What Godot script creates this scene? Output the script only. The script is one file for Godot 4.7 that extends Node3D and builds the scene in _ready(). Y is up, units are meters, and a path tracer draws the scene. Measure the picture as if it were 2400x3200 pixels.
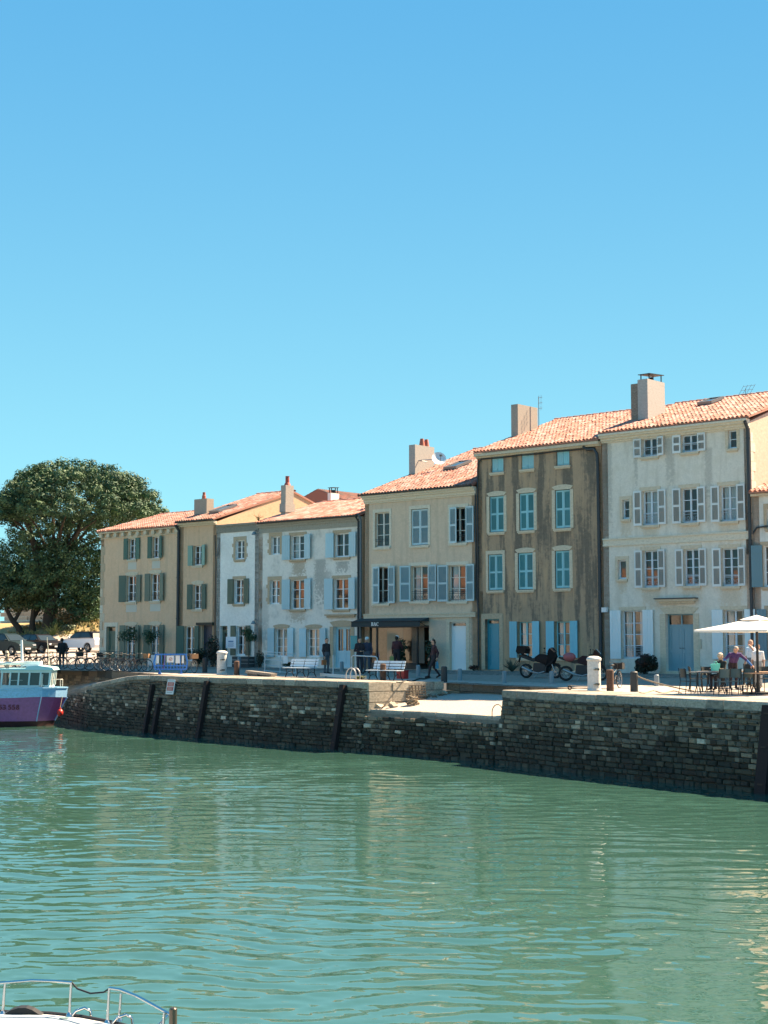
extends Node3D
# A harbour quay with a row of old houses, seen across the water.
const FOC := 4600.0
const EYE := Vector3(0, 1.68, 0)
const WATER := -2.7
var pitch := atan(410.0 / 4600.0)
var P0: Vector3          # foot of the facade line
var U: Vector3           # along the facades, to the right
var N: Vector3           # out of the facades
var turn := 0.0
var taken := {}
var mats := {}
var rng := RandomNumberGenerator.new()
var shared := {}

# ---------------------------------------------------------------- measuring
func ray(px: float, py: float) -> Vector3:
	var a := Vector3((px - 1200.0) / FOC, -(py - 1600.0) / FOC, -1.0)
	return a.rotated(Vector3.RIGHT, pitch)

func proj(p: Vector3) -> Vector2:
	var a := (p - EYE).rotated(Vector3.RIGHT, -pitch)
	return Vector2(1200.0 + FOC * a.x / -a.z, 1600.0 - FOC * a.y / -a.z)

func FP(px: float, py: float, back := 0.0) -> Vector2:
	var d := ray(px, py)
	var q := P0 - N * back
	var t := (q - EYE).dot(N) / d.dot(N)
	var p := EYE + d * t
	return Vector2((p - P0).dot(U), p.y - P0.y)

func edge_y(x: float) -> float:
	return lerpf(0.08, -0.07, smoothstep(-1.0, 5.0, x))

func out_of(x: float, z: float) -> float:
	return N.x * (x - P0.x) + N.z * (z - P0.z)

func gy(x: float, z: float) -> float:
	var t := out_of(x, z)
	if t >= 0.0:
		return lerpf(P0.y, edge_y(x), smoothstep(0.0, 10.0, t))
	var b := -t
	return P0.y + 0.048 * minf(b, 17.0) + 2.5 * smoothstep(17.5, 28.0, b)

func G(px: float, py: float) -> Vector3:
	var d := ray(px, py)
	var y := 0.0
	var p := Vector3.ZERO
	for i in 12:
		p = EYE + d * ((y - EYE.y) / d.y)
		y = lerpf(y, gy(p.x, p.z), 0.7)
	p.y = gy(p.x, p.z)
	return p

func at_depth(px: float, depth: float) -> Vector3:
	var d := ray(px, 2010.0)
	var p := EYE + d * (depth / -d.z)
	p.y = gy(p.x, p.z)
	return p

func on_level(px: float, py: float, y: float) -> Vector3:
	var d := ray(px, py)
	return EYE + d * ((y - EYE.y) / d.y)

# ---------------------------------------------------------------- materials
func lin(r: float, g: float, b: float) -> Color:
	return Color(r, g, b).linear_to_srgb()

func mat(key: String, c := Vector3(0.5, 0.5, 0.5), rough := 0.8, metal := 0.0) -> StandardMaterial3D:
	if mats.has(key):
		return mats[key]
	var m := StandardMaterial3D.new()
	m.resource_name = key
	m.albedo_color = lin(c.x, c.y, c.z)
	m.roughness = rough
	m.metallic = metal
	m.cull_mode = BaseMaterial3D.CULL_DISABLED
	mats[key] = m
	return m

func vmat(key: String, rough := 0.85) -> StandardMaterial3D:
	var m := mat(key, Vector3.ONE, rough)
	m.vertex_color_use_as_albedo = true
	return m

func noise(s: int, f: float, oct := 3) -> FastNoiseLite:
	var n := FastNoiseLite.new()
	n.seed = s
	n.frequency = f
	n.noise_type = FastNoiseLite.TYPE_SIMPLEX_SMOOTH
	n.fractal_octaves = oct
	return n

# a surface of matter that varies: colour texture made from two noises, laid triplanar in the world
func grain_tex(s: int, a: Vector3, b: Vector3, c: Vector3, size := 256, f := 0.03, spot := 0.45) -> ImageTexture:
	var im := Image.create(size, size, false, Image.FORMAT_RGB8)
	var n1 := noise(s, f, 4)
	var n2 := noise(s + 7, f * 4.0, 2)
	var n3 := noise(s + 13, f * 0.5, 3)
	for y in size:
		for x in size:
			# wrap so that the repeat has no seam
			var wx := smoothstep(0.75, 1.0, x / float(size))
			var wy := smoothstep(0.75, 1.0, y / float(size))
			var v1 := lerpf(lerpf(n1.get_noise_2d(x, y), n1.get_noise_2d(x - size, y), wx), n1.get_noise_2d(x, y - size), wy)
			var v2 := n2.get_noise_2d(x, y)
			var v3 := lerpf(lerpf(n3.get_noise_2d(x, y), n3.get_noise_2d(x - size, y), wx), n3.get_noise_2d(x, y - size), wy)
			var k := clampf(0.5 + v1 * 1.1 + v2 * 0.35, 0.0, 1.0)
			var q := a.lerp(b, k).lerp(c, clampf((v3 - 1.0 + spot * 2.0) * 2.0, 0.0, 1.0) * 0.6)
			im.set_pixel(x, y, lin(q.x, q.y, q.z))
	im.generate_mipmaps()
	return ImageTexture.create_from_image(im)

func grain_mat(key: String, s: int, a: Vector3, b: Vector3, c: Vector3, metres := 3.0, rough := 0.9, f := 0.03, spot := 0.45) -> StandardMaterial3D:
	if mats.has(key):
		return mats[key]
	var m := mat(key, Vector3.ONE, rough)
	m.albedo_texture = grain_tex(s, a, b, c, 256, f, spot)
	m.uv1_triplanar = true
	m.uv1_world_triplanar = true
	m.uv1_scale = Vector3.ONE / metres
	return m

# one of three neutral mottlings of stone, dyed
func tint_mat(key: String, c: Vector3, k: int, metres := 1.0, rough := 0.92) -> StandardMaterial3D:
	if mats.has(key):
		return mats[key]
	var tk := "neutral%d" % k
	if not shared.has(tk):
		shared[tk] = grain_tex(60 + k, Vector3(0.42, 0.42, 0.41), Vector3(0.86, 0.86, 0.85), Vector3(1.0, 0.98, 0.93), 256, 0.035 + 0.01 * k, 0.40) if k < 3 else grain_tex(70, Vector3(0.63, 0.63, 0.62), Vector3(0.80, 0.80, 0.79), Vector3(0.56, 0.55, 0.52), 256, 0.05, 0.42)
	c *= 1.45
	var m := mat(key, c, rough)
	m.albedo_texture = shared[tk]
	m.uv1_triplanar = true
	m.uv1_world_triplanar = true
	m.uv1_scale = Vector3.ONE / metres
	return m

# ---------------------------------------------------------------- shapes
func S() -> SurfaceTool:
	var st := SurfaceTool.new()
	st.begin(Mesh.PRIMITIVE_TRIANGLES)
	return st

func tri(st: SurfaceTool, a: Vector3, b: Vector3, c: Vector3) -> void:
	var n := (b - a).cross(c - a).normalized()
	for p in [a, c, b]:
		st.set_normal(n)
		st.add_vertex(p)

func quad(st: SurfaceTool, a: Vector3, b: Vector3, c: Vector3, d: Vector3) -> void:
	var n := (c - a).cross(d - b).normalized()
	for p in [a, c, b, a, d, c]:
		st.set_normal(n)
		st.add_vertex(p)

func quad_uv(st: SurfaceTool, p: Array, uv: Array) -> void:
	var n: Vector3 = (p[2] - p[0]).cross(p[3] - p[1]).normalized()
	for i in [0, 2, 1, 0, 3, 2]:
		st.set_normal(n)
		st.set_uv(uv[i])
		st.add_vertex(p[i])

func tbox(st: SurfaceTool, t: Transform3D, s: Vector3) -> void:
	var h := s * 0.5
	var v := []
	for i in 8:
		v.append(t * Vector3(h.x if i & 1 else -h.x, h.y if i & 2 else -h.y, h.z if i & 4 else -h.z))
	quad(st, v[4], v[5], v[7], v[6])
	quad(st, v[1], v[0], v[2], v[3])
	quad(st, v[5], v[1], v[3], v[7])
	quad(st, v[0], v[4], v[6], v[2])
	quad(st, v[6], v[7], v[3], v[2])
	quad(st, v[0], v[1], v[5], v[4])

func bx(st: SurfaceTool, c: Vector3, s: Vector3) -> void:
	tbox(st, Transform3D(Basis.IDENTITY, c), s)

# a box between two corners
func bb(st: SurfaceTool, a: Vector3, b: Vector3) -> void:
	bx(st, (a + b) * 0.5, (b - a).abs())

# a bar of rectangular section from a to b
func bar(st: SurfaceTool, a: Vector3, b: Vector3, w: float, h: float) -> void:
	var z := (b - a)
	var l := z.length()
	if l < 1e-5:
		return
	z /= l
	var up := Vector3.UP if absf(z.y) < 0.95 else Vector3.RIGHT
	var x := up.cross(z).normalized()
	tbox(st, Transform3D(Basis(x, z.cross(x), z), (a + b) * 0.5), Vector3(w, h, l))

func side_axes(d: Vector3) -> Array:
	var up := Vector3.UP if absf(d.y) < 0.9 else Vector3.RIGHT
	var x := up.cross(d).normalized()
	return [x, d.cross(x).normalized()]

func tube(st: SurfaceTool, a: Vector3, b: Vector3, ra: float, rb := -1.0, n := 8, caps := true) -> void:
	if rb < 0.0:
		rb = ra
	var d := (b - a).normalized()
	var ax := side_axes(d)
	for i in n:
		var t0 := TAU * i / n
		var t1 := TAU * (i + 1) / n
		var n0: Vector3 = ax[0] * cos(t0) + ax[1] * sin(t0)
		var n1: Vector3 = ax[0] * cos(t1) + ax[1] * sin(t1)
		var p := [a + n0 * ra, a + n1 * ra, b + n1 * rb, b + n0 * rb]
		var nn := [n0, n1, n1, n0]
		for k in [0, 2, 1, 0, 3, 2]:
			st.set_normal(nn[k])
			st.add_vertex(p[k])
		if caps:
			tri(st, a, p[1], p[0])
			tri(st, b, p[3], p[2])

func sweep(st: SurfaceTool, pts: Array, r: float, n := 6, r_end := -1.0) -> void:
	if r_end < 0.0:
		r_end = r
	var rings := []
	var last_x := Vector3.ZERO
	for i in pts.size():
		var d: Vector3 = (pts[mini(i + 1, pts.size() - 1)] - pts[maxi(i - 1, 0)]).normalized()
		var x: Vector3
		if i == 0:
			x = side_axes(d)[0]
		else:
			x = (last_x - d * last_x.dot(d)).normalized()
		last_x = x
		var y := d.cross(x)
		var rr := lerpf(r, r_end, i / float(maxi(1, pts.size() - 1)))
		var ring := []
		for k in n:
			var t := TAU * k / n
			ring.append([pts[i] + (x * cos(t) + y * sin(t)) * rr, x * cos(t) + y * sin(t)])
		rings.append(ring)
	for i in rings.size() - 1:
		for k in n:
			var q := [rings[i][k], rings[i][(k + 1) % n], rings[i + 1][(k + 1) % n], rings[i + 1][k]]
			for j in [0, 2, 1, 0, 3, 2]:
				st.set_normal(q[j][1])
				st.add_vertex(q[j][0])
	for e in [0, rings.size() - 1]:
		for k in n:
			tri(st, pts[e], rings[e][k][0], rings[e][(k + 1) % n][0])

# profile of (radius, height) turned about y
func lathe(st: SurfaceTool, prof: Array, n := 16, t := Transform3D.IDENTITY) -> void:
	for i in prof.size() - 1:
		var a: Vector2 = prof[i]
		var b: Vector2 = prof[i + 1]
		var e := b - a
		var nr := Vector2(e.y, -e.x).normalized()
		for k in n:
			var t0 := TAU * k / n
			var t1 := TAU * (k + 1) / n
			var c0 := Vector3(cos(t0), 0, -sin(t0))
			var c1 := Vector3(cos(t1), 0, -sin(t1))
			var p := [c0 * a.x + Vector3.UP * a.y, c1 * a.x + Vector3.UP * a.y, c1 * b.x + Vector3.UP * b.y, c0 * b.x + Vector3.UP * b.y]
			var m := [c0 * nr.x + Vector3.UP * nr.y, c1 * nr.x + Vector3.UP * nr.y, c1 * nr.x + Vector3.UP * nr.y, c0 * nr.x + Vector3.UP * nr.y]
			for j in [0, 2, 1, 0, 3, 2]:
				st.set_normal((t.basis * m[j]).normalized())
				st.add_vertex(t * p[j])

func ell(st: SurfaceTool, c: Vector3, r: Vector3, n := 10) -> void:
	var m := n / 2
	for i in m:
		for k in n:
			var q := []
			for w in [[i, k], [i, k + 1], [i + 1, k + 1], [i + 1, k]]:
				var la: float = -PI / 2 + PI * w[0] / m
				var lo: float = TAU * w[1] / n
				q.append(Vector3(cos(la) * cos(lo), sin(la), -cos(la) * sin(lo)))
			for j in [0, 2, 1, 0, 3, 2]:
				st.set_normal((q[j] / r).normalized())
				st.add_vertex(c + q[j] * r)

# polygon in xy pulled from z0 to z1
func prism(st: SurfaceTool, poly: PackedVector2Array, z0: float, z1: float, t := Transform3D.IDENTITY) -> void:
	if Geometry2D.is_polygon_clockwise(poly):
		poly = poly.duplicate()
		poly.reverse()
	var ix := Geometry2D.triangulate_polygon(poly)
	for i in range(0, ix.size(), 3):
		var a := poly[ix[i]]
		var b := poly[ix[i + 1]]
		var c := poly[ix[i + 2]]
		if (b - a).cross(c - a) < 0.0:
			var s := b
			b = c
			c = s
		tri(st, t * Vector3(a.x, a.y, z1), t * Vector3(b.x, b.y, z1), t * Vector3(c.x, c.y, z1))
		tri(st, t * Vector3(a.x, a.y, z0), t * Vector3(c.x, c.y, z0), t * Vector3(b.x, b.y, z0))
	for i in poly.size():
		var a := poly[i]
		var b := poly[(i + 1) % poly.size()]
		quad(st, t * Vector3(a.x, a.y, z0), t * Vector3(b.x, b.y, z0), t * Vector3(b.x, b.y, z1), t * Vector3(a.x, a.y, z1))

func ring(st: SurfaceTool, c: Vector3, axis: Vector3, r: float, w: float, n := 20, m := 6) -> void:
	var ax := side_axes(axis.normalized())
	for i in n:
		for k in m:
			var q := []
			for e in [[i, k], [i + 1, k], [i + 1, k + 1], [i, k + 1]]:
				var t: float = TAU * e[0] / n
				var f: float = TAU * e[1] / m
				var o: Vector3 = ax[0] * cos(t) + ax[1] * sin(t)
				var nn := o * cos(f) + axis.normalized() * sin(f)
				q.append([c + o * r + nn * w, nn])
			for j in [0, 2, 1, 0, 3, 2]:
				st.set_normal(q[j][1])
				st.add_vertex(q[j][0])

# ---------------------------------------------------------------- nodes
func numbered(called: String) -> String:
	var k: int = taken.get(called, 0)
	taken[called] = k + 1
	return called if k == 0 else "%s_%03d" % [called, k]

func mk(st: SurfaceTool, called: String, m: Material, parent: Node = self) -> MeshInstance3D:
	var o := MeshInstance3D.new()
	o.mesh = st.commit()
	return put(o, called, m, parent)

func put(o: MeshInstance3D, called: String, m: Material, parent: Node = self) -> MeshInstance3D:
	o.name = numbered(called) if parent == self else called
	o.material_override = m
	parent.add_child(o, true)
	return o

func inst(mesh: Mesh, called: String, m: Material, parent: Node, t: Transform3D) -> MeshInstance3D:
	var o := MeshInstance3D.new()
	o.mesh = mesh
	o.transform = t
	return put(o, called, m, parent)

func tag(o: Node, label: String, category: String, group := "") -> Node:
	o.set_meta("label", label)
	o.set_meta("category", category)
	if group != "":
		o.set_meta("group", group)
	return o

func thing(called: String, label: String, category: String, at := Vector3.ZERO, yaw := 0.0, group := "") -> Node3D:
	var o := Node3D.new()
	o.name = numbered(called)
	add_child(o)
	o.position = at
	o.rotation.y = yaw
	tag(o, label, category, group)
	return o

func structure(o: Node) -> Node:
	o.set_meta("kind", "structure")
	return o

func stuff(o: Node) -> Node:
	o.set_meta("kind", "stuff")
	return o

func many(parent: Node, called: String, mesh: Mesh, m: Material, ts: Array, cols: Array) -> MultiMeshInstance3D:
	var mm := MultiMesh.new()
	mm.transform_format = MultiMesh.TRANSFORM_3D
	mm.use_colors = true
	mm.mesh = mesh
	mm.instance_count = ts.size()
	for i in ts.size():
		mm.set_instance_transform(i, ts[i])
		mm.set_instance_color(i, cols[i])
	var o := MultiMeshInstance3D.new()
	o.multimesh = mm
	o.material_override = m
	o.name = numbered(called) if parent == self else called
	parent.add_child(o, true)
	stuff(o)
	return o

func jit(a: float) -> float:
	return rng.randf_range(-a, a)

func vcol(c: Vector3) -> Color:
	return Color(c.x, c.y, c.z)

func _ready() -> void:
	rng.seed = 20240611
	# --- camera
	var cam := Camera3D.new()
	cam.name = "camera"
	cam.position = EYE
	cam.rotation.x = pitch
	cam.fov = rad_to_deg(2.0 * atan(1600.0 / FOC))
	cam.near = 0.1
	cam.far = 2500.0
	add_child(cam)
	# --- sky, sun, exposure
	var env := Environment.new()
	var sky := Sky.new()
	var sm := ProceduralSkyMaterial.new()
	sm.sky_top_color = Color(0.150, 0.343, 0.478)
	sm.sky_horizon_color = Color(0.385, 0.552, 0.566)
	sm.sky_curve = 0.155
	sm.ground_bottom_color = Color(0.24, 0.22, 0.19)
	sm.ground_horizon_color = Color(0.38, 0.36, 0.33)
	sm.sun_angle_max = 1.0
	sky.sky_material = sm
	env.background_mode = Environment.BG_SKY
	env.sky = sky
	env.tonemap_mode = Environment.TONE_MAPPER_LINEAR
	env.tonemap_exposure = 4.1
	env.sdfgi_enabled = true
	env.ssao_enabled = true
	env.ssil_enabled = true
	var we := WorldEnvironment.new()
	we.name = "world_environment"
	we.environment = env
	add_child(we)
	var vp := ray(-4000.0, 2010.0)
	U = Vector3(-vp.x, 0, -vp.z).normalized()
	N = U.cross(Vector3.UP)
	turn = -atan2(U.z, U.x)
	var r0 := ray(1540.0, 2097.0)
	P0 = EYE + r0 * (72.0 / -r0.z)
	var sun := DirectionalLight3D.new()
	sun.name = "sun"
	var al := deg_to_rad(22.0)
	var elev := deg_to_rad(49.0)
	var fall := (N * cos(al) - U * sin(al)) * cos(elev) + Vector3.DOWN * sin(elev)
	sun.basis = Basis.looking_at(fall, Vector3.UP)
	sun.light_energy = 1.6
	sun.light_color = Color(1.0, 0.90, 0.76)
	sun.light_angular_distance = 0.53
	sun.shadow_enabled = true
	add_child(sun)
	# --- the place
	build_ground()
	build_water()
	build_quay()
	build_houses()
	build_left_side()
	build_quay_things()
	build_boats()
	build_terrace()

# ---------------------------------------------------------------- ground
func band(called: String, s0: float, s1: float, b0: float, b1: float, ns: int, nb: int, m: Material, lift: float) -> MeshInstance3D:
	var st := S()
	for i in ns:
		for j in nb:
			var q := []
			for e in [[i, j], [i + 1, j], [i + 1, j + 1], [i, j + 1]]:
				var s: float = lerpf(s0, s1, e[0] / float(ns))
				var b: float = b0 + (b1 - b0) * pow(e[1] / float(nb), 1.6 if b1 > 100.0 else 1.0)
				var p := P0 + U * s - N * b
				p.y = gy(p.x, p.z) + lift
				q.append(p)
			quad(st, q[0], q[1], q[2], q[3])
	var o := mk(st, called, m)
	structure(o)
	return o

func build_ground() -> void:
	var pale := grain_mat("car_park_gravel", 11, Vector3(0.30, 0.25, 0.215), Vector3(0.43, 0.37, 0.32), Vector3(0.25, 0.215, 0.185), 7.0)
	band("ground", -260, 200, 0.5, 1200, 46, 60, pale, 0.0)
	var hay := grain_mat("dry_grass", 12, Vector3(0.30, 0.205, 0.085), Vector3(0.42, 0.30, 0.14), Vector3(0.19, 0.19, 0.07), 6.0, 0.95, 0.05, 0.5)
	band("grass_bank", -110, -24, 17.6, 31.0, 60, 16, hay, 0.02)

func build_water() -> void:
	var x0 := -30.0
	var x1 := 26.0
	var nx := 520
	var ds := [13.0]
	while ds[-1] < 104.0:
		ds.append(ds[-1] + 0.04 + 0.0019 * ds[-1])
	var nd := ds.size()
	var v := PackedVector3Array()
	var nn := PackedVector3Array()
	var ix := PackedInt32Array()
	var fa := noise(31, 1.0, 2)
	var fb := noise(32, 0.16, 2)
	var fc := noise(33, 0.05, 2)
	var hs := PackedFloat32Array()
	hs.resize(nx * nd)
	var dx := (x1 - x0) / (nx - 1)
	for j in nd:
		var d: float = ds[j]
		for i in nx:
			var x := x0 + dx * i
			var wob := fb.get_noise_2d(x, d)
			var gust := clampf(0.85 + 1.3 * fc.get_noise_2d(x + 50.0, d * 1.6), 0.45, 1.4)
			var h := 0.012 * fa.get_noise_2d(x * 0.5 + 0.15 * d, d * 1.2 + wob * 1.4)
			h += 0.0078 * fa.get_noise_2d(x * 1.7 - 40.0, d * 4.6 + 9.0)
			h += 0.0027 * sin(d * 13.0 + x * 2.2 + wob * 11.0) + 0.0020 * sin(d * 17.5 - x * 4.2 + wob * 14.0 + 2.0)
			h += 0.0036 * sin(d * 7.8 - x * 1.8 + wob * 8.0 + 1.0)
			h += 0.0085 * sin(d * 6.1 + x * 0.5 + wob * 4.5) * clampf(0.5 + 1.6 * fb.get_noise_2d(x * 0.35 + 90.0, d * 0.35), 0.0, 1.0)
			hs[j * nx + i] = h * gust
	for j in nd:
		var j0 := maxi(j - 1, 0)
		var j1 := mini(j + 1, nd - 1)
		for i in nx:
			var i0 := maxi(i - 1, 0)
			var i1 := mini(i + 1, nx - 1)
			var gx := (hs[j * nx + i1] - hs[j * nx + i0]) / (dx * (i1 - i0))
			var gd: float = (hs[j1 * nx + i] - hs[j0 * nx + i]) / (ds[j1] - ds[j0])
			v.append(Vector3(x0 + dx * i, WATER + hs[j * nx + i], -ds[j]))
			nn.append(Vector3(-gx, 1.0, gd).normalized())
	for j in nd - 1:
		for i in nx - 1:
			var a := j * nx + i
			ix.append_array([a, a + nx, a + 1, a + 1, a + nx, a + nx + 1])
	var arr := []
	arr.resize(Mesh.ARRAY_MAX)
	arr[Mesh.ARRAY_VERTEX] = v
	arr[Mesh.ARRAY_NORMAL] = nn
	arr[Mesh.ARRAY_INDEX] = ix
	var am := ArrayMesh.new()
	am.add_surface_from_arrays(Mesh.PRIMITIVE_TRIANGLES, arr)
	var m := mat("harbour_water", Vector3(0.033, 0.086, 0.068), 0.03)
	m.metallic_specular = 0.70
	var o := MeshInstance3D.new()
	o.mesh = am
	put(o, "water", m)
	structure(o)
	# the rest of the basin, out of the picture
	var st := S()
	for r in [[-60, -30, -104, 40], [26, 70, -104, 40], [-30, 26, -13, 40]]:
		quad(st, Vector3(r[0], WATER, r[3]), Vector3(r[1], WATER, r[3]), Vector3(r[1], WATER, r[2]), Vector3(r[0], WATER, r[2]))
	structure(mk(st, "water", m))

# ---------------------------------------------------------------- the quay
var BP := []        # foot of the wall at the water, as (x, distance), from where it is seen
const INW := Vector3(0.788, 0, -0.615)
const BATTER := 0.45

func B(u: float) -> Vector3:
	var left := u
	for i in BP.size() - 1:
		var l: float = BP[i].distance_to(BP[i + 1])
		if left <= l or i == BP.size() - 2:
			var q: Vector2 = BP[i].lerp(BP[i + 1], minf(left / l, 1.0))
			return Vector3(q.x, WATER, -q.y)
		left -= l
	return Vector3.ZERO

func u_at(px: float) -> float:
	var a := 0.0
	var b := 84.0
	for i in 30:
		var m := (a + b) * 0.5
		if proj(B(m)).x < px:
			a = m
		else:
			b = m
	return a

func wall_pt(u: float, y: float, out := 0.0) -> Vector3:
	var p := B(u) + INW * (BATTER * (y - WATER) / 2.7 - out)
	p.y = y
	return p

func block_mesh(k: int) -> ArrayMesh:
	var key := "block%d" % k
	if shared.has(key):
		return shared[key]
	var st := S()
	var f := []
	var b := []
	for c in [Vector2(-0.5, -0.5), Vector2(0.5, -0.5), Vector2(0.5, 0.5), Vector2(-0.5, 0.5)]:
		var j := Vector2(jit(0.06), jit(0.08))
		b.append(Vector3(c.x + j.x, c.y + j.y, 0.25))
		f.append(Vector3(c.x * (0.86 + jit(0.05)) + j.x, c.y * (0.80 + jit(0.08)) + j.y, 0.5 + jit(0.12)))
	quad(st, f[0], f[1], f[2], f[3])
	for i in 4:
		var n := (i + 1) % 4
		quad(st, b[i], b[n], f[n], f[i])
		quad(st, Vector3(b[i].x, b[i].y, -0.5), Vector3(b[n].x, b[n].y, -0.5), b[n], b[i])
	shared[key] = st.commit()
	return shared[key]

func coping_mat() -> StandardMaterial3D:
	var k := rng.randi() % 4
	return tint_mat("coping_%d" % k, [Vector3(0.35, 0.295, 0.24), Vector3(0.30, 0.255, 0.21), Vector3(0.40, 0.34, 0.28), Vector3(0.26, 0.225, 0.185)][k], k % 3, 1.3)

func ashlar_mat() -> StandardMaterial3D:
	var k := rng.randi() % 3
	return tint_mat("ashlar_%d" % k, [Vector3(0.37, 0.315, 0.245), Vector3(0.31, 0.27, 0.215), Vector3(0.42, 0.36, 0.28)][k], k, 1.2)

func stone_mat(kind: String, k: int) -> StandardMaterial3D:
	var key := "stone_%s_%d" % [kind, k]
	if mats.has(key):
		return mats[key]
	var pal := {
		"mid": [Vector3(0.176, 0.134, 0.091), Vector3(0.128, 0.099, 0.072), Vector3(0.229, 0.170, 0.118), Vector3(0.159, 0.126, 0.098), Vector3(0.273, 0.199, 0.133), Vector3(0.106, 0.087, 0.068)],
		"dark": [Vector3(0.052, 0.044, 0.034), Vector3(0.082, 0.068, 0.050), Vector3(0.064, 0.046, 0.036), Vector3(0.105, 0.083, 0.062), Vector3(0.046, 0.040, 0.033), Vector3(0.150, 0.116, 0.086)],
		"weed": [Vector3(0.061, 0.048, 0.030), Vector3(0.041, 0.034, 0.022), Vector3(0.089, 0.066, 0.041), Vector3(0.047, 0.032, 0.022), Vector3(0.069, 0.058, 0.038), Vector3(0.033, 0.028, 0.020)],
		"pale": [Vector3(0.42, 0.34, 0.26), Vector3(0.50, 0.41, 0.31), Vector3(0.36, 0.30, 0.235), Vector3(0.52, 0.43, 0.33), Vector3(0.45, 0.37, 0.29), Vector3(0.39, 0.32, 0.25)],
	}
	var c: Vector3 = pal[kind][k]
	return tint_mat(key, c, k % 3, 0.9)

# rows of rubble stones on a wall face; the largest in view as parts, the rest as one part
func lay_stones(node: Node3D, u0: float, u1: float, top: Callable, limit := 300, y_low := -2.75, course := 0.155) -> void:
	var all := []
	var y := y_low
	while y < 0.1:
		var hgt := course * rng.randf_range(0.72, 1.25)
		var u := u0 + rng.randf() * 0.1
		while u < u1 - 0.1:
			var w := rng.randf_range(0.15, 0.46) * (1.0 if rng.randf() < 0.88 else 1.6)
			w = minf(w, u1 - u)
			var lim: float = minf(top.call(u), top.call(u + w)) - 0.25
			if y + hgt * 0.6 < lim and w > 0.12 and rng.randf() > 0.012:
				all.append([u, y, w, minf(hgt, lim - y)])
			u += w
		y += hgt
	var seen := []
	for s in all:
		var c := wall_pt(s[0] + s[2] * 0.5, s[1] + s[3] * 0.5)
		var scr := proj(c)
		var big: float = s[2] * s[3] / pow(c.z, 2.0)
		if scr.x < -10.0 or scr.x > 2410.0 or s[1] + s[3] < WATER:
			big *= 0.001
		seen.append([big, s])
	seen.sort_custom(func(a, b): return a[0] > b[0])
	var ts := []
	var cs := []
	for i in seen.size():
		var s: Array = seen[i][1]
		var um: float = s[0] + s[2] * 0.5
		var ym: float = s[1] + s[3] * 0.5
		var a := wall_pt(um - 0.2, ym)
		var b := wall_pt(um + 0.2, ym)
		var x := (b - a).normalized()
		var yy := (wall_pt(um, ym + 0.2) - wall_pt(um, ym - 0.2)).normalized()
		var z := x.cross(yy).normalized()
		var bas := Basis(x, yy, z) * Basis(Vector3(0, 0, 1), jit(0.07))
		var gap := rng.randf_range(0.012, 0.032) if ym < -0.9 else rng.randf_range(0.025, 0.065)
		var t := Transform3D(bas.scaled_local(Vector3(s[2] - gap, s[3] * rng.randf_range(0.9, 1.06) - gap, 0.15 + jit(0.04))), wall_pt(um, ym, 0.0) + z * rng.randf_range(-0.03, 0.02))
		var kind := "mid"
		var wave := 0.22 * sin(um * 0.9) + jit(0.62)
		if ym < -1.55 + wave:
			kind = "weed"
		elif ym > -0.75 + wave * 0.8:
			kind = "dark" if rng.randf() < 0.62 else "mid"
		elif rng.randf() < 0.07:
			kind = "pale"
		var k := rng.randi() % 6
		if i < limit:
			inst(block_mesh(rng.randi() % 6), "stone", stone_mat(kind, k), node, node.transform.affine_inverse() * t)
		else:
			ts.append(node.transform.affine_inverse() * t)
			stone_mat(kind, k)
			var pal := {"mid": Vector3(0.166, 0.128, 0.089), "dark": Vector3(0.075, 0.066, 0.054), "weed": Vector3(0.056, 0.044, 0.030), "pale": Vector3(0.44, 0.36, 0.28)}
			cs.append(vcol(pal[kind] * rng.randf_range(0.65, 1.4)))
	if ts.size() > 0:
		many(node, "stones_beyond", block_mesh(2), vmat("stone_tint", 0.92), ts, cs)

# a strip of masonry core behind the stones
func core(node: Node3D, called: String, u0: float, u1: float, lo: Callable, hi: Callable, m: Material, out := -0.03) -> void:
	var st := S()
	var n := maxi(2, int((u1 - u0) / 0.4))
	var inv := node.transform.affine_inverse()
	for i in n:
		var a := lerpf(u0, u1, i / float(n))
		var b := lerpf(u0, u1, (i + 1) / float(n))
		quad(st, inv * wall_pt(a, lo.call(a), out), inv * wall_pt(b, lo.call(b), out), inv * wall_pt(b, hi.call(b), out), inv * wall_pt(a, hi.call(a), out))
	mk(st, called, m, node)

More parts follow.
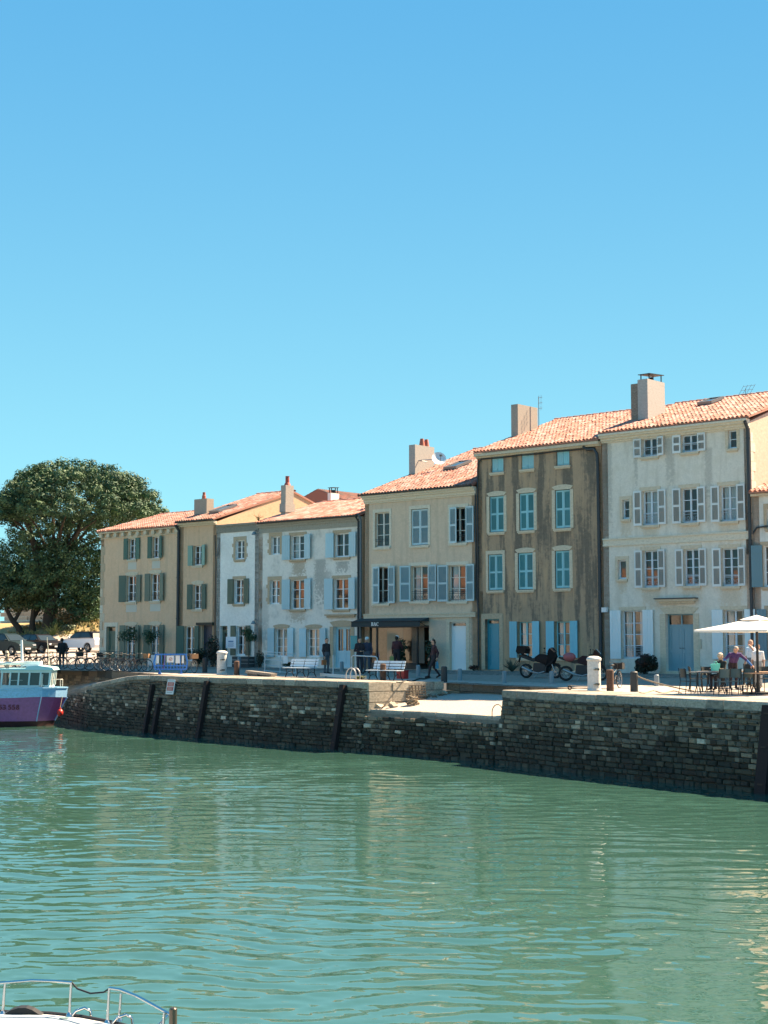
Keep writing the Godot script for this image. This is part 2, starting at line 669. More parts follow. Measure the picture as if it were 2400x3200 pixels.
func lay_coping(node: Node3D, u0: float, u1: float, top: Callable, depth := 0.6, thick := 0.27) -> void:
	var u := u0
	var inv := node.transform.affine_inverse()
	while u < u1 - 0.05:
		var w := minf(rng.randf_range(0.7, 1.35), u1 - u)
		if u1 - u - w < 0.35:
			w = u1 - u
		var a := wall_pt(u, 0.0)
		var b := wall_pt(u + w, 0.0)
		var ya: float = top.call(u) + 0.025 + jit(0.008)
		var yb: float = top.call(u + w) + 0.025 + jit(0.008)
		a.y = ya
		b.y = yb
		var x := (b - a).normalized()
		var z := x.cross(Vector3.UP).normalized()
		var y := z.cross(x)
		var c := (a + b) * 0.5 - y * thick * 0.5 + z * (0.07 + jit(0.015) - depth * 0.5)
		var st := S()
		# a worn block: the upper front arris is rounded off
		var hx := (a.distance_to(b) - 0.016) * 0.5
		var hy := thick * 0.5
		var hz := depth * 0.5
		var prof := [Vector2(-hz, -hy), Vector2(hz - 0.01, -hy), Vector2(hz, -hy + 0.02), Vector2(hz, hy - 0.07), Vector2(hz - 0.025, hy - 0.02), Vector2(hz - 0.08, hy), Vector2(-hz, hy)]
		for i in prof.size():
			var p: Vector2 = prof[i]
			var q: Vector2 = prof[(i + 1) % prof.size()]
			quad(st, Vector3(-hx, q.y, q.x), Vector3(-hx, p.y, p.x), Vector3(hx, p.y + jit(0.004), p.x), Vector3(hx, q.y, q.x))
		for s in [-1, 1]:
			for i in range(1, prof.size() - 1):
				tri(st, Vector3(hx * s, prof[0].y, prof[0].x), Vector3(hx * s, prof[i].y, prof[i].x), Vector3(hx * s, prof[i + 1].y, prof[i + 1].x))
		var o := mk(st, "coping_stone", coping_mat(), node)
		o.transform = inv * Transform3D(Basis(x, y, z), c)
		u += w

func quay_top(u: float) -> float:
	return edge_y(B(u).x)

var u_ramp := 0.0
var u_n0 := 0.0
var u_n1 := 0.0
const NOTCH := 3.9

func ramp_top(u: float) -> float:
	var k := clampf((u_ramp - u) / (u_ramp - u_at(215.0)), 0.0, 1.6)
	return quay_top(u) - 0.97 * (k * k * (3.0 - 2.0 * k) if k < 0.5 else 0.5 + (k - 0.5) * 1.05)

# line of the higher wall behind the ramp, as (x, distance)
var UP_LINE := [Vector2(-30.0, 107.0), Vector2(-19.6, 89.0), Vector2(-15.5, 82.1), Vector2(-12.4, 77.0), Vector2(-10.1, 73.1)]
var u_join := 0.0

func up_len() -> float:
	var l := 0.0
	for i in UP_LINE.size() - 1:
		l += UP_LINE[i].distance_to(UP_LINE[i + 1])
	return l

# point on that line at length w from its far end, moved out towards the ramp
func up_pt(w: float, out := 0.0) -> Vector3:
	var left := w
	for i in UP_LINE.size() - 1:
		var l: float = UP_LINE[i].distance_to(UP_LINE[i + 1])
		if left <= l or i == UP_LINE.size() - 2:
			var q: Vector2 = UP_LINE[i].lerp(UP_LINE[i + 1], left / l)
			var d: Vector2 = (UP_LINE[i + 1] - UP_LINE[i]) / l
			return Vector3(q.x + d.y * out, 0.0, -(q.y - d.x * out))
		left -= l
	return Vector3.ZERO

func slip_y(v: float) -> float:
	return lerpf(-1.02, -0.42, v / NOTCH)

# ground from the wall head inwards to the house fronts
func inland(called: String, u0: float, u1: float, from: Callable, m: Material, nu: int) -> void:
	var st := S()
	for i in nu:
		var row := []
		for e in 2:
			var u := lerpf(u0, u1, (i + e) / float(nu))
			var a: Vector3 = wall_pt(u, 0.0) + INW * (0.3 + from.call(u))
			var v: float = -(a - P0).dot(N) / INW.dot(N) + 0.5
			var r := []
			for j in 13:
				var p: Vector3 = a + INW * v * (j / 12.0)
				p.y = gy(p.x, p.z)
				r.append(p)
			row.append(r)
		for j in 12:
			quad(st, row[0][j], row[1][j], row[1][j + 1], row[0][j + 1])
	structure(mk(st, called, m))

func inland_left(m: Material) -> void:
	var st := S()
	var rows := []
	for i in 31:
		var a := up_pt(up_len() * i / 30.0, -0.1)
		var v: float = maxf(0.0, -(a - P0).dot(N) / INW.dot(N) + 0.5)
		var r := []
		for j in 13:
			var p: Vector3 = a + INW * v * (j / 12.0)
			p.y = gy(p.x, p.z)
			r.append(p)
		rows.append(r)
	for i in 30:
		for j in 12:
			quad(st, rows[i][j], rows[i + 1][j], rows[i + 1][j + 1], rows[i][j + 1])
	structure(mk(st, "quay", m))

func paved(called: String, t0: float, t1: float, m: Material, lift: float) -> void:
	var st := S()
	for i in 60:
		for j in 6:
			var q := []
			for e in [[i, j], [i + 1, j], [i + 1, j + 1], [i, j + 1]]:
				var p: Vector3 = P0 + U * lerpf(-38.0, 24.0, e[0] / 60.0) + N * lerpf(t1, t0, e[1] / 6.0)
				p.y = gy(p.x, p.z) + lift
				q.append(p)
			quad(st, q[0], q[1], q[2], q[3])
	structure(mk(st, called, m))

func build_quay() -> void:
	BP = [Vector2(-25.0, 100.0)]
	for q in [[278, 2272], [600, 2304], [1047, 2342], [1300, 2362], [1570, 2388], [1800, 2416], [2380, 2479]]:
		var p := on_level(q[0], q[1], WATER)
		BP.append(Vector2(p.x, -p.z))
	BP.append(BP[-1] + (BP[-1] - BP[-2]).normalized() * 16.0)
	u_ramp = u_at(444.0)
	u_n0 = u_at(1128.0)
	u_n1 = u_at(1546.0)
	var flag := grain_mat("quay_flags", 21, Vector3(0.31, 0.26, 0.22), Vector3(0.45, 0.385, 0.33), Vector3(0.22, 0.19, 0.165), 2.2, 0.9, 0.04, 0.44)
	# where the line of the higher wall meets the wall head
	var ue := up_pt(up_len())
	var lo := u_ramp - 6.0
	var hi := u_ramp + 14.0
	for i in 40:
		var md := (lo + hi) * 0.5
		var off := ue - B(md)
		if off.x * -INW.z + off.z * INW.x > 0.0:
			lo = md
		else:
			hi = md
	u_join = lo
	inland_left(flag)
	inland("quay", u_join, u_n0, func(_u): return 0.0, flag, 40)
	inland("quay", u_n0, u_n1, func(_u): return NOTCH - 0.3, flag, 14)
	inland("quay", u_n1, 77.0, func(_u): return 0.0, flag, 40)
	var cob := grain_mat("cobbles", 22, Vector3(0.13, 0.115, 0.10), Vector3(0.24, 0.21, 0.18), Vector3(0.09, 0.085, 0.08), 1.6, 0.9, 0.09, 0.5)
	var tar := grain_mat("worn_tarmac", 23, Vector3(0.24, 0.205, 0.17), Vector3(0.31, 0.27, 0.225), Vector3(0.18, 0.155, 0.13), 3.0, 0.9, 0.05, 0.45)
	paved("pavement", 0.02, 3.4, cob, 0.006)
	paved("road", 3.42, 6.6, tar, 0.006)
	build_cobbles()
	# left wall
	var mortar := grain_mat("lime_mortar", 24, Vector3(0.15, 0.12, 0.09), Vector3(0.27, 0.225, 0.17), Vector3(0.08, 0.07, 0.055), 1.4)
	var weed := grain_mat("weedy_mortar", 25, Vector3(0.045, 0.041, 0.030), Vector3(0.075, 0.068, 0.048), Vector3(0.032, 0.031, 0.024), 1.2)
	var seam := func(u): return -1.45 + 0.2 * sin(u * 0.9) + 0.09 * sin(u * 4.3)
	var low := func(_u): return -3.4
	var left := thing("quay_wall", "old rubble stone quay wall with descending ramp head beside the moored fishing boat", "wall", wall_pt(u_ramp, WATER))
	var top_l := func(u): return ramp_top(u) if u < u_ramp else quay_top(u)
	var cap_l := func(u): return maxf(seam.call(u) + 0.01, top_l.call(u) - 0.15)
	core(left, "weedy_core", 14.0, u_n0, low, seam, weed)
	core(left, "mortar_core", 14.0, u_n0, seam, cap_l, mortar)
	lay_stones(left, 14.5, u_n0, top_l, 300)
	lay_coping(left, 14.5, u_ramp, ramp_top, 0.42, 0.22)
	lay_coping(left, u_ramp, u_n0, quay_top, 0.75)
	# right wall
	var right := thing("quay_wall", "tall rubble stone quay wall below the cafe terrace", "wall", wall_pt(u_n1, WATER))
	var cap_r := func(u): return quay_top(u) - 0.15
	core(right, "weedy_core", u_n1, 77.0, low, seam, weed)
	core(right, "mortar_core", u_n1, 77.0, seam, cap_r, mortar)
	lay_stones(right, u_n1, 77.0, func(u): return quay_top(u), 300)
	lay_coping(right, u_n1, 77.0, quay_top, 0.75, 0.3)
	# front of the slip
	var slip := thing("slip_wall", "low rubble stone wall under the sunlit slip landing", "wall", wall_pt(u_n0, WATER))
	var s_top := func(_u): return -1.02
	core(slip, "weedy_core", u_n0, u_n1, low, seam, weed)
	core(slip, "mortar_core", u_n0, u_n1, seam, func(u): return maxf(seam.call(u) + 0.01, -1.16), mortar)
	lay_stones(slip, u_n0, u_n1, s_top, 300)
	lay_coping(slip, u_n0, u_n1, s_top, 0.6, 0.3)
	# the slip floor
	var st := S()
	for i in 8:
		for j in 6:
			var q := []
			for e in [[i, j], [i + 1, j], [i + 1, j + 1], [i, j + 1]]:
				var u: float = lerpf(u_n0 - 0.1, u_n1 + 0.1, e[0] / 8.0)
				var v: float = NOTCH * e[1] / 6.0
				var p := wall_pt(u, -1.0, -v - 0.3)
				p.y = slip_y(v) + 0.02 * sin(u * 2.0 + v)
				q.append(p)
			quad(st, q[0], q[1], q[2], q[3])
	structure(mk(st, "slip_landing", grain_mat("slip_stone", 26, Vector3(0.30, 0.25, 0.21), Vector3(0.46, 0.395, 0.345), Vector3(0.24, 0.195, 0.16), 1.1, 0.9, 0.05, 0.42)))
	side_wall_of_slip()
	upper_wall()
	pave_edge(u_join + 0.3, u_n0 - 0.1)
	pave_edge(u_n1 + 0.1, 77.0)

func build_cobbles() -> void:
	# setts of the pavement in front of the houses, too many and too small to pick apart
	var ts := []
	var cs := []
	for k in 5200:
		var s := rng.randf_range(-10.0, 15.5)
		var t := rng.randf_range(1.6, 3.35)
		var p := P0 + U * (floorf(s / 0.19) * 0.19 + jit(0.03)) + N * (floorf(t / 0.15) * 0.15 + jit(0.015))
		p.y = gy(p.x, p.z) - 0.012
		ts.append(Transform3D((Basis(Vector3.UP, turn + jit(0.12)) * Basis(Vector3.RIGHT, -PI / 2)).scaled_local(Vector3(0.165, 0.125, 0.06)), p))
		cs.append(vcol(Vector3(0.19, 0.165, 0.14) * rng.randf_range(0.55, 1.45)))
	var o := many(self, "cobble_setts", block_mesh(1), vmat("sett_tint", 0.9), ts, cs)
	tag(o, "small worn brown cobble setts on the pavement before the houses", "cobbles")

func side_wall_of_slip() -> void:
	var w := thing("slip_side_wall", "sunlit wall of large squared stone blocks at the side of the slip", "wall", wall_pt(u_n0, -1.0))
	var inv := w.transform.affine_inverse()
	var fr := wall_pt(u_n0, -0.5)
	fr.y = 0.0
	var tang := (B(u_n0 + 0.5) - B(u_n0)).normalized()
	# core
	var st := S()
	bar(st, inv * (fr - tang * 0.45 + INW * 0.1 + Vector3.UP * -0.7), inv * (fr - tang * 0.45 + INW * (NOTCH + 0.2) + Vector3.UP * -0.7), 0.7, 1.2)
	mk(st, "masonry_core", mats["lime_mortar"], w)
	var y := 0.07
	for row in 3:
		var h: float = [0.36, 0.44, 0.42][row]
		var v := -0.02 if row != 1 else 0.0
		while v < NOTCH - 0.1:
			var l := minf(rng.randf_range(0.75, 1.35), NOTCH + 0.1 - v)
			var s2 := S()
			var a := fr + INW * (v + 0.012) + Vector3.UP * (y - h * 0.5) - tang * 0.17
			var b := fr + INW * (v + l - 0.012) + Vector3.UP * (y - h * 0.5) - tang * 0.17
			bar(s2, inv * a, inv * b, 0.5 + jit(0.03), h - 0.025)
			mk(s2, "ashlar_block", ashlar_mat(), w)
			v += l
		y -= h
	# back and right sides of the recess
	var bw := thing("slip_back_wall", "shaded low stone wall closing the back of the slip", "wall", wall_pt(u_n1, -1.0, -NOTCH - 0.3))
	var inv2 := bw.transform.affine_inverse()
	var u := u_n0 + 0.05
	while u < u_n1 + 0.3:
		var l := rng.randf_range(0.6, 1.2)
		var a := wall_pt(u, 0.0, -NOTCH - 0.42)
		var b := wall_pt(u + l - 0.02, 0.0, -NOTCH - 0.42)
		for r in 2:
			var s3 := S()
			var hh := 0.34
			var yy := gy(a.x, a.z) + 0.015 - hh * (r + 0.5)
			bar(s3, inv2 * Vector3(a.x, yy, a.z), inv2 * Vector3(b.x, yy, b.z), 0.55 + jit(0.03), hh - 0.02)
			mk(s3, "stone", stone_mat("mid", rng.randi() % 6), bw)
		u += l
	var s4 := S()
	var p := wall_pt(u_n1, 0.0, -0.2)
	var q := wall_pt(u_n1, 0.0, -NOTCH - 0.2)
	bar(s4, inv2 * (p + Vector3(0.28, -0.75, 0.36 * -0.6)), inv2 * (q + Vector3(0.28, -0.75, 0.36 * -0.6)), 0.5, 1.3)
	mk(s4, "return_wall", stone_mat("mid", 1), bw)

func upper_wall() -> void:
	# the higher wall behind the ramp
	var end := up_len()
	var w := thing("upper_quay_wall", "higher stone wall behind the ramp with dark squared top course under the bicycles", "wall", up_pt(end))
	var inv := w.transform.affine_inverse()
	var st := S()
	var n := 24
	for i in n:
		var pa := up_pt(end * i / n, -0.06)
		var pb := up_pt(end * (i + 1) / n, -0.06)
		quad(st, inv * Vector3(pa.x, -2.9, pa.z), inv * Vector3(pb.x, -2.9, pb.z), inv * Vector3(pb.x, gy(pb.x, pb.z) - 0.1, pb.z), inv * Vector3(pa.x, gy(pa.x, pa.z) - 0.1, pa.z))
	mk(st, "mortar_core", mats["lime_mortar"], w)
	for row in 10:
		var u := 14.0 + 0.3 * (row % 2)
		while u < end - 0.2:
			var l := rng.randf_range(0.8, 1.5) if row == 0 else rng.randf_range(0.25, 0.6)
			l = minf(l, end - u)
			var h := 0.42 if row == 0 else 0.17
			var y0 := 0.42 + 0.17 * (row - 1) if row > 0 else 0.0
			var pa := up_pt(u, -0.08)
			var pb := up_pt(u + l - 0.02, -0.08)
			var t := gy(pa.x, pa.z) + 0.02 - y0
			if proj(pa).x > -40.0:
				var s2 := S()
				bar(s2, inv * Vector3(pa.x, t - h * 0.5, pa.z), inv * Vector3(pb.x, t - h * 0.5, pb.z), 0.3 + jit(0.02), h - 0.022)
				mk(s2, "top_block" if row == 0 else "stone", stone_mat("dark", 3 + rng.randi() % 3) if row == 0 else stone_mat("mid", rng.randi() % 6), w)
			u += l
	# the ramp itself
	var s3 := S()
	var rows := []
	for i in 31:
		var a := wall_pt(lerpf(6.0, u_join, i / 30.0), 0.0, -0.2)
		var b := up_pt(end * i / 30.0, -0.1)
		a.y = ramp_top(lerpf(6.0, u_join, i / 30.0))
		b.y = a.y
		rows.append([a, b])
	for i in 30:
		quad(s3, rows[i][0], rows[i + 1][0], rows[i + 1][1], rows[i][1])
	structure(mk(s3, "boat_ramp", mats["quay_flags"]))

# flagstones behind the coping, a part of the quay each
func pave_edge(u0: float, u1: float) -> void:
	var base := find_child("quay", false, false)
	var v := 0.62
	for row in 4:
		var dv := rng.randf_range(0.48, 0.66)
		var u := u0 + rng.randf() * 0.5
		while u < u1 - 0.3:
			var l := minf(rng.randf_range(0.55, 1.15), u1 - u)
			var a := wall_pt(u, 0.0, -v - dv * 0.5)
			var b := wall_pt(u + l - 0.02, 0.0, -v - dv * 0.5)
			a.y = gy(a.x, a.z) - 0.025
			b.y = gy(b.x, b.z) - 0.025
			var st := S()
			bar(st, a, b, dv - 0.02, 0.07 + jit(0.008))
			mk(st, "paving_slab", coping_mat(), base)
			u += l
		v += dv

# ---------------------------------------------------------------- houses
# A house is built in its own frame: x along the front to the right, y up, z out of the front.
class House:
	var node: Node3D
	var s0 := 0.0
	var w := 0.0
	var eave := 0.0      # height of the tile edge
	var wall := 0.0      # height of the wall head
	var depth := 5.0     # front to ridge
	var pitch := 0.3
	var holes := []
	var left := true
	var right := true

func hp(h: House, px: float, py: float, back := 0.0) -> Vector3:
	var q := FP(px, py, back)
	return Vector3(q.x - h.s0, q.y, -back)

func hrect(h: House, x0: float, x1: float, yt: float, yb: float) -> Rect2:
	var ym := (yt + yb) * 0.5
	var xm := (x0 + x1) * 0.5
	var a := hp(h, x0, ym).x
	var b := hp(h, x1, ym).x
	var t := hp(h, xm, yt).y
	var u := hp(h, xm, yb).y
	return Rect2(a, u, b - a, t - u)

func new_house(label: String, x0: float, x1: float, tile_px: Vector2, head_px: Vector2, depth: float, slope: float) -> House:
	var h := House.new()
	h.s0 = FP(x0, 1900.0).x
	h.w = FP(x1, 1900.0).x - h.s0
	h.eave = FP(tile_px.x, tile_px.y).y
	h.wall = FP(head_px.x, head_px.y).y
	h.depth = depth
	h.pitch = slope
	h.node = thing("house", label, "house", P0 + U * h.s0, turn, "old houses along the quay")
	return h

func roof_point(h: House, px: float, py: float) -> Vector3:
	var d := 1.0
	var lo := 0.0
	var hi := h.depth
	for i in 30:
		d = (lo + hi) * 0.5
		if FP(px, py, d).y > h.eave + h.pitch * (d + 0.3):
			lo = d
		else:
			hi = d
	return hp(h, px, py, d)

# plaster colour map of a whole front, 30 pixels a metre
func plaster(h: House, s: int, base: Vector3, mode: String, second := Vector3(0.3, 0.3, 0.28), stamps := []) -> StandardMaterial3D:
	var k := 38.0
	var wd := int(h.w * k)
	var hg := int(h.wall * k)
	var im := Image.create(wd, hg, false, Image.FORMAT_RGB8)
	var big := noise(s, 0.9, 4)
	var mid := noise(s + 1, 3.2, 3)
	var fine := noise(s + 2, 9.0, 2)
	var run := noise(s + 3, 1.0, 3)
	for j in hg:
		var y := h.wall - (j + 0.5) / k
		for i in wd:
			var x := (i + 0.5) / k
			var f := fine.get_noise_2d(x, y)
			var m := mid.get_noise_2d(x, y)
			var b := big.get_noise_2d(x, y)
			var c := base * (1.0 + 0.09 * f + 0.07 * m + 0.08 * b)
			if mode == "mould":
				var q := clampf((b * 1.2 + m * 0.6 + f * 0.25 + 0.12) * 0.9, 0.0, 1.0)
				c = c.lerp(second * (1.0 + 0.25 * f), q * 0.8)
			elif mode == "runs":
				# soot and lichen washed down from the eaves, in runs with ragged ends
				var r := run.get_noise_2d(x * 1.5, y * 0.16) * 1.2 + 0.30 * run.get_noise_2d(x * 5.0 + 9.0, y * 0.45)
				var reach := clampf(1.15 - (h.wall - y) / 10.5, 0.0, 1.0)
				var drip := run.get_noise_2d(x * 11.0 + 3.0, y * 0.7)
				var q := clampf((r + 0.50 * reach - 0.06 + m * 0.35 + f * 0.3 + drip * 0.35) * 1.5, 0.0, 1.0)
				c = c.lerp(second * (1.0 + 0.35 * f), q * 0.82)
				var rust := clampf((run.get_noise_2d(x * 2.6 + 31.0, y * 0.35) - 0.12) * 3.0, 0.0, 1.0)
				c = c.lerp(base * Vector3(1.28, 1.2, 1.08), rust * 0.6 * (1.0 - q))
			elif mode == "faint":
				var q := clampf((b * 1.3 + 0.05) * 1.5, 0.0, 1.0)
				c = c.lerp(second, q * 0.5)
				var r := clampf((run.get_noise_2d(x * 2.2, y * 0.22) - 0.08) * 2.4, 0.0, 1.0)
				c = c.lerp(second * 0.8, r * 0.35)
			for q in stamps:
				# a stain with its own ragged outline: x, y top, width, length, colour, strength
				var du: float = absf(x - q[0] - 0.05 * m) / (q[2] * 0.5)
				var dv: float = (q[1] - y) / q[3]
				if du < 1.2 and dv > -0.1 and dv < 1.2:
					var ed := clampf((1.0 - du + 0.5 * f) * 4.0, 0.0, 1.0) * clampf((1.0 - dv + 0.7 * m + 0.4 * f) * 4.0, 0.0, 1.0) * clampf((dv + 0.03) * 20.0, 0.0, 1.0)
					var ink: Vector3 = q[4]
					c = c.lerp(ink * (1.0 + 0.2 * f), ed * q[5])
			im.set_pixel(i, j, lin(clampf(c.x, 0, 0.92), clampf(c.y, 0, 0.92), clampf(c.z, 0, 0.92)))
	im.generate_mipmaps()
	var mt := mat("plaster_%d" % s, Vector3.ONE, 0.93)
	mt.albedo_texture = ImageTexture.create_from_image(im)
	mt.texture_repeat = false
	return mt

func front_wall(h: House, m: Material) -> void:
	var xs := [0.0, h.w]
	var ys := [-0.4, h.wall]
	for r in h.holes:
		for x in [r.position.x, r.end.x]:
			if x > 0.001 and x < h.w - 0.001:
				xs.append(x)
		for y in [r.position.y, r.end.y]:
			if y < h.wall - 0.001:
				ys.append(y)
	xs.sort()
	ys.sort()
	var st := S()
	for i in xs.size() - 1:
		for j in ys.size() - 1:
			var a := Vector2(xs[i], ys[j])
			var b := Vector2(xs[i + 1], ys[j + 1])
			if b.x - a.x < 1e-4 or b.y - a.y < 1e-4:
				continue
			var c := (a + b) * 0.5
			var open := false
			for r in h.holes:
				if r.has_point(c):
					open = true
			if open:
				continue
			var uv := func(q: Vector2): return Vector2(clampf(q.x / h.w, 0.002, 0.998), clampf(1.0 - q.y / h.wall, 0.002, 0.998))
			quad_uv(st, [Vector3(a.x, a.y, 0), Vector3(b.x, a.y, 0), Vector3(b.x, b.y, 0), Vector3(a.x, b.y, 0)], [uv.call(a), uv.call(Vector2(b.x, a.y)), uv.call(b), uv.call(Vector2(a.x, b.y))])
	for r in h.holes:
		var a: Vector2 = r.position
		var b: Vector2 = r.end
		var d := -0.36
		var w := [Vector3(a.x, a.y, 0), Vector3(b.x, a.y, 0), Vector3(b.x, b.y, 0), Vector3(a.x, b.y, 0)]
		for k in 4:
			var p: Vector3 = w[k]
			var q: Vector3 = w[(k + 1) % 4]
			var u0 := Vector2(clampf(p.x / h.w, 0.01, 0.99), clampf(1.0 - p.y / h.wall, 0.01, 0.99))
			var u1 := Vector2(clampf(q.x / h.w, 0.01, 0.99), clampf(1.0 - q.y / h.wall, 0.01, 0.99))
			quad_uv(st, [p, q, q + Vector3(0, 0, d), p + Vector3(0, 0, d)], [u0, u1, u1, u0])
	mk(st, "wall", m, h.node)

func shell(h: House, m: Material, back := -1.0) -> void:
	# party and rear walls with their gables
	var d := h.depth
	var full := d * 2.0 if back < 0.0 else back
	for x in [0.0, h.w]:
		var st := S()
		var e := 0.003 if x == 0.0 else -0.003
		var top := h.eave + h.pitch * (d + 0.3) - 0.14
		var pl := PackedVector2Array([Vector2(0.0, -0.6), Vector2(0.0, h.wall - 0.02), Vector2(d, top), Vector2(full, h.wall - 0.02), Vector2(full, -0.6)])
		# extruded along x: map polygon (back, y)
		var t := Transform3D(Basis(Vector3(0, 0, -1), Vector3(0, 1, 0), Vector3(1, 0, 0)), Vector3(x + e, 0, 0))
		prism(st, pl, 0.0 if x == 0.0 else -0.3, 0.3 if x == 0.0 else 0.0, t)
		mk(st, "side_wall", m, h.node)
	var s2 := S()
	bb(s2, Vector3(0.3, -0.6, -full), Vector3(h.w - 0.3, h.wall - 0.05, -full + 0.3))
	mk(s2, "back_wall", m, h.node)

func tile_mesh() -> ArrayMesh:
	if shared.has("tile"):
		return shared["tile"]
	# a half-round clay tile, 1 long in z (down-slope is +z), lower end closed with mortar
	var st := S()
	var n := 6
	for i in n:
		var t0 := PI * i / n
		var t1 := PI * (i + 1) / n
		var a := Vector3(-cos(t0), sin(t0), 0.5)
		var b := Vector3(-cos(t1), sin(t1), 0.5)
		var c := Vector3(-cos(t1) * 0.84, sin(t1) * 0.8 - 0.12, -0.5)
		var d := Vector3(-cos(t0) * 0.84, sin(t0) * 0.8 - 0.12, -0.5)
		var p := [a, b, c, d]
		var nn := [Vector3(-cos(t0), sin(t0), 0), Vector3(-cos(t1), sin(t1), 0), Vector3(-cos(t1), sin(t1), 0), Vector3(-cos(t0), sin(t0), 0)]
		for k in [0, 2, 1, 0, 3, 2]:
			st.set_normal(nn[k])
			st.add_vertex(p[k])
		# thickness of the lower edge
		quad(st, a, b, b * Vector3(0.8, 0.76, 1), a * Vector3(0.8, 0.76, 1))
		tri(st, Vector3(0, 0, 0.42), a * Vector3(0.8, 0.76, 0.84), b * Vector3(0.8, 0.76, 0.84))
	shared["tile"] = st.commit()
	return shared["tile"]

const CLAY := [Vector3(0.40, 0.165, 0.118), Vector3(0.46, 0.232, 0.185), Vector3(0.48, 0.29, 0.25), Vector3(0.33, 0.135, 0.10), Vector3(0.43, 0.185, 0.13), Vector3(0.27, 0.175, 0.14)]

func clay(k: int, tone: float) -> StandardMaterial3D:
	var c: Vector3 = CLAY[k] * tone
	return mat("clay_%d_%d" % [k, int(tone * 100)], c, 0.88)

func roof(h: House, tone := 1.0, x_left := 0.0, x_right := 0.0, old := 0.5, full := -1.0) -> Node3D:
	var ov := 0.32
	var d := h.depth
	var y0 := h.eave - 0.10
	var y1 := h.eave + h.pitch * (d + ov) - 0.10
	var back := d * 2.0 if full < 0.0 else full
	var st := S()
	var xa := -x_left
	var xb := h.w + x_right
	var pl := PackedVector2Array([Vector2(-ov, y0), Vector2(d, y1), Vector2(back + ov, y0), Vector2(back + ov, y0 - 0.1), Vector2(d, y1 - 0.12), Vector2(-ov, y0 - 0.06)])
	prism(st, pl, xa, xb, Transform3D(Basis(Vector3(0, 0, -1), Vector3(0, 1, 0), Vector3(1, 0, 0)), Vector3.ZERO))
	var under := mat("clay_channel_%d" % int(tone * 100), Vector3(0.40, 0.185, 0.135) * tone, 0.9)
	var rf := mk(st, "roof", under, h.node)
	var pitch_col := 0.205
	var row := 0.34
	var slope := Vector3(0, h.pitch, -1).normalized()
	var nrm := Vector3(0, 1, h.pitch).normalized()
	var run := (d + ov) / slope.z * -1.0
	var cols := int((xb - xa) / pitch_col)
	var rows := int(run / row)
	var ts := []
	var cs := []
	var nf := noise(int(h.s0 * 10.0) + 400, 0.35, 3)
	var n := 0
	for r in rows + 1:
		for c in cols:
			var x := xa + (xb - xa) * (c + 0.5) / cols + jit(0.012)
			var along := minf(row * r + 0.19, run - 0.12) + jit(0.015)
			var p := Vector3(x, y0, ov) + slope * along + nrm * (0.012 + jit(0.006))
			var b := Basis(Vector3(1, 0, 0), nrm, -slope) * Basis(Vector3.UP, jit(0.05))
			var t := Transform3D(b.scaled_local(Vector3(0.086 + jit(0.005), 0.082 + jit(0.008), 0.46)), p)
			var pick := nf.get_noise_2d(x * 2.0, along * 2.0) + jit(0.55)
			var k := 1
			if pick < -0.45 * (1.3 - old):
				k = 3 if rng.randf() < 0.5 else 5
			elif pick < -0.1:
				k = 0
			elif pick < 0.2:
				k = 4 if rng.randf() < 0.5 else 1
			elif pick > 0.35:
				k = 2
			if n < 300:
				inst(tile_mesh(), "roof_tile", clay(k, tone), rf, t)
			else:
				ts.append(t)
				cs.append(vcol(CLAY[k] * tone * rng.randf_range(0.85, 1.12)))
			n += 1
	if ts.size() > 0:
		many(rf, "roof_tiles_above", tile_mesh(), vmat("clay_tint", 0.88), ts, cs)
	# ridge
	var rc := int((xb - xa) / 0.4)
	for c in rc:
		var p := Vector3(xa + (xb - xa) * (c + 0.5) / rc, y1 + 0.02, -d)
		inst(tile_mesh(), "ridge_tile", clay([0, 1, 3, 4][rng.randi() % 4], tone * 0.85), rf, Transform3D(Basis(Vector3(0, 0, 1), Vector3(0, 1, 0), Vector3(-1, 0, 0)).scaled_local(Vector3(0.13, 0.11, 0.46)), p))
	return rf

func cornice(h: House, m: Material, steps: Array, x0 := 0.0, x1 := -1.0) -> void:
	# steps: [drop from the tile edge, height, projection]
	var st := S()
	var xe := h.w if x1 < 0.0 else x1
	for s in steps:
		bb(st, Vector3(x0, h.eave - 0.17 - s[0] - s[1], 0.002), Vector3(xe, h.eave - 0.17 - s[0], s[2]))
	mk(st, "cornice", m, h.node)

func chimney(h: House, px_l: float, px_m: float, px_r: float, py_top: float, d: float, m: Material, sink := 1.5, called := "chimney") -> MeshInstance3D:
	var a := hp(h, px_l, py_top, d)
	var b := hp(h, px_m, py_top, d)
	# depth of the right-hand face, from where its far edge is seen
	var lo := 0.0
	var hi := 4.0
	for i in 25:
		var md := (lo + hi) * 0.5
		var q := h.node.transform * Vector3(b.x, b.y, -d - md)
		if proj(q).x < px_r:
			lo = md
		else:
			hi = md
	var st := S()
	var wd := b.x - a.x
	bx(st, Vector3(0, -(sink) * 0.5, 0), Vector3(wd, sink, lo))
	var o := mk(st, called, m, h.node)
	o.position = Vector3((a.x + b.x) * 0.5, a.y, -d - lo * 0.5)
	o.set_meta("half", Vector2(wd * 0.5, lo * 0.5))
	return o

func pane_mat() -> StandardMaterial3D:
	if mats.has("window_glass"):
		return mats["window_glass"]
	var m := mat("window_glass", Vector3(0.02, 0.03, 0.035), 0.03)
	m.albedo_color.a = 0.30
	m.transparency = BaseMaterial3D.TRANSPARENCY_ALPHA
	m.metallic_specular = 0.7
	return m

func pane_mesh() -> Mesh:
	if not shared.has("pane"):
		var st := S()
		bx(st, Vector3.ZERO, Vector3(1, 1, 1))
		var q := QuadMesh.new()
		q.size = Vector2(1, 1)
		shared["pane"] = q
	return shared["pane"]

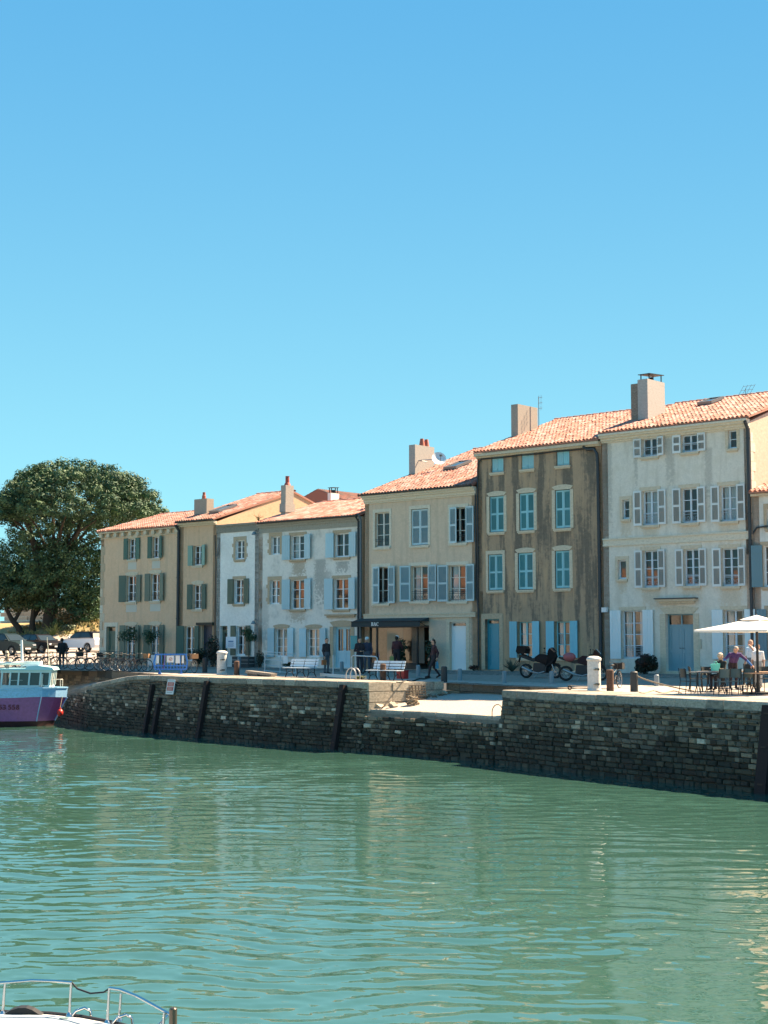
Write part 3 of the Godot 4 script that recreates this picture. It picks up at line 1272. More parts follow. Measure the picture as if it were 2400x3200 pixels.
# a casement window set back in its opening
func window(h: House, r: Rect2, cols: int, rows: int, m: Material, deep := 0.2, curtain := "") -> MeshInstance3D:
	var st := S()
	var z := -deep
	var a := r.position
	var b := r.end
	var f := 0.055
	bb(st, Vector3(a.x, a.y, z), Vector3(a.x + f, b.y, z + 0.06))
	bb(st, Vector3(b.x - f, a.y, z), Vector3(b.x, b.y, z + 0.06))
	bb(st, Vector3(a.x + f, b.y - f, z), Vector3(b.x - f, b.y, z + 0.06))
	bb(st, Vector3(a.x + f, a.y, z), Vector3(b.x - f, a.y + f * 1.5, z + 0.075))
	var iw := r.size.x - 2.0 * f
	var ih := r.size.y - 2.5 * f
	var x0 := a.x + f
	var y0 := a.y + f * 1.5
	for c in range(1, cols):
		var wd := 0.085 if cols == 2 or c * 2 == cols else 0.035
		bb(st, Vector3(x0 + iw * c / cols - wd * 0.5, y0, z + 0.004), Vector3(x0 + iw * c / cols + wd * 0.5, y0 + ih, z + 0.066))
	for k in range(1, rows):
		bb(st, Vector3(x0, y0 + ih * k / rows - 0.016, z + 0.008), Vector3(x0 + iw, y0 + ih * k / rows + 0.016, z + 0.05))
	var o := mk(st, "window", m, h.node)
	for c in cols:
		for k in rows:
			var p := Vector3(x0 + iw * (c + 0.5) / cols, y0 + ih * (k + 0.5) / rows, z + 0.025)
			inst(pane_mesh(), "pane", pane_mat(), o, Transform3D(Basis(Vector3.UP, jit(0.006)) * Basis(Vector3.RIGHT, jit(0.006)) * Basis.from_scale(Vector3(iw / cols, ih / rows, 1)), p))
	if curtain != "":
		var s2 := S()
		var n := 22
		var parts := [[0.0, 1.0]] if curtain == "blind" or curtain == "voile" else [[0.0, 0.30], [0.72, 1.0]]
		for q in parts:
			for i in n:
				var u0: float = lerpf(q[0], q[1], i / float(n))
				var u1: float = lerpf(q[0], q[1], (i + 1) / float(n))
				var zz := func(u): return z - 0.10 - (0.0 if curtain == "blind" else 0.028 * sin(u * r.size.x * 55.0))
				quad(s2, Vector3(x0 + iw * u0, y0, zz.call(u0)), Vector3(x0 + iw * u1, y0, zz.call(u1)), Vector3(x0 + iw * u1, y0 + ih, zz.call(u1)), Vector3(x0 + iw * u0, y0 + ih, zz.call(u0)))
		mk(s2, "curtain", mat("curtain_cream", Vector3(0.80, 0.66, 0.55), 0.95) if curtain == "blind" else mat("curtain_white", Vector3(0.80, 0.82, 0.82), 0.95), o)
	return o

# the same paint, weathered differently from leaf to leaf
func faded(m: Material) -> Material:
	var k := rng.randi() % 4
	var key := "%s_weathered_%d" % [m.resource_name, k]
	if not mats.has(key):
		var n: StandardMaterial3D = m.duplicate()
		n.resource_name = key
		var c: Color = m.albedo_color.srgb_to_linear()
		var g := (c.r + c.g + c.b) / 3.0
		var f: float = [0.0, 0.08, 0.16, 0.05][k]
		var w: float = [1.0, 1.06, 0.97, 0.90][k]
		n.albedo_color = lin(lerpf(c.r, g, f) * w, lerpf(c.g, g, f) * w, lerpf(c.b, g, f) * w)
		mats[key] = n
	return mats[key]

# one shutter leaf: hinge on its x = 0 edge, reaching to +x (or to -x)
func shutter(h: House, hinge: Vector3, w: float, hgt: float, dir: float, yaw: float, style: String, m: Material, m2: Material = null) -> MeshInstance3D:
	m = faded(m)
	m2 = faded(m2) if m2 else null
	var st := S()
	var t := 0.04
	var q := func(x0: float, y0: float, x1: float, y1: float, z0: float, z1: float): bb(st, Vector3(x0 * dir, y0, z0), Vector3(x1 * dir, y1, z1))
	if style == "P":
		# upright boards with narrow joints and two cross battens
		var n := maxi(2, int(round(w / 0.13)))
		for i in n:
			q.call(w * i / n + 0.004, 0.0, w * (i + 1) / n - 0.004, hgt, 0.0 if i % 2 else 0.003, t)
		q.call(0.01, 0.03, w - 0.01, hgt - 0.03, 0.006, t - 0.01)
		for y in [0.16, 0.84]:
			q.call(0.02, hgt * y - 0.05, w - 0.02, hgt * y + 0.05, -0.012, t + 0.016)
	else:
		var f := 0.065
		q.call(0.0, 0.0, f, hgt, 0.0, t)
		q.call(w - f, 0.0, w, hgt, 0.0, t)
		for y in [[0.0, 0.10], [hgt * 0.5 - 0.045, hgt * 0.5 + 0.045], [hgt - 0.08, hgt]]:
			q.call(f, y[0], w - f, y[1], 0.0, t)
	var o := mk(st, "shutter", m, h.node)
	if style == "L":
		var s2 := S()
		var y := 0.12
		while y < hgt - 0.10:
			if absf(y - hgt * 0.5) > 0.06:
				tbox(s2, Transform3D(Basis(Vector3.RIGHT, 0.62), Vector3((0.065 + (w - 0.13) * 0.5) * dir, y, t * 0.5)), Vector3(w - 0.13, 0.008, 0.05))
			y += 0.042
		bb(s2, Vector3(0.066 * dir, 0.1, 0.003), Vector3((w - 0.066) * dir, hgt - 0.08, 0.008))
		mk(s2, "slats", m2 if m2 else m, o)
	o.position = hinge
	o.rotation.y = yaw
	return o

func surround(h: House, r: Rect2, m: Material, wd := 0.14, proud := 0.018, arch := 0.0, ears := false) -> void:
	var st := S()
	var a := r.position
	var b := r.end
	bb(st, Vector3(a.x - wd, a.y, 0.001), Vector3(a.x, b.y, proud))
	bb(st, Vector3(b.x, a.y, 0.001), Vector3(b.x + wd, b.y, proud))
	if arch > 0.0:
		var n := 10
		var pl := PackedVector2Array()
		for i in n + 1:
			var k := i / float(n)
			pl.append(Vector2(lerpf(a.x, b.x, k), b.y - 0.001 + 0.0))
		for i in n + 1:
			var k := 1.0 - i / float(n)
			pl.append(Vector2(lerpf(a.x - wd, b.x + wd, k), b.y + wd * 0.9 + arch * (1.0 - pow(2.0 * k - 1.0, 2.0))))
		prism(st, pl, 0.001, proud)
	else:
		bb(st, Vector3(a.x - wd, b.y, 0.001), Vector3(b.x + wd, b.y + wd * 1.25, proud + 0.003))
	if ears:
		for y in [0.2, 0.75]:
			for x in [a.x - wd, b.x + wd]:
				bx(st, Vector3(x, a.y + r.size.y * y, proud * 0.5 + 0.002), Vector3(0.2, 0.2, proud))
	mk(st, "stone_surround", m, h.node)

func sill(h: House, r: Rect2, m: Material, drop := 0.10, out := 0.09, side := 0.08) -> void:
	var st := S()
	bb(st, Vector3(r.position.x - side, r.position.y - drop, -0.2), Vector3(r.end.x + side, r.position.y - 0.002, out))
	bb(st, Vector3(r.position.x - side + 0.03, r.position.y - drop - 0.05, 0.0015), Vector3(r.end.x + side - 0.03, r.position.y - drop - 0.001, out * 0.55))
	mk(st, "window_sill", m, h.node)

func guard(h: House, r: Rect2, m: Material, hgt := 0.5, fancy := true) -> void:
	var st := S()
	var z := -0.05
	for y in [hgt, hgt * 0.78, 0.1]:
		tube(st, Vector3(r.position.x, r.position.y + y, z), Vector3(r.end.x, r.position.y + y, z), 0.011, -1, 5)
	if fancy:
		var n := int(r.size.x / 0.16)
		for i in n:
			var x := r.position.x + r.size.x * (i + 0.5) / n
			ring(st, Vector3(x, r.position.y + hgt * 0.44, z), Vector3(0, 0, 1), 0.07, 0.008, 10, 4)
			tube(st, Vector3(x, r.position.y + 0.02, z), Vector3(x, r.position.y + 0.1, z), 0.008, -1, 4)
	mk(st, "window_guard", m, h.node)

func panel_door(h: House, r: Rect2, m: Material, leaves := 1, transom := 0.0, deep := 0.22, glass_from := 2.0) -> void:
	var a := r.position
	var wd := r.size.x
	var hg := r.size.y - transom
	var z := -deep
	var fr := S()
	bb(fr, Vector3(a.x, a.y, z - 0.03), Vector3(a.x + 0.06, r.end.y, z + 0.05))
	bb(fr, Vector3(r.end.x - 0.06, a.y, z - 0.03), Vector3(r.end.x, r.end.y, z + 0.05))
	bb(fr, Vector3(a.x + 0.06, r.end.y - 0.06, z - 0.03), Vector3(r.end.x - 0.06, r.end.y, z + 0.05))
	if transom > 0.0:
		bb(fr, Vector3(a.x + 0.06, a.y + hg - 0.03, z - 0.03), Vector3(r.end.x - 0.06, a.y + hg + 0.03, z + 0.055))
	var frame := mk(fr, "door_frame", m, h.node)
	if transom > 0.0:
		for k in leaves:
			inst(pane_mesh(), "pane", pane_mat(), frame, Transform3D(Basis.from_scale(Vector3((wd - 0.12) / leaves - 0.03, transom - 0.1, 1)), Vector3(a.x + 0.06 + (wd - 0.12) * (k + 0.5) / leaves, a.y + hg + transom * 0.5 - 0.015, z)))
		if leaves > 1:
			var s5 := S()
			bb(s5, Vector3(a.x + wd * 0.5 - 0.03, a.y + hg + 0.03, z - 0.02), Vector3(a.x + wd * 0.5 + 0.03, r.end.y - 0.06, z + 0.04))
			mk(s5, "transom_bar", m, frame)
	for k in leaves:
		var lw := (wd - 0.12) / leaves
		var x0 := a.x + 0.06 + lw * k
		var st := S()
		bb(st, Vector3(x0 + 0.004, a.y + 0.01, z - 0.02), Vector3(x0 + lw - 0.004, a.y + hg * minf(glass_from, 1.0) - 0.032, z + 0.012))
		# stiles and rails standing proud of sunk panels
		var rails := [0.0, 0.10, 0.40, 0.47, 0.95, 1.0] if glass_from > 1.0 else [0.0, 0.08, glass_from - 0.06, glass_from, 0.95, 1.0]
		for q in [[rails[0], rails[1]], [rails[2], rails[3]], [rails[4], rails[5]]]:
			bb(st, Vector3(x0 + 0.10, a.y + 0.01 + (hg - 0.045) * q[0], z + 0.012), Vector3(x0 + lw - 0.10, a.y + 0.01 + (hg - 0.045) * q[1], z + 0.034))
		bb(st, Vector3(x0 + 0.005, a.y + 0.01, z + 0.012), Vector3(x0 + 0.10, a.y + hg - 0.035, z + 0.034))
		bb(st, Vector3(x0 + lw - 0.10, a.y + 0.01, z + 0.012), Vector3(x0 + lw - 0.005, a.y + hg - 0.035, z + 0.034))
		if glass_from > 1.0:
			for q in [[0.14, 0.36], [0.51, 0.91]]:
				bb(st, Vector3(x0 + 0.16, a.y + hg * q[0], z + 0.012), Vector3(x0 + lw - 0.16, a.y + hg * q[1], z + 0.022))
		var o := mk(st, "door", m, h.node)
		if glass_from <= 1.0:
			for c in 2:
				inst(pane_mesh(), "pane", pane_mat(), o, Transform3D(Basis.from_scale(Vector3((lw - 0.24) * 0.5, hg * (0.95 - glass_from), 1)), Vector3(x0 + 0.11 + (lw - 0.22) * (c * 0.5 + 0.25), a.y + hg * (0.95 + glass_from) * 0.5, z)))
			var s6 := S()
			bb(s6, Vector3(x0 + lw * 0.5 - 0.015, a.y + hg * glass_from, z - 0.01), Vector3(x0 + lw * 0.5 + 0.015, a.y + hg * 0.95, z + 0.03))
			mk(s6, "glazing_bar", m, o)
		var s3 := S()
		var hx := x0 + lw - 0.07 if k == 0 else x0 + 0.07
		tube(s3, Vector3(hx, a.y + 1.0, z + 0.03), Vector3(hx, a.y + 1.0, z + 0.075), 0.012, -1, 6)
		tube(s3, Vector3(hx - 0.05, a.y + 1.0, z + 0.075), Vector3(hx + 0.05, a.y + 1.0, z + 0.075), 0.011, -1, 6)
		mk(s3, "handle", mat("dark_iron", Vector3(0.03, 0.03, 0.03), 0.5, 0.6), o)

func downpipe(h: House, x: float, y0: float, y1: float, m: Material, r := 0.055, z := 0.09) -> void:
	var st := S()
	tube(st, Vector3(x, y0, z), Vector3(x, y1 - 0.5, z), r, -1, 8)
	sweep(st, [Vector3(x, y1 - 0.52, z), Vector3(x, y1 - 0.3, z), Vector3(x, y1 - 0.05, z + 0.2), Vector3(x, y1, z + 0.25)], r, 8)
	for k in 4:
		var y := lerpf(y0 + 0.4, y1 - 0.7, k / 3.0)
		tube(st, Vector3(x, y - 0.02, z), Vector3(x, y + 0.02, z), r * 1.3, -1, 8)
	mk(st, "downpipe", m, h.node)

func gutter(h: House, m: Material, x0 := 0.0, x1 := -1.0) -> void:
	var st := S()
	var xe := h.w if x1 < 0.0 else x1
	var n := 8
	var c := Vector3(0, h.eave - 0.10, 0.40)
	for i in n:
		var t0 := PI + PI * i / n
		var t1 := PI + PI * (i + 1) / n
		var p := Vector3(0, sin(t0) * 0.085, cos(t0) * 0.085) + c
		var q := Vector3(0, sin(t1) * 0.085, cos(t1) * 0.085) + c
		quad(st, Vector3(x0, p.y, p.z), Vector3(xe, p.y, p.z), Vector3(xe, q.y, q.z), Vector3(x0, q.y, q.z))
	for x in [x0, xe]:
		tube(st, Vector3(x - 0.004, c.y - 0.02, c.z), Vector3(x + 0.004, c.y - 0.02, c.z), 0.08, -1, 10)
	mk(st, "gutter", m, h.node)

# kinds: w casement, c closed shutters; entry = [kind, x0, x1, ytop, ybottom, cols, rows, shutter style, flags, shutter material, slat material, frame material]
# flags: s sill, u stone surround, e surround with ears, a arched surround, g guard, G plain guard bars, b cream blind, v voile, t tied curtains, h half-closed left leaf, p pale patch below, L only left leaf, R only right leaf
func fit(h: House, list: Array, frame: Material, stone: Material, iron: Material) -> void:
	for e in list:
		var r := hrect(h, e[1], e[2], e[3], e[4])
		var fl: String = e[8]
		h.holes.append(r)
		var sm: Material = e[9] if e.size() > 9 else null
		var sl: Material = e[10] if e.size() > 10 else sm
		var lw := r.size.x * 0.5
		if e[0] == "c":
			var so := 0.03
			shutter(h, Vector3(r.position.x + 0.012, r.position.y + so, -0.09), lw - 0.016, r.size.y - so - 0.02, 1.0, 0.0, e[7], sm, sl)
			shutter(h, Vector3(r.end.x - 0.012, r.position.y + so, -0.09), lw - 0.016, r.size.y - so - 0.02, -1.0, 0.0, e[7], sm, sl)
		else:
			var cur := "blind" if "b" in fl else ("voile" if "v" in fl else ("tied" if "t" in fl else ""))
			window(h, r, e[5], e[6], frame, 0.2, cur)
			if e[7] != "":
				var hg := r.size.y + 0.02
				if not "R" in fl:
					if "h" in fl:
						shutter(h, Vector3(r.position.x + 0.01, r.position.y, 0.03), lw, hg, 1.0, -0.20, e[7], sm, sl)
					else:
						shutter(h, Vector3(r.position.x - 0.02, r.position.y, 0.045), lw, hg, -1.0, 0.04 + pow(rng.randf(), 2.5) * 0.42, e[7], sm, sl)
				if not "L" in fl:
					shutter(h, Vector3(r.end.x + 0.02, r.position.y, 0.045), lw, hg, 1.0, -0.03 - pow(rng.randf(), 2.5) * 0.30, e[7], sm, sl)
		if "s" in fl:
			sill(h, r, stone)
		if "u" in fl:
			surround(h, r, stone)
		elif "e" in fl:
			surround(h, r, stone, 0.17, 0.016, 0.0, true)
		elif "a" in fl:
			surround(h, r, stone, 0.17, 0.03, 0.09)
		if "g" in fl:
			guard(h, r, iron)
		elif "G" in fl:
			guard(h, r, iron, 0.42, false)
		if "p" in fl:
			var st := S()
			bb(st, Vector3(r.position.x - 0.03, r.position.y - 0.62, 0.001), Vector3(r.end.x + 0.03, r.position.y - 0.17, 0.007))
			mk(st, "repair_patch", mat("pale_render", Vector3(0.56, 0.52, 0.45), 0.95), h.node)

func skylight(h: House, px0: float, px1: float, py: float, wd: float, lg: float) -> void:
	var a := roof_point(h, (px0 + px1) * 0.5, py)
	var slope := Vector3(0, h.pitch, -1).normalized()
	var nrm := Vector3(0, 1, h.pitch).normalized()
	var t := Transform3D(Basis(Vector3.RIGHT, nrm, -slope), a + nrm * 0.08)
	var st := S()
	tbox(st, t * Transform3D(Basis.IDENTITY, Vector3(-wd * 0.5, 0, 0)), Vector3(0.07, 0.14, lg))
	tbox(st, t * Transform3D(Basis.IDENTITY, Vector3(wd * 0.5, 0, 0)), Vector3(0.07, 0.14, lg))
	tbox(st, t * Transform3D(Basis.IDENTITY, Vector3(0, 0, lg * 0.5)), Vector3(wd + 0.07, 0.14, 0.07))
	tbox(st, t * Transform3D(Basis.IDENTITY, Vector3(0, 0, -lg * 0.5)), Vector3(wd + 0.07, 0.14, 0.07))
	var o := mk(st, "skylight", mat("grey_metal", Vector3(0.20, 0.21, 0.22), 0.4, 0.5), h.node)
	var s2 := S()
	tbox(s2, t * Transform3D(Basis.IDENTITY, Vector3(0, 0.02, 0)), Vector3(wd, 0.02, lg))
	mk(s2, "pane", mat("roof_glass", Vector3(0.03, 0.04, 0.05), 0.04), o)

func antenna(h: House, p: Vector3, hgt: float) -> void:
	var st := S()
	tube(st, p, p + Vector3(0, hgt, 0), 0.018, -1, 6)
	for k in 3:
		var y := hgt - 0.08 - k * 0.28
		tube(st, p + Vector3(0.04, y, 0.1), p + Vector3(0.30, y, 0.1), 0.01, -1, 4)
		for j in 3:
			tube(st, p + Vector3(0.08 + j * 0.09, y - 0.12, 0.1), p + Vector3(0.08 + j * 0.09, y + 0.12, 0.1), 0.006, -1, 4)
	mk(st, "antenna", mat("aerial_metal", Vector3(0.25, 0.26, 0.27), 0.5, 0.7), h.node)

func text(parent: Node, s: String, hgt: float, t: Transform3D, m: Material, called := "lettering", font := "Droid Serif", bold := true) -> void:
	var tm := TextMesh.new()
	tm.text = s
	var f := SystemFont.new()
	f.font_names = PackedStringArray([font])
	if bold:
		f.font_weight = 700
	tm.font = f
	tm.font_size = 32
	tm.pixel_size = hgt / 24.0
	tm.depth = 0.012
	var o := MeshInstance3D.new()
	o.mesh = tm
	o.transform = t
	put(o, called, m, parent)

func build_houses() -> void:
	var white := mat("white_joinery", Vector3(0.74, 0.76, 0.78), 0.5)
	var blue_white := mat("pale_blue_joinery", Vector3(0.60, 0.67, 0.74), 0.5)
	var iron := mat("wrought_iron", Vector3(0.10, 0.12, 0.13), 0.55, 0.3)
	var pale_iron := mat("painted_iron", Vector3(0.45, 0.52, 0.58), 0.55)
	var zinc := mat("dark_zinc", Vector3(0.045, 0.052, 0.06), 0.55, 0.3)
	var lime := tint_mat("limestone", Vector3(0.60, 0.50, 0.38), 3, 1.4)
	var lime2 := tint_mat("pale_limestone", Vector3(0.66, 0.58, 0.47), 3, 1.4)
	var brown_stone := tint_mat("brown_limestone", Vector3(0.46, 0.35, 0.245), 3, 1.3)
	var cement := tint_mat("cement", Vector3(0.34, 0.31, 0.28), 3, 1.1)
	var terra := mat("terracotta_pot", Vector3(0.34, 0.10, 0.065), 0.7)
	var gable := tint_mat("warm_render", Vector3(0.52, 0.34, 0.22), 3, 2.0)

	# ---- 1: tan corner house
	var h := new_house("tan rendered corner house with green shutters and pale quoins beside the big tree", 313, 560, Vector2(435, 1648), Vector2(435, 1661), 4.9, 0.27)
	var g1 := mat("deep_green_paint", Vector3(0.040, 0.135, 0.105), 0.55)
	var g2 := mat("grey_green_paint", Vector3(0.12, 0.165, 0.125), 0.6)
	fit(h, [["w", 402, 426, 1683, 1748, 2, 3, "P", "sGpa", g1], ["w", 477, 500, 1677, 1744, 2, 3, "P", "sGpa", g1], ["w", 396, 427, 1799, 1881, 2, 3, "P", "sGpa", g2], ["w", 471, 501, 1793, 1878, 2, 3, "P", "sGpa", g2], ["w", 393, 424, 1955, 2070, 2, 4, "P", "at", g2], ["w", 469, 499, 1954, 2072, 2, 4, "P", "at", g2]], white, lime, iron)
	var r := hrect(h, 332, 361, 1958, 2078)
	h.holes.append(r)
	panel_door(h, r, g2, 1, 0.3)
	surround(h, r, lime2, 0.2, 0.025)
	front_wall(h, plaster(h, 101, Vector3(0.70, 0.465, 0.305), "faint", Vector3(0.64, 0.445, 0.305)))
	shell(h, gable)
	roof(h, 0.86, 0.12, 0.0, 0.4)
	cornice(h, lime, [[0.0, 0.07, 0.26], [0.34, 0.06, 0.06]])
	for k in 11:
		var s := S()
		bx(s, Vector3(0.15 + k * (h.w - 0.3) / 10.0, h.eave - 0.37, 0.10), Vector3(0.26, 0.24, 0.20))
		mk(s, "modillion", lime, h.node)
	for k in 15:
		var s := S()
		var lw := 0.42 if k % 2 else 0.24
		var y := 0.1 + k * 0.52
		if y < h.wall - 0.8:
			bb(s, Vector3(-0.012, y, -0.3), Vector3(lw + jit(0.03), y + 0.5, 0.012))
			mk(s, "quoin", [lime, lime2, brown_stone][rng.randi() % 3], h.node)
	downpipe(h, h.w - 0.03, 0.0, h.eave - 0.1, zinc, 0.085)

	# ---- 2: narrow tan house
	h = new_house("narrow tan house with pale green upper shutters and dark gutter", 561, 675, Vector2(620, 1622), Vector2(620, 1634), 6.3, 0.32)
	var g3 := mat("light_green_paint", Vector3(0.20, 0.36, 0.30), 0.55)
	var g4 := mat("bottle_green_paint", Vector3(0.065, 0.125, 0.098), 0.6)
	fit(h, [["w", 605, 633, 1705, 1767, 2, 3, "P", "sG", g3], ["w", 604, 632, 1827, 1904, 2, 3, "P", "sGa", g4], ["w", 577, 610, 1957, 2066, 2, 3, "P", "", g4]], white, lime, iron)
	r = hrect(h, 630, 664, 1954, 2080)
	h.holes.append(r)
	panel_door(h, r, mat("dark_door_blue", Vector3(0.035, 0.045, 0.075), 0.5), 1, 0.0)
	var st := S()
	bb(st, Vector3(r.position.x - 0.35, r.end.y, 0.0), Vector3(r.end.x + 0.12, r.end.y + 0.16, 0.16))
	mk(st, "wooden_lintel", mat("old_oak", Vector3(0.07, 0.05, 0.035), 0.85), h.node)
	front_wall(h, plaster(h, 121, Vector3(0.67, 0.445, 0.29), "faint", Vector3(0.59, 0.405, 0.275)))
	shell(h, gable)
	roof(h, 0.84, 0.0, 0.06, 0.8)
	cornice(h, lime, [[0.02, 0.12, 0.24], [0.14, 0.10, 0.10]])
	gutter(h, zinc)
	st = S()
	sweep(st, [Vector3(h.w - 0.02, 0.2, 0.05), Vector3(h.w - 0.03, 3.0, 0.05), Vector3(h.w, 6.0, 0.05), Vector3(h.w - 0.1, 7.6, 0.05)], 0.022, 5)
	mk(st, "cable", zinc, h.node)
	var ch := chimney(h, 607, 646, 668, 1561, 1.15, tint_mat("chimney_render", Vector3(0.35, 0.29, 0.24), 3, 1.2))
	st = S()
	lathe(st, [Vector2(0.0, 0.0), Vector2(0.13, 0.0), Vector2(0.12, 0.22), Vector2(0.09, 0.24), Vector2(0.09, 0.42), Vector2(0.0, 0.42)], 10)
	mk(st, "chimney_pot", terra, ch)
	skylight(h, 668, 728, 1593, 0.8, 1.5)

	# ---- 3: small white house with a flat parapet
	h = new_house("small white house with olive shutters and a plain parapet", 676, 807, Vector2(742, 1638), Vector2(742, 1644), 5.0, 0.02)
	var g5 := mat("olive_paint", Vector3(0.095, 0.125, 0.088), 0.6)
	fit(h, [["w", 736, 764, 1688, 1748, 2, 3, "", "se"], ["w", 732, 763, 1810, 1887, 2, 3, "P", "su", g5], ["w", 739, 769, 1956, 2048, 2, 3, "P", "", g5]], white, brown_stone, iron)
	r = hrect(h, 687, 710, 1956, 2082)
	h.holes.append(r)
	panel_door(h, r, g5, 1, 0.25, 0.25, 0.45)
	front_wall(h, plaster(h, 131, Vector3(0.80, 0.765, 0.72), "plain"))
	shell(h, cement)
	st = S()
	bb(st, Vector3(0, h.wall - 0.34, 0.003), Vector3(h.w, h.wall + 0.02, 0.05))
	bb(st, Vector3(-0.0, h.wall + 0.02, -0.3), Vector3(h.w, h.wall + 0.14, 0.12))
	mk(st, "parapet", tint_mat("mossy_parapet", Vector3(0.26, 0.235, 0.195), 1, 0.9), h.node)
	st = S()
	bb(st, Vector3(0.3, h.wall - 0.2, -9.7), Vector3(h.w - 0.3, h.wall - 0.08, -0.31))
	mk(st, "roof", cement, h.node)
	st = S()
	tube(st, hp(h, 679, 1738) + Vector3(0, 0, 0.04), hp(h, 699, 1684) + Vector3(0, 0, 0.28), 0.045, 0.035, 7)
	mk(st, "bracket_pole", mat("weathered_pole", Vector3(0.16, 0.17, 0.18), 0.7), h.node)
	notice_board(h)
	# ---- 4: mottled house with blue shutters
	h = new_house("mottled whitewashed house with light blue shutters and stone window frames", 808, 1131, Vector2(975, 1617), Vector2(975, 1626), 4.8, 0.29)
	var b1 := mat("light_blue_paint", Vector3(0.42, 0.61, 0.68), 0.55)
	fit(h, [["w", 847, 875, 1676, 1733, 2, 2, "", "ev"], ["w", 909, 953, 1673, 1748, 2, 3, "P", "ust", b1], ["w", 1046, 1092, 1666, 1741, 2, 2, "P", "us", b1], ["w", 843, 874, 1813, 1888, 2, 3, "", "et"], ["w", 909, 953, 1811, 1904, 2, 3, "P", "us", b1], ["w", 1043, 1091, 1808, 1904, 2, 3, "P", "us", b1], ["w", 860, 900, 1964, 2053, 2, 3, "P", "ab", b1], ["w", 960, 1001, 1965, 2053, 2, 3, "P", "ab", b1]], white, brown_stone, iron)
	r = hrect(h, 1042, 1096, 1958, 2087)
	h.holes.append(r)
	panel_door(h, r, b1, 2, 0.0, 0.24, 0.42)
	surround(h, r, brown_stone, 0.26, 0.03, 0.1)
	st = S()
	bb(st, Vector3(r.position.x - 0.5, r.end.y + 0.58, 0.001), Vector3(r.end.x + 0.42, r.end.y + 0.66, 0.20))
	bb(st, Vector3(r.position.x - 0.42, r.end.y + 0.48, 0.001), Vector3(r.end.x + 0.34, r.end.y + 0.58, 0.12))
	mk(st, "door_cornice", brown_stone, h.node)
	var p1 := hp(h, 934, 1780)
	var p2 := hp(h, 1070, 1775)
	var p3 := hp(h, 930, 1930)
	var p4 := hp(h, 1000, 1800)
	var p5 := hp(h, 1000, 1990)
	var grey := Vector3(0.35, 0.33, 0.295)
	var tan := Vector3(0.43, 0.34, 0.25)
	front_wall(h, plaster(h, 141, Vector3(0.78, 0.72, 0.65), "mould", Vector3(0.49, 0.46, 0.415), [[p1.x, p1.y + 0.45, 1.05, 1.0, tan, 0.8], [p2.x, p2.y + 0.35, 1.0, 0.6, grey * 1.05, 0.8], [p3.x, p3.y + 0.5, 1.2, 0.75, tan, 0.7], [p4.x, p4.y + 0.9, 0.9, 2.1, grey, 0.75], [p4.x + 0.3, p4.y + 0.2, 1.2, 1.6, grey * 1.2, 0.6], [0.45, 4.5, 0.8, 4.0, grey * 1.2, 0.55], [p5.x - 0.2, p5.y + 0.7, 0.6, 1.4, grey * 1.2, 0.5]]))
	shell(h, gable)
	roof(h, 0.98, 0.0, 0.0, 0.1)
	cornice(h, tint_mat("grey_cornice", Vector3(0.34, 0.32, 0.28), 3, 1.2), [[0.0, 0.10, 0.24], [0.10, 0.12, 0.12], [0.22, 0.28, 0.04]])
	gutter(h, zinc, 0.3)
	downpipe(h, h.w - 0.18, 0.0, h.eave - 0.1, zinc, 0.06)
	downpipe(h, h.w - 0.02, 0.0, h.eave - 0.05, mat("grey_pipe", Vector3(0.12, 0.15, 0.17), 0.5), 0.06)
	ch = chimney(h, 878, 893, 918, 1517, 1.35, cement, 2.4, "chimney")
	st = S()
	lathe(st, [Vector2(0.0, 0.0), Vector2(0.2, 0.0), Vector2(0.15, 0.14), Vector2(0.12, 0.16), Vector2(0.115, 0.52), Vector2(0.135, 0.54), Vector2(0.0, 0.54)], 12)
	mk(st, "chimney_pot", mat("red_pot", Vector3(0.34, 0.075, 0.055), 0.6), ch)
	st = S()
	for q in [[-1.65, 0.10], [-1.05, 0.06]]:
		bx(st, Vector3(0, q[0] - 0.25, 0), Vector3(0.37 + q[1] * 2.0, 0.5, 0.64 + q[1] * 2.0))
	mk(st, "chimney_base", cement, ch)
	ch = chimney(h, 1024, 1034, 1060, 1541, 5.3, mat("white_render", Vector3(0.74, 0.70, 0.66), 0.9), 1.0)
	metal_cap(ch, 0.34)
	st = S()
	for k in 16:
		sweep(st, [Vector3(0, 0, 0), Vector3(jit(0.1), 0.18, jit(0.1)), Vector3(jit(0.35), rng.randf_range(0.2, 0.5), jit(0.3))], 0.02, 4, 0.004)
	var weed := mk(st, "wall_weed", mat("ochre_weed", Vector3(0.13, 0.13, 0.03), 0.9), h.node)
	weed.position = Vector3(0.05, h.eave + 0.02, 0.1)
	lamp(h, hp(h, 808, 1668))
	lamp(h, hp(h, 806, 1946))
	st = S()
	var tp := hp(h, 1107, 2008)
	bx(st, tp + Vector3(0, 0, 0.03), Vector3(0.48, 0.72, 0.04))
	mk(st, "notice_panel", mat("teal_panel", Vector3(0.03, 0.30, 0.33), 0.5), h.node)

	# ---- 5: cafe house
	h = new_house("beige three storey house with a dark shop awning and louvred grey blue shutters", 1140, 1491, Vector2(1315, 1526), Vector2(1315, 1541), 9.4, 0.345)
	var b2 := mat("grey_blue_paint", Vector3(0.44, 0.58, 0.62), 0.55)
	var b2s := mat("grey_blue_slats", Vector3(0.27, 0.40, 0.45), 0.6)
	var cream := mat("cream_joinery", Vector3(0.66, 0.63, 0.56), 0.5)
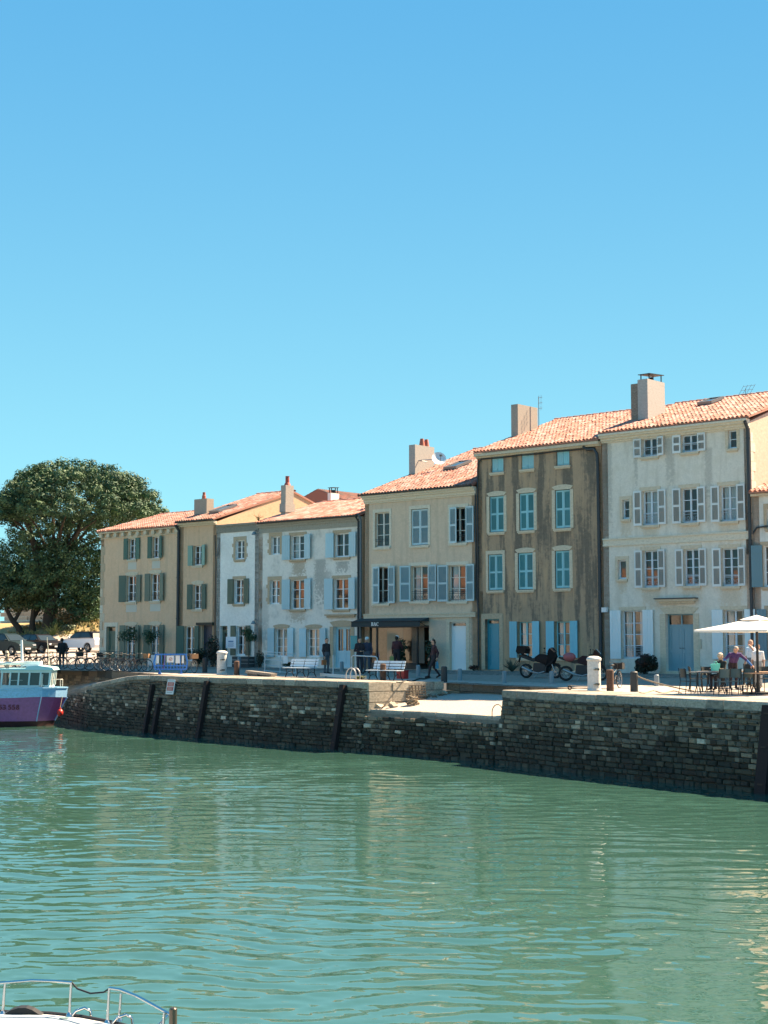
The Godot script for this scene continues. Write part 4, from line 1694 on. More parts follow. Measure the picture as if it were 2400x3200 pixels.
	fit(h, [["w", 1172, 1217, 1601, 1710, 2, 3, "", "suG"], ["c", 1285, 1338, 1590, 1704, 2, 3, "L", "su", b2, b2s], ["w", 1407, 1457, 1586, 1697, 2, 3, "L", "suhG", b2, b2s], ["w", 1167, 1215, 1772, 1886, 2, 3, "L", "suhg", b2, b2s], ["w", 1285, 1340, 1768, 1879, 2, 3, "L", "sugt", b2, b2s], ["w", 1402, 1458, 1766, 1879, 2, 3, "L", "sugt", b2, b2s]], cream, lime2, iron)
	r = hrect(h, 1405, 1457, 1944, 2094)
	h.holes.append(r)
	panel_door(h, r, mat("white_blue_door", Vector3(0.76, 0.80, 0.82), 0.5), 1, 0.22)
	surround(h, r, lime, 0.2, 0.02)
	shop_front(h)
	front_wall(h, plaster(h, 151, Vector3(0.68, 0.51, 0.37), "faint", Vector3(0.60, 0.46, 0.34), [[3.3, 3.55, 6.5, 0.5, Vector3(0.34, 0.29, 0.23), 0.4], [7.2, 3.0, 0.35, 2.9, Vector3(0.24, 0.21, 0.17), 0.6], [5.2, 2.5, 1.5, 1.8, Vector3(0.36, 0.34, 0.30), 0.4]]))
	shell(h, gable)
	roof(h, 0.86, 0.0, -0.02, 0.75)
	cornice(h, lime2, [[0.0, 0.10, 0.34], [0.10, 0.10, 0.24], [0.20, 0.14, 0.13], [0.34, 0.08, 0.06]])
	gutter(h, zinc, -0.1, h.w - 0.05)
	st = S()
	var yc := hp(h, 1315, 1925).y
	bb(st, Vector3(0.0, yc - 0.09, 0.002), Vector3(h.w - 0.05, yc + 0.08, 0.10))
	bb(st, Vector3(0.0, yc + 0.08, 0.002), Vector3(h.w - 0.05, yc + 0.14, 0.14))
	mk(st, "string_course", lime, h.node)
	st = S()
	sweep(st, [Vector3(h.w - 0.04, h.eave - 0.4, 0.05), Vector3(h.w - 0.02, 6.0, 0.05), Vector3(h.w, 3.6, 0.05), Vector3(h.w + 0.12, 3.0, 0.05), Vector3(h.w + 0.1, 0.2, 0.05)], 0.035, 6)
	mk(st, "cable", zinc, h.node)
	ch = chimney(h, 1278, 1297, 1357, 1391, 3.6, tint_mat("pale_cement", Vector3(0.37, 0.345, 0.32), 3, 1.1), 2.2)
	for q in [-0.12, 0.12]:
		st = S()
		lathe(st, [Vector2(0.0, 0.0), Vector2(0.17, 0.0), Vector2(0.10, 0.42), Vector2(0.09, 0.42), Vector2(0.0, 0.42)], 10)
		var po := mk(st, "chimney_pot", terra, ch)
		po.position = Vector3(0, 0, -0.22 + q * 1.6)
	dish(h, ch)
	skylight(h, 1400, 1462, 1456, 0.8, 1.4)

	# ---- 6: brown house with turquoise shutters
	h = new_house("tall stained brown house with turquoise shutters and turquoise door", 1494, 1885, Vector2(1690, 1388), Vector2(1690, 1399), 6.8, 0.34)
	var t1 := mat("turquoise_paint", Vector3(0.26, 0.55, 0.61), 0.55)
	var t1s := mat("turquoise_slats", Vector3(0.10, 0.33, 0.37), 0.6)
	var t2 := mat("bright_turquoise_paint", Vector3(0.17, 0.50, 0.62), 0.5)
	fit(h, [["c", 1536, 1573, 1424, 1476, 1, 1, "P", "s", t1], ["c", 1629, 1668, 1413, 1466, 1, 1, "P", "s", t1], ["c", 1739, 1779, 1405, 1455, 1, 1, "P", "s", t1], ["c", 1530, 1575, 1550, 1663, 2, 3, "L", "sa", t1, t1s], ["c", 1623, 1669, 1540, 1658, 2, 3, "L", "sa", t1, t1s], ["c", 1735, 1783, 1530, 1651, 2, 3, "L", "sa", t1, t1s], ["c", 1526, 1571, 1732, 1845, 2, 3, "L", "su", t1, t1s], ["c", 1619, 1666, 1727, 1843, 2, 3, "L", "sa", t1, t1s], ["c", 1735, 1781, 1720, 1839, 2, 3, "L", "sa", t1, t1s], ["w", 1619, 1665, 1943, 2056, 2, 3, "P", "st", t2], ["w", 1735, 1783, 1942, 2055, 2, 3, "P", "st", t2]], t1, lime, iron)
	r = hrect(h, 1516, 1561, 1935, 2093)
	h.holes.append(r)
	panel_door(h, r, mat("teal_door_paint", Vector3(0.045, 0.29, 0.37), 0.45), 1, 0.24, 0.25)
	surround(h, r, brown_stone, 0.22, 0.02)
	front_wall(h, plaster(h, 161, Vector3(0.42, 0.285, 0.185), "runs", Vector3(0.125, 0.105, 0.085)))
	shell(h, gable)
	roof(h, 0.94, 0.0, 0.0, 0.2)
	cornice(h, lime, [[0.0, 0.14, 0.28], [0.14, 0.08, 0.14]])
	gutter_pipe(h, zinc)
	ch = chimney(h, 1597, 1618, 1680, 1265, 2.7, tint_mat("lichen_cement", Vector3(0.34, 0.295, 0.255), 3, 1.0), 2.2)
	antenna(h, roof_point(h, 1684, 1338) + Vector3(0, -0.1, 0), 1.75)

	# ---- 7: large grey house
	h = new_house("large pale grey house with louvred grey shutters and a blue double door", 1888, 2356, Vector2(2130, 1321), Vector2(2130, 1338), 6.8, 0.31)
	var p7 := mat("grey_white_paint", Vector3(0.66, 0.68, 0.68), 0.55)
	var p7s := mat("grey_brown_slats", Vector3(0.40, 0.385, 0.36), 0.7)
	var p7g := mat("powder_blue_paint", Vector3(0.70, 0.78, 0.81), 0.55)
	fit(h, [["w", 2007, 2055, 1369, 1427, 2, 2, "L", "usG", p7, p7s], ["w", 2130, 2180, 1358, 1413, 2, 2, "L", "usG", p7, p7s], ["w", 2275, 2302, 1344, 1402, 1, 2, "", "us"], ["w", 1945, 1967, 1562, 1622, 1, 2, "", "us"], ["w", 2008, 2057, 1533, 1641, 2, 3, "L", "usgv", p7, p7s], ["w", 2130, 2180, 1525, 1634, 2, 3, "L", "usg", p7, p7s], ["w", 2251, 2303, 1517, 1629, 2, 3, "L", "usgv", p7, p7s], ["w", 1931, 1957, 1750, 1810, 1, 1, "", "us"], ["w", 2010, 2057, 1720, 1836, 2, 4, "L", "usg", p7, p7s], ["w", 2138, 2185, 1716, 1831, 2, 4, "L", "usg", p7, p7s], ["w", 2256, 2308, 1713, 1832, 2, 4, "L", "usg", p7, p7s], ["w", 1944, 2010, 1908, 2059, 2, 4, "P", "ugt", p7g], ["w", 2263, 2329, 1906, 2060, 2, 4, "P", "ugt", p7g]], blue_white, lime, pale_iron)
	r = hrect(h, 2081, 2168, 1918, 2097)
	h.holes.append(r)
	panel_door(h, r, mat("slate_blue_door", Vector3(0.20, 0.33, 0.385), 0.45), 2, 0.5, 0.24)
	surround(h, r, lime, 0.28, 0.03, 0.07)
	st = S()
	bb(st, Vector3(r.position.x - 0.35, -0.3, 0.002), Vector3(r.end.x + 0.5, 0.0, 0.75))
	bb(st, Vector3(r.position.x - 0.12, 0.0, 0.002), Vector3(r.end.x + 0.12, 0.11, 0.40))
	mk(st, "door_step", lime, h.node)
	st = S()
	var yk := hp(h, 2120, 1872).y
	bb(st, Vector3(r.position.x - 0.38, yk, 0.001), Vector3(r.end.x + 0.26, yk + 0.045, 0.36))
	mk(st, "lead_flashing", zinc, h.node)
	st = S()
	bb(st, Vector3(r.position.x - 0.34, yk - 0.1, 0.001), Vector3(r.end.x + 0.22, yk - 0.002, 0.30))
	bb(st, Vector3(r.position.x - 0.2, yk - 0.2, 0.001), Vector3(r.end.x + 0.1, yk - 0.1, 0.18))
	mk(st, "door_hood", lime, h.node)
	var ochre := Vector3(0.55, 0.43, 0.30)
	var smoke := Vector3(0.42, 0.385, 0.335)
	var stamps := []
	for q in [[2032, 1645, 0.9, 0.8], [2155, 1638, 1.0, 0.6], [2277, 1634, 1.0, 0.8], [2034, 1842, 1.0, 0.9], [2162, 1838, 1.0, 0.5], [2282, 1838, 1.1, 1.1], [1945, 1815, 0.5, 0.5], [1956, 1630, 0.6, 0.8]]:
		var c := hp(h, q[0], q[1])
		stamps.append([c.x, c.y, q[2], q[3], ochre, 0.55])
	for q in [[1900, 1385, 0.42, 3.6], [1986, 1430, 0.2, 1.2], [2092, 1370, 0.5, 2.2], [2212, 1400, 0.4, 2.4], [2338, 1340, 0.5, 3.5]]:
		var c := hp(h, q[0], q[1])
		stamps.append([c.x, c.y, q[2], q[3], smoke, 0.62])
	front_wall(h, plaster(h, 171, Vector3(0.72, 0.655, 0.57), "faint", Vector3(0.62, 0.55, 0.45), stamps))
	var pink := tint_mat("sunny_render", Vector3(0.58, 0.42, 0.33), 3, 2.0)
	shell(h, pink)
	for k in 9:
		st = S()
		var y := h.wall - 0.5 - k * 0.42
		bb(st, Vector3(h.w - 0.25, y - 0.4, -(0.42 if k % 2 else 0.24)), Vector3(h.w + 0.012, y, -0.02))
		mk(st, "quoin", lime2, h.node)
	roof(h, 0.92, 0.02, 0.12, 0.5)
	cornice(h, lime2, [[0.0, 0.09, 0.36], [0.09, 0.10, 0.27], [0.19, 0.12, 0.15], [0.31, 0.08, 0.07]])
	st = S()
	var ys := hp(h, 2120, 1683).y
	bb(st, Vector3(0.0, ys - 0.13, 0.002), Vector3(h.w, ys + 0.10, 0.035))
	bb(st, Vector3(0.0, ys + 0.10, 0.002), Vector3(h.w, ys + 0.17, 0.085))
	bb(st, Vector3(0.0, ys - 0.19, 0.002), Vector3(h.w, ys - 0.13, 0.06))
	mk(st, "string_course", lime2, h.node)
	downpipe(h, h.w - 0.06, 0.0, h.eave - 0.3, zinc, 0.075)
	chimney(h, 1971, 1992, 2060, 1201, 2.2, tint_mat("sooty_render", Vector3(0.26, 0.21, 0.17), 1, 1.1), 2.0)
	ch = chimney(h, 1992, 2023, 2077, 1187, 2.15, tint_mat("pale_chimney", Vector3(0.42, 0.39, 0.365), 3, 1.2), 2.2)
	metal_cap(ch, 0.30)
	skylight(h, 2192, 2250, 1257, 0.7, 1.2)
	st = S()
	var ap := roof_point(h, 2325, 1238)
	for k in 4:
		tube(st, ap + Vector3(-0.3 + k * 0.2, 0.05, 0), ap + Vector3(-0.1 + k * 0.2, 0.55, -0.2), 0.008, -1, 4)
	for k in 3:
		tube(st, ap + Vector3(-0.3 + k * 0.1, 0.1 + k * 0.2, -k * 0.08), ap + Vector3(0.3 + k * 0.1, 0.1 + k * 0.2, -k * 0.08), 0.008, -1, 4)
	tube(st, ap + Vector3(0.05, -0.1, 0), ap + Vector3(0.05, 0.4, -0.1), 0.015, -1, 5)
	mk(st, "aerial_grid", mat("aerial_metal", Vector3(0.25, 0.26, 0.27), 0.5, 0.7), h.node)
	st = S()
	var bxp := hp(h, 1892, 1906)
	bx(st, bxp + Vector3(0.02, 0, 0.09), Vector3(0.26, 0.22, 0.16))
	mk(st, "meter_box", mat("white_plastic", Vector3(0.68, 0.70, 0.72), 0.5), h.node)
	st = S()
	bx(st, hp(h, 2189, 2012) + Vector3(0, 0, 0.04), Vector3(0.1, 0.42, 0.06))
	mk(st, "doorbell_plate", mat("brass_plate", Vector3(0.52, 0.47, 0.36), 0.5), h.node)

	# ---- 8: low white house at the right
	h = new_house("low white house with a broad grey blue shutter at the right end of the row", 2359, 2700, Vector2(2520, 1520), Vector2(2520, 1533), 4.5, 0.3)
	var s8 := mat("slate_blue_paint", Vector3(0.13, 0.25, 0.31), 0.55)
	fit(h, [["w", 2396, 2450, 1585, 1650, 2, 2, "", "us"], ["w", 2386, 2450, 1704, 1834, 2, 3, "P", "usL", s8], ["w", 2520, 2580, 1700, 1834, 2, 3, "P", "us", s8], ["w", 2400, 2460, 1905, 2062, 2, 4, "P", "u", s8]], white, brown_stone, iron)
	front_wall(h, plaster(h, 181, Vector3(0.70, 0.68, 0.64), "faint", Vector3(0.58, 0.54, 0.47)))
	shell(h, pink)
	roof(h, 1.1, 0.0, 0.0, 0.3)
	cornice(h, lime, [[0.0, 0.10, 0.2]])
	st = S()
	sweep(st, [Vector3(0.02, 6.0, 0.1), Vector3(0.2, 6.25, 0.08), Vector3(0.8, 6.3, 0.06), Vector3(2.0, 6.35, 0.05)], 0.04, 6)
	mk(st, "cable_duct", zinc, h.node)

	back_house()
	far_side()

func metal_cap(ch: MeshInstance3D, hgt: float) -> void:
	var hf: Vector2 = ch.get_meta("half")
	var st := S()
	for sx in [-1, 1]:
		for sz in [-1, 1]:
			bx(st, Vector3(sx * (hf.x - 0.05), hgt * 0.5, sz * (hf.y * 0.7)), Vector3(0.04, hgt, 0.04))
	tbox(st, Transform3D(Basis(Vector3.RIGHT, 0.06), Vector3(0, hgt, 0)), Vector3(hf.x * 2.0 + 0.1, 0.03, hf.y * 1.7))
	lathe(st, [Vector2(0.0, 0.0), Vector2(0.1, 0.0), Vector2(0.09, hgt * 0.6), Vector2(0.0, hgt * 0.6)], 8)
	mk(st, "chimney_cap", mat("black_metal", Vector3(0.025, 0.025, 0.027), 0.5, 0.5), ch)

func dish(h: House, ch: MeshInstance3D) -> void:
	var c := hp(h, 1372, 1432, 4.2)
	var face := (Vector3(0.72, 0.42, 0.55)).normalized()
	var ax := side_axes(face)
	var t := Transform3D(Basis(ax[0], face, ax[1] * -1.0), c)
	if t.basis.determinant() < 0.0:
		t.basis.z = -t.basis.z
	var st := S()
	lathe(st, [Vector2(0.0, -0.08), Vector2(0.15, -0.07), Vector2(0.28, -0.04), Vector2(0.40, 0.0), Vector2(0.405, -0.02), Vector2(0.28, -0.06), Vector2(0.0, -0.1)], 22, t)
	var o := mk(st, "satellite_dish", mat("white_enamel", Vector3(0.78, 0.77, 0.75), 0.5), h.node)
	st = S()
	var cp := ch.position
	tube(st, c - face * 0.08, Vector3(cp.x + 0.2, c.y - 0.05, -3.9), 0.03, -1, 6)
	tube(st, Vector3(cp.x + 0.2, c.y - 0.05, -3.9), Vector3(cp.x + 0.2, c.y - 0.05, -4.6), 0.03, -1, 6)
	mk(st, "dish_arm", mat("galvanised", Vector3(0.42, 0.42, 0.42), 0.45, 0.6), o)
	st = S()
	tube(st, t * Vector3(0, -0.02, 0.36), t * Vector3(0, 0.42, 0.12), 0.012, -1, 5)
	bx(st, t * Vector3(0, 0.44, 0.1), Vector3(0.09, 0.09, 0.13))
	mk(st, "receiver_head", mat("dark_plastic", Vector3(0.03, 0.03, 0.03), 0.5), o)

func lamp(h: House, p: Vector3) -> void:
	var st := S()
	sweep(st, [p + Vector3(0, 0.12, 0.0), p + Vector3(0, 0.2, 0.2), p + Vector3(0, 0.1, 0.34)], 0.018, 5)
	lathe(st, [Vector2(0.0, 0.12), Vector2(0.06, 0.10), Vector2(0.16, -0.06), Vector2(0.13, -0.08), Vector2(0.0, -0.08)], 10, Transform3D(Basis.IDENTITY, p + Vector3(0, 0.0, 0.34)))
	mk(st, "wall_lamp", mat("grey_lamp", Vector3(0.22, 0.25, 0.26), 0.5, 0.3), h.node)

func gutter_pipe(h: House, m: Material) -> void:
	# a cable along the cornice, and the big downpipe at the right with its swan neck
	var st := S()
	var y := h.eave - 0.44
	var pts := [Vector3(0.04, 0.3, 0.05), Vector3(0.04, 4.0, 0.05), Vector3(0.05, y - 0.5, 0.05), Vector3(0.10, y - 0.15, 0.05), Vector3(0.3, y, 0.05)]
	for k in 7:
		pts.append(Vector3(0.6 + k * (h.w - 1.2) / 6.0, y - 0.02 * (k % 2), 0.05))
	sweep(st, pts, 0.032, 6)
	mk(st, "cable", m, h.node)
	st = S()
	sweep(st, [Vector3(h.w - 0.9, h.eave - 0.35, 0.12), Vector3(h.w - 0.7, h.eave - 0.5, 0.12), Vector3(h.w - 0.3, h.eave - 0.52, 0.12), Vector3(h.w - 0.16, h.eave - 0.75, 0.12), Vector3(h.w - 0.14, h.eave - 1.2, 0.10), Vector3(h.w - 0.12, 5.0, 0.09), Vector3(h.w - 0.10, 0.0, 0.09)], 0.075, 8)
	mk(st, "downpipe", m, h.node)

func notice_board(h: House) -> void:
	var st := S()
	var p := hp(h, 727, 2008)
	bx(st, p + Vector3(0, 0, 0.12), Vector3(0.86, 0.66, 0.03))
	var o := mk(st, "notice_board", mat("board_white", Vector3(0.66, 0.72, 0.80), 0.5), h.node)
	st = S()
	bx(st, p + Vector3(0, 0.06, 0.139), Vector3(0.42, 0.09, 0.006))
	for k in 4:
		bx(st, p + Vector3(0, -0.06 - k * 0.055, 0.139), Vector3(0.5 - 0.06 * (k % 2), 0.02, 0.006))
	mk(st, "printed_lines", mat("print_blue", Vector3(0.14, 0.25, 0.42), 0.6), o)

func shop_front(h: House) -> void:
	var black := mat("shop_frame", Vector3(0.035, 0.042, 0.045), 0.45)
	var r := hrect(h, 1152, 1341, 1958, 2094)
	r.position.y = 0.02
	h.holes.append(r)
	var a := r.position
	var b := r.end
	var st := S()
	var z := -0.12
	var door0 := hp(h, 1298, 2020).x
	for x in [a.x, hp(h, 1172, 2020).x, door0, b.x - 0.07]:
		bb(st, Vector3(x, a.y, z - 0.05), Vector3(x + 0.08, b.y, z + 0.05))
	bb(st, Vector3(a.x + 0.08, b.y - 0.1, z - 0.045), Vector3(b.x - 0.07, b.y, z + 0.045))
	bb(st, Vector3(a.x + 0.08, a.y, z - 0.04), Vector3(door0, a.y + 0.32, z + 0.04))
	var f := mk(st, "shop_window", black, h.node)
	var x1 := hp(h, 1172, 2020).x
	inst(pane_mesh(), "pane", pane_mat(), f, Transform3D(Basis.from_scale(Vector3(x1 - a.x - 0.08, b.y - a.y - 0.42, 1)), Vector3((x1 + a.x) * 0.5 + 0.04, (a.y + 0.32 + b.y - 0.1) * 0.5, z)))
	inst(pane_mesh(), "pane", pane_mat(), f, Transform3D(Basis.from_scale(Vector3(door0 - x1 - 0.08, b.y - a.y - 0.42, 1)), Vector3((x1 + door0) * 0.5 + 0.04, (a.y + 0.32 + b.y - 0.1) * 0.5, z)))
	# what stands in the window: pale display wall with a dark gown form
	st = S()
	bb(st, Vector3(x1 + 0.1, a.y + 0.3, z - 0.75), Vector3(door0 - 1.55, b.y - 0.1, z - 0.7))
	bb(st, Vector3(door0 - 0.95, a.y + 0.3, z - 0.75), Vector3(door0 - 0.1, b.y - 0.1, z - 0.7))
	mk(st, "display_panel", mat("display_beige", Vector3(0.34, 0.29, 0.245), 0.9), f)
	# awning
	var wl := hp(h, 1128, 1932)
	var wr := hp(h, 1342, 1932)
	var out := 0.75
	var yt := wl.y
	var yf := yt - 0.20
	st = S()
	var n := 24
	for i in n:
		var u0 := lerpf(wl.x, wr.x, i / float(n))
		var u1 := lerpf(wl.x, wr.x, (i + 1) / float(n))
		var sag := func(u): return -0.025 * absf(sin(u * 3.2))
		for k in 4:
			var q := func(u: float, e: float): return Vector3(u, lerpf(yt, yf, e) + sag.call(u) * sin(PI * e), 0.03 + (out - 0.03) * e)
			quad(st, q.call(u0, (k + 1) / 4.0), q.call(u1, (k + 1) / 4.0), q.call(u1, k / 4.0), q.call(u0, k / 4.0))
	for x in [wl.x, wr.x]:
		tri(st, Vector3(x, yt, 0.03), Vector3(x, yf, out), Vector3(x, yf - 0.02, 0.03))
	var aw := mk(st, "awning", mat("awning_cloth", Vector3(0.042, 0.052, 0.055), 0.9), h.node)
	st = S()
	bb(st, Vector3(wl.x, yf - 0.27, out - 0.006), Vector3(wr.x, yf, out + 0.006))
	mk(st, "valance", mat("awning_valance", Vector3(0.036, 0.045, 0.048), 0.9), aw)
	st = S()
	tube(st, Vector3(wl.x, yf, out), Vector3(wr.x, yf, out), 0.03, -1, 6)
	for x in [wl.x + 0.1, wr.x - 0.1]:
		tube(st, Vector3(x, yt - 0.5, 0.0), Vector3(x, yf - 0.02, out - 0.03), 0.018, -1, 5)
	mk(st, "awning_bar", mat("black_metal", Vector3(0.025, 0.025, 0.027), 0.5, 0.5), aw)
	text(aw, "BAC", 0.185, Transform3D(Basis.IDENTITY, Vector3(hp(h, 1213, 1952).x - 0.25, yf - 0.135, out + 0.012)), mat("white_letters", Vector3(0.80, 0.80, 0.78), 0.6))

func back_house() -> void:
	# a roof seen between the narrow house and the blue-shuttered one
	var p := P0 + U * FP(905, 1580, 15.0).x - N * 15.0
	var o := thing("house", "brown tiled house glimpsed behind the mottled house roof", "house", p, turn)
	var st := S()
	var ht := FP(975, 1583, 15.0).y
	bb(st, Vector3(0, 0, -5.0), Vector3(7.0, ht, 0.0))
	mk(st, "wall", mats["warm_render"], o)
	st = S()
	var top := FP(945, 1551, 17.5).y
	prism(st, PackedVector2Array([Vector2(-0.3, ht), Vector2(3.0, top), Vector2(7.3, ht - 0.5), Vector2(7.3, ht - 0.6), Vector2(-0.3, ht - 0.1)]), -5.2, 0.3)
	var rf := mk(st, "roof", mat("old_clay_channel", Vector3(0.24, 0.115, 0.085), 0.9), o)
	var ts := []
	var cs := []
	for side in 2:
		var a := Vector3(-0.3, ht, 0) if side == 0 else Vector3(7.3, ht - 0.5, 0)
		var b := Vector3(3.0, top, 0)
		var sl := (b - a).normalized()
		var nr := Vector3(-sl.y, sl.x, 0) if side == 0 else Vector3(sl.y, -sl.x, 0)
		var run := a.distance_to(b)
		for r in int(run / 0.34):
			for c in 26:
				var q := a + sl * (0.2 + r * 0.34) + Vector3(0, 0, 0.2 - c * 0.205)
				ts.append(Transform3D(Basis(nr.cross(-sl), nr, -sl).scaled_local(Vector3(0.086, 0.082, 0.46)), q))
				cs.append(vcol(CLAY[[0, 3, 5, 4][rng.randi() % 4]] * rng.randf_range(0.5, 0.75)))
	many(rf, "roof_tiles", tile_mesh(), vmat("clay_tint", 0.88), ts, cs)

# the sunlit houses on the other side of the basin, out of the picture: the window panes mirror them
func far_side() -> void:
	var st := S()
	bb(st, Vector3(-150, -3.4, -150), Vector3(-60, 0.0, 60))
	structure(mk(st, "far_quay", mats["quay_flags"]))
	var cols := [Vector3(0.58, 0.54, 0.50), Vector3(0.64, 0.64, 0.63), Vector3(0.52, 0.48, 0.42), Vector3(0.66, 0.66, 0.66), Vector3(0.56, 0.52, 0.49), Vector3(0.62, 0.60, 0.57)]
	var words := ["cream", "white", "ochre", "chalk white", "rosy", "ivory"]
	for k in 6:
		var w := 13.0
		var hgt: float = [7.2, 8.0, 6.8, 7.6, 8.2, 7.0][k]
		var o := thing("far_house", "sunlit %s house across the basin" % words[k], "house", Vector3(-72, 0, -100 + k * 14.0), PI / 2, "houses across the basin")
		var s2 := S()
		bb(s2, Vector3(-w * 0.5, 0, -9), Vector3(w * 0.5, hgt, 0))
		mk(s2, "wall", mat("far_wall_%d" % k, cols[k], 0.95), o)
		s2 = S()
		prism(s2, PackedVector2Array([Vector2(-0.4, hgt), Vector2(4.5, hgt + 1.7), Vector2(9.4, hgt), Vector2(9.4, hgt - 0.15), Vector2(-0.4, hgt - 0.15)]), -w * 0.5 - 0.2, w * 0.5 + 0.2, Transform3D(Basis(Vector3(0, 0, -1), Vector3(0, 1, 0), Vector3(1, 0, 0)), Vector3.ZERO))
		mk(s2, "roof", mat("far_clay", Vector3(0.50, 0.27, 0.17), 0.9), o)
		for i in 4:
			for j in 2:
				var s3 := S()
				bx(s3, Vector3(-4.5 + i * 3.0, 1.9 + j * 2.9, 0.03), Vector3(1.0, 1.7, 0.06))
				mk(s3, "shutter", mat("far_shutter", Vector3(0.16, 0.26, 0.30), 0.6), o)

# ---------------------------------------------------------------- foliage
# blobs: [centre, radii, leaf count, hollow 0..1]
func leaves(parent: Node, called: String, blobs: Array, size: float, cols: Array, m: Material, lean := 0.3) -> MeshInstance3D:
	var v := PackedVector3Array()
	var n := PackedVector3Array()
	var c := PackedColorArray()
	for b in blobs:
		var tone: Vector3 = cols[rng.randi() % cols.size()]
		for i in b[2]:
			var d := Vector3(rng.randfn(), rng.randfn(), rng.randfn()).normalized()
			var r := pow(rng.randf(), 0.35)
			r = lerpf(r, 1.0, b[3] * rng.randf())
			var p: Vector3 = b[0] + d * b[1] * r
			var nn := (d * (0.6 + lean) + Vector3(jit(1.0), jit(1.0) + 0.3, jit(1.0)) * (0.8 if lean < 1.0 else 0.6)).normalized()
			var ax := side_axes(nn)
			var a := rng.randf() * TAU
			var s := size * rng.randf_range(0.6, 1.3)
			var x: Vector3 = (ax[0] * cos(a) + ax[1] * sin(a)) * s
			var y: Vector3 = (ax[1] * cos(a) - ax[0] * sin(a)) * s * 0.55
			var col := vcol(tone * rng.randf_range(0.7, 1.3))
			# a pointed leaf spray: kite of two triangles
			for q in [p - x, p + y, p + x * 1.2, p - x, p + x * 1.2, p - y]:
				v.append(q)
				n.append(nn)
				c.append(col)
	var arr := []
	arr.resize(Mesh.ARRAY_MAX)
	arr[Mesh.ARRAY_VERTEX] = v
	arr[Mesh.ARRAY_NORMAL] = n
	arr[Mesh.ARRAY_COLOR] = c
	var am := ArrayMesh.new()
	am.add_surface_from_arrays(Mesh.PRIMITIVE_TRIANGLES, arr)
	var o := MeshInstance3D.new()
	o.mesh = am
	return put(o, called, m, parent)

func leaf_mat() -> StandardMaterial3D:
	var m := vmat("leaf", 0.7)
	m.backlight_enabled = true
	m.backlight = Color(0.25, 0.3, 0.12)
	return m

func pot_tree(label: String, at: Vector3, hgt: float, crown: float, potted := true) -> void:
	var o := thing("potted_tree", label, "plant", at)
	var st := S()
	if potted:
		lathe(st, [Vector2(0.0, 0.0), Vector2(0.15, 0.0), Vector2(0.21, 0.34), Vector2(0.235, 0.36), Vector2(0.235, 0.40), Vector2(0.19, 0.40), Vector2(0.18, 0.36), Vector2(0.0, 0.36)], 14)
		mk(st, "pot", mat("pale_pot", Vector3(0.55, 0.55, 0.54), 0.6), o)
	st = S()
	sweep(st, [Vector3(0, 0.3 if potted else 0.0, 0), Vector3(0.03, hgt * 0.4, 0.01), Vector3(-0.02, hgt * 0.7, 0), Vector3(0.0, hgt - crown * 0.4, 0)], 0.028, 6, 0.018)
	mk(st, "trunk", mat("young_bark", Vector3(0.07, 0.055, 0.04), 0.9), o)
	var bl := []
	for k in 12:
		bl.append([Vector3(jit(crown * 0.55), hgt - crown * 0.45 + jit(crown * 0.35), jit(crown * 0.5)), Vector3.ONE * crown * 0.36, 60, 0.5])
	leaves(o, "crown", bl, 0.055, [Vector3(0.035, 0.07, 0.035), Vector3(0.05, 0.09, 0.04)], leaf_mat())

func bush(label: String, at: Vector3, rad: Vector3, cols: Array, n: int, size := 0.05) -> void:
	var o := thing("bush", label, "plant", at)
	var st := S()
	for k in 6:
		sweep(st, [Vector3(jit(0.08), -0.02, jit(0.08)), Vector3(jit(rad.x * 0.4), rad.y * 0.7, jit(rad.z * 0.4)), Vector3(jit(rad.x * 0.7), rad.y * 1.3, jit(rad.z * 0.7))], 0.018, 5, 0.006)
	mk(st, "stems", mat("young_bark", Vector3(0.07, 0.055, 0.04), 0.9), o)
	var bl := []
	for k in 34:
		var d := Vector3(jit(1.0), jit(1.0), jit(1.0))
		d = d.normalized() * pow(rng.randf(), 0.4) if d.length() > 0.01 else d
		bl.append([Vector3(0, rad.y, 0) + d * rad * 0.7, rad * 0.38, n / 34, 0.5])
	leaves(o, "foliage", bl, size, cols, leaf_mat())

# ---------------------------------------------------------------- people
# joints of a standing adult facing +z; a pose moves some of them
const JOINTS := {"pel": Vector3(0, 0.95, 0), "wst": Vector3(0, 1.09, 0), "chs": Vector3(0, 1.31, -0.01), "nck": Vector3(0, 1.475, -0.005), "hed": Vector3(0, 1.615, 0.02), "shl": Vector3(0.18, 1.405, -0.01), "ell": Vector3(0.235, 1.13, -0.03), "wrl": Vector3(0.25, 0.89, 0.05), "shr": Vector3(-0.18, 1.405, -0.01), "elr": Vector3(-0.235, 1.13, -0.03), "wrr": Vector3(-0.25, 0.89, 0.05), "hpl": Vector3(0.09, 0.92, 0), "knl": Vector3(0.105, 0.50, 0.02), "anl": Vector3(0.11, 0.085, -0.02), "tol": Vector3(0.125, 0.045, 0.15), "hpr": Vector3(-0.09, 0.92, 0), "knr": Vector3(-0.105, 0.50, 0.02), "anr": Vector3(-0.11, 0.085, -0.02), "tor": Vector3(-0.125, 0.045, 0.15)}

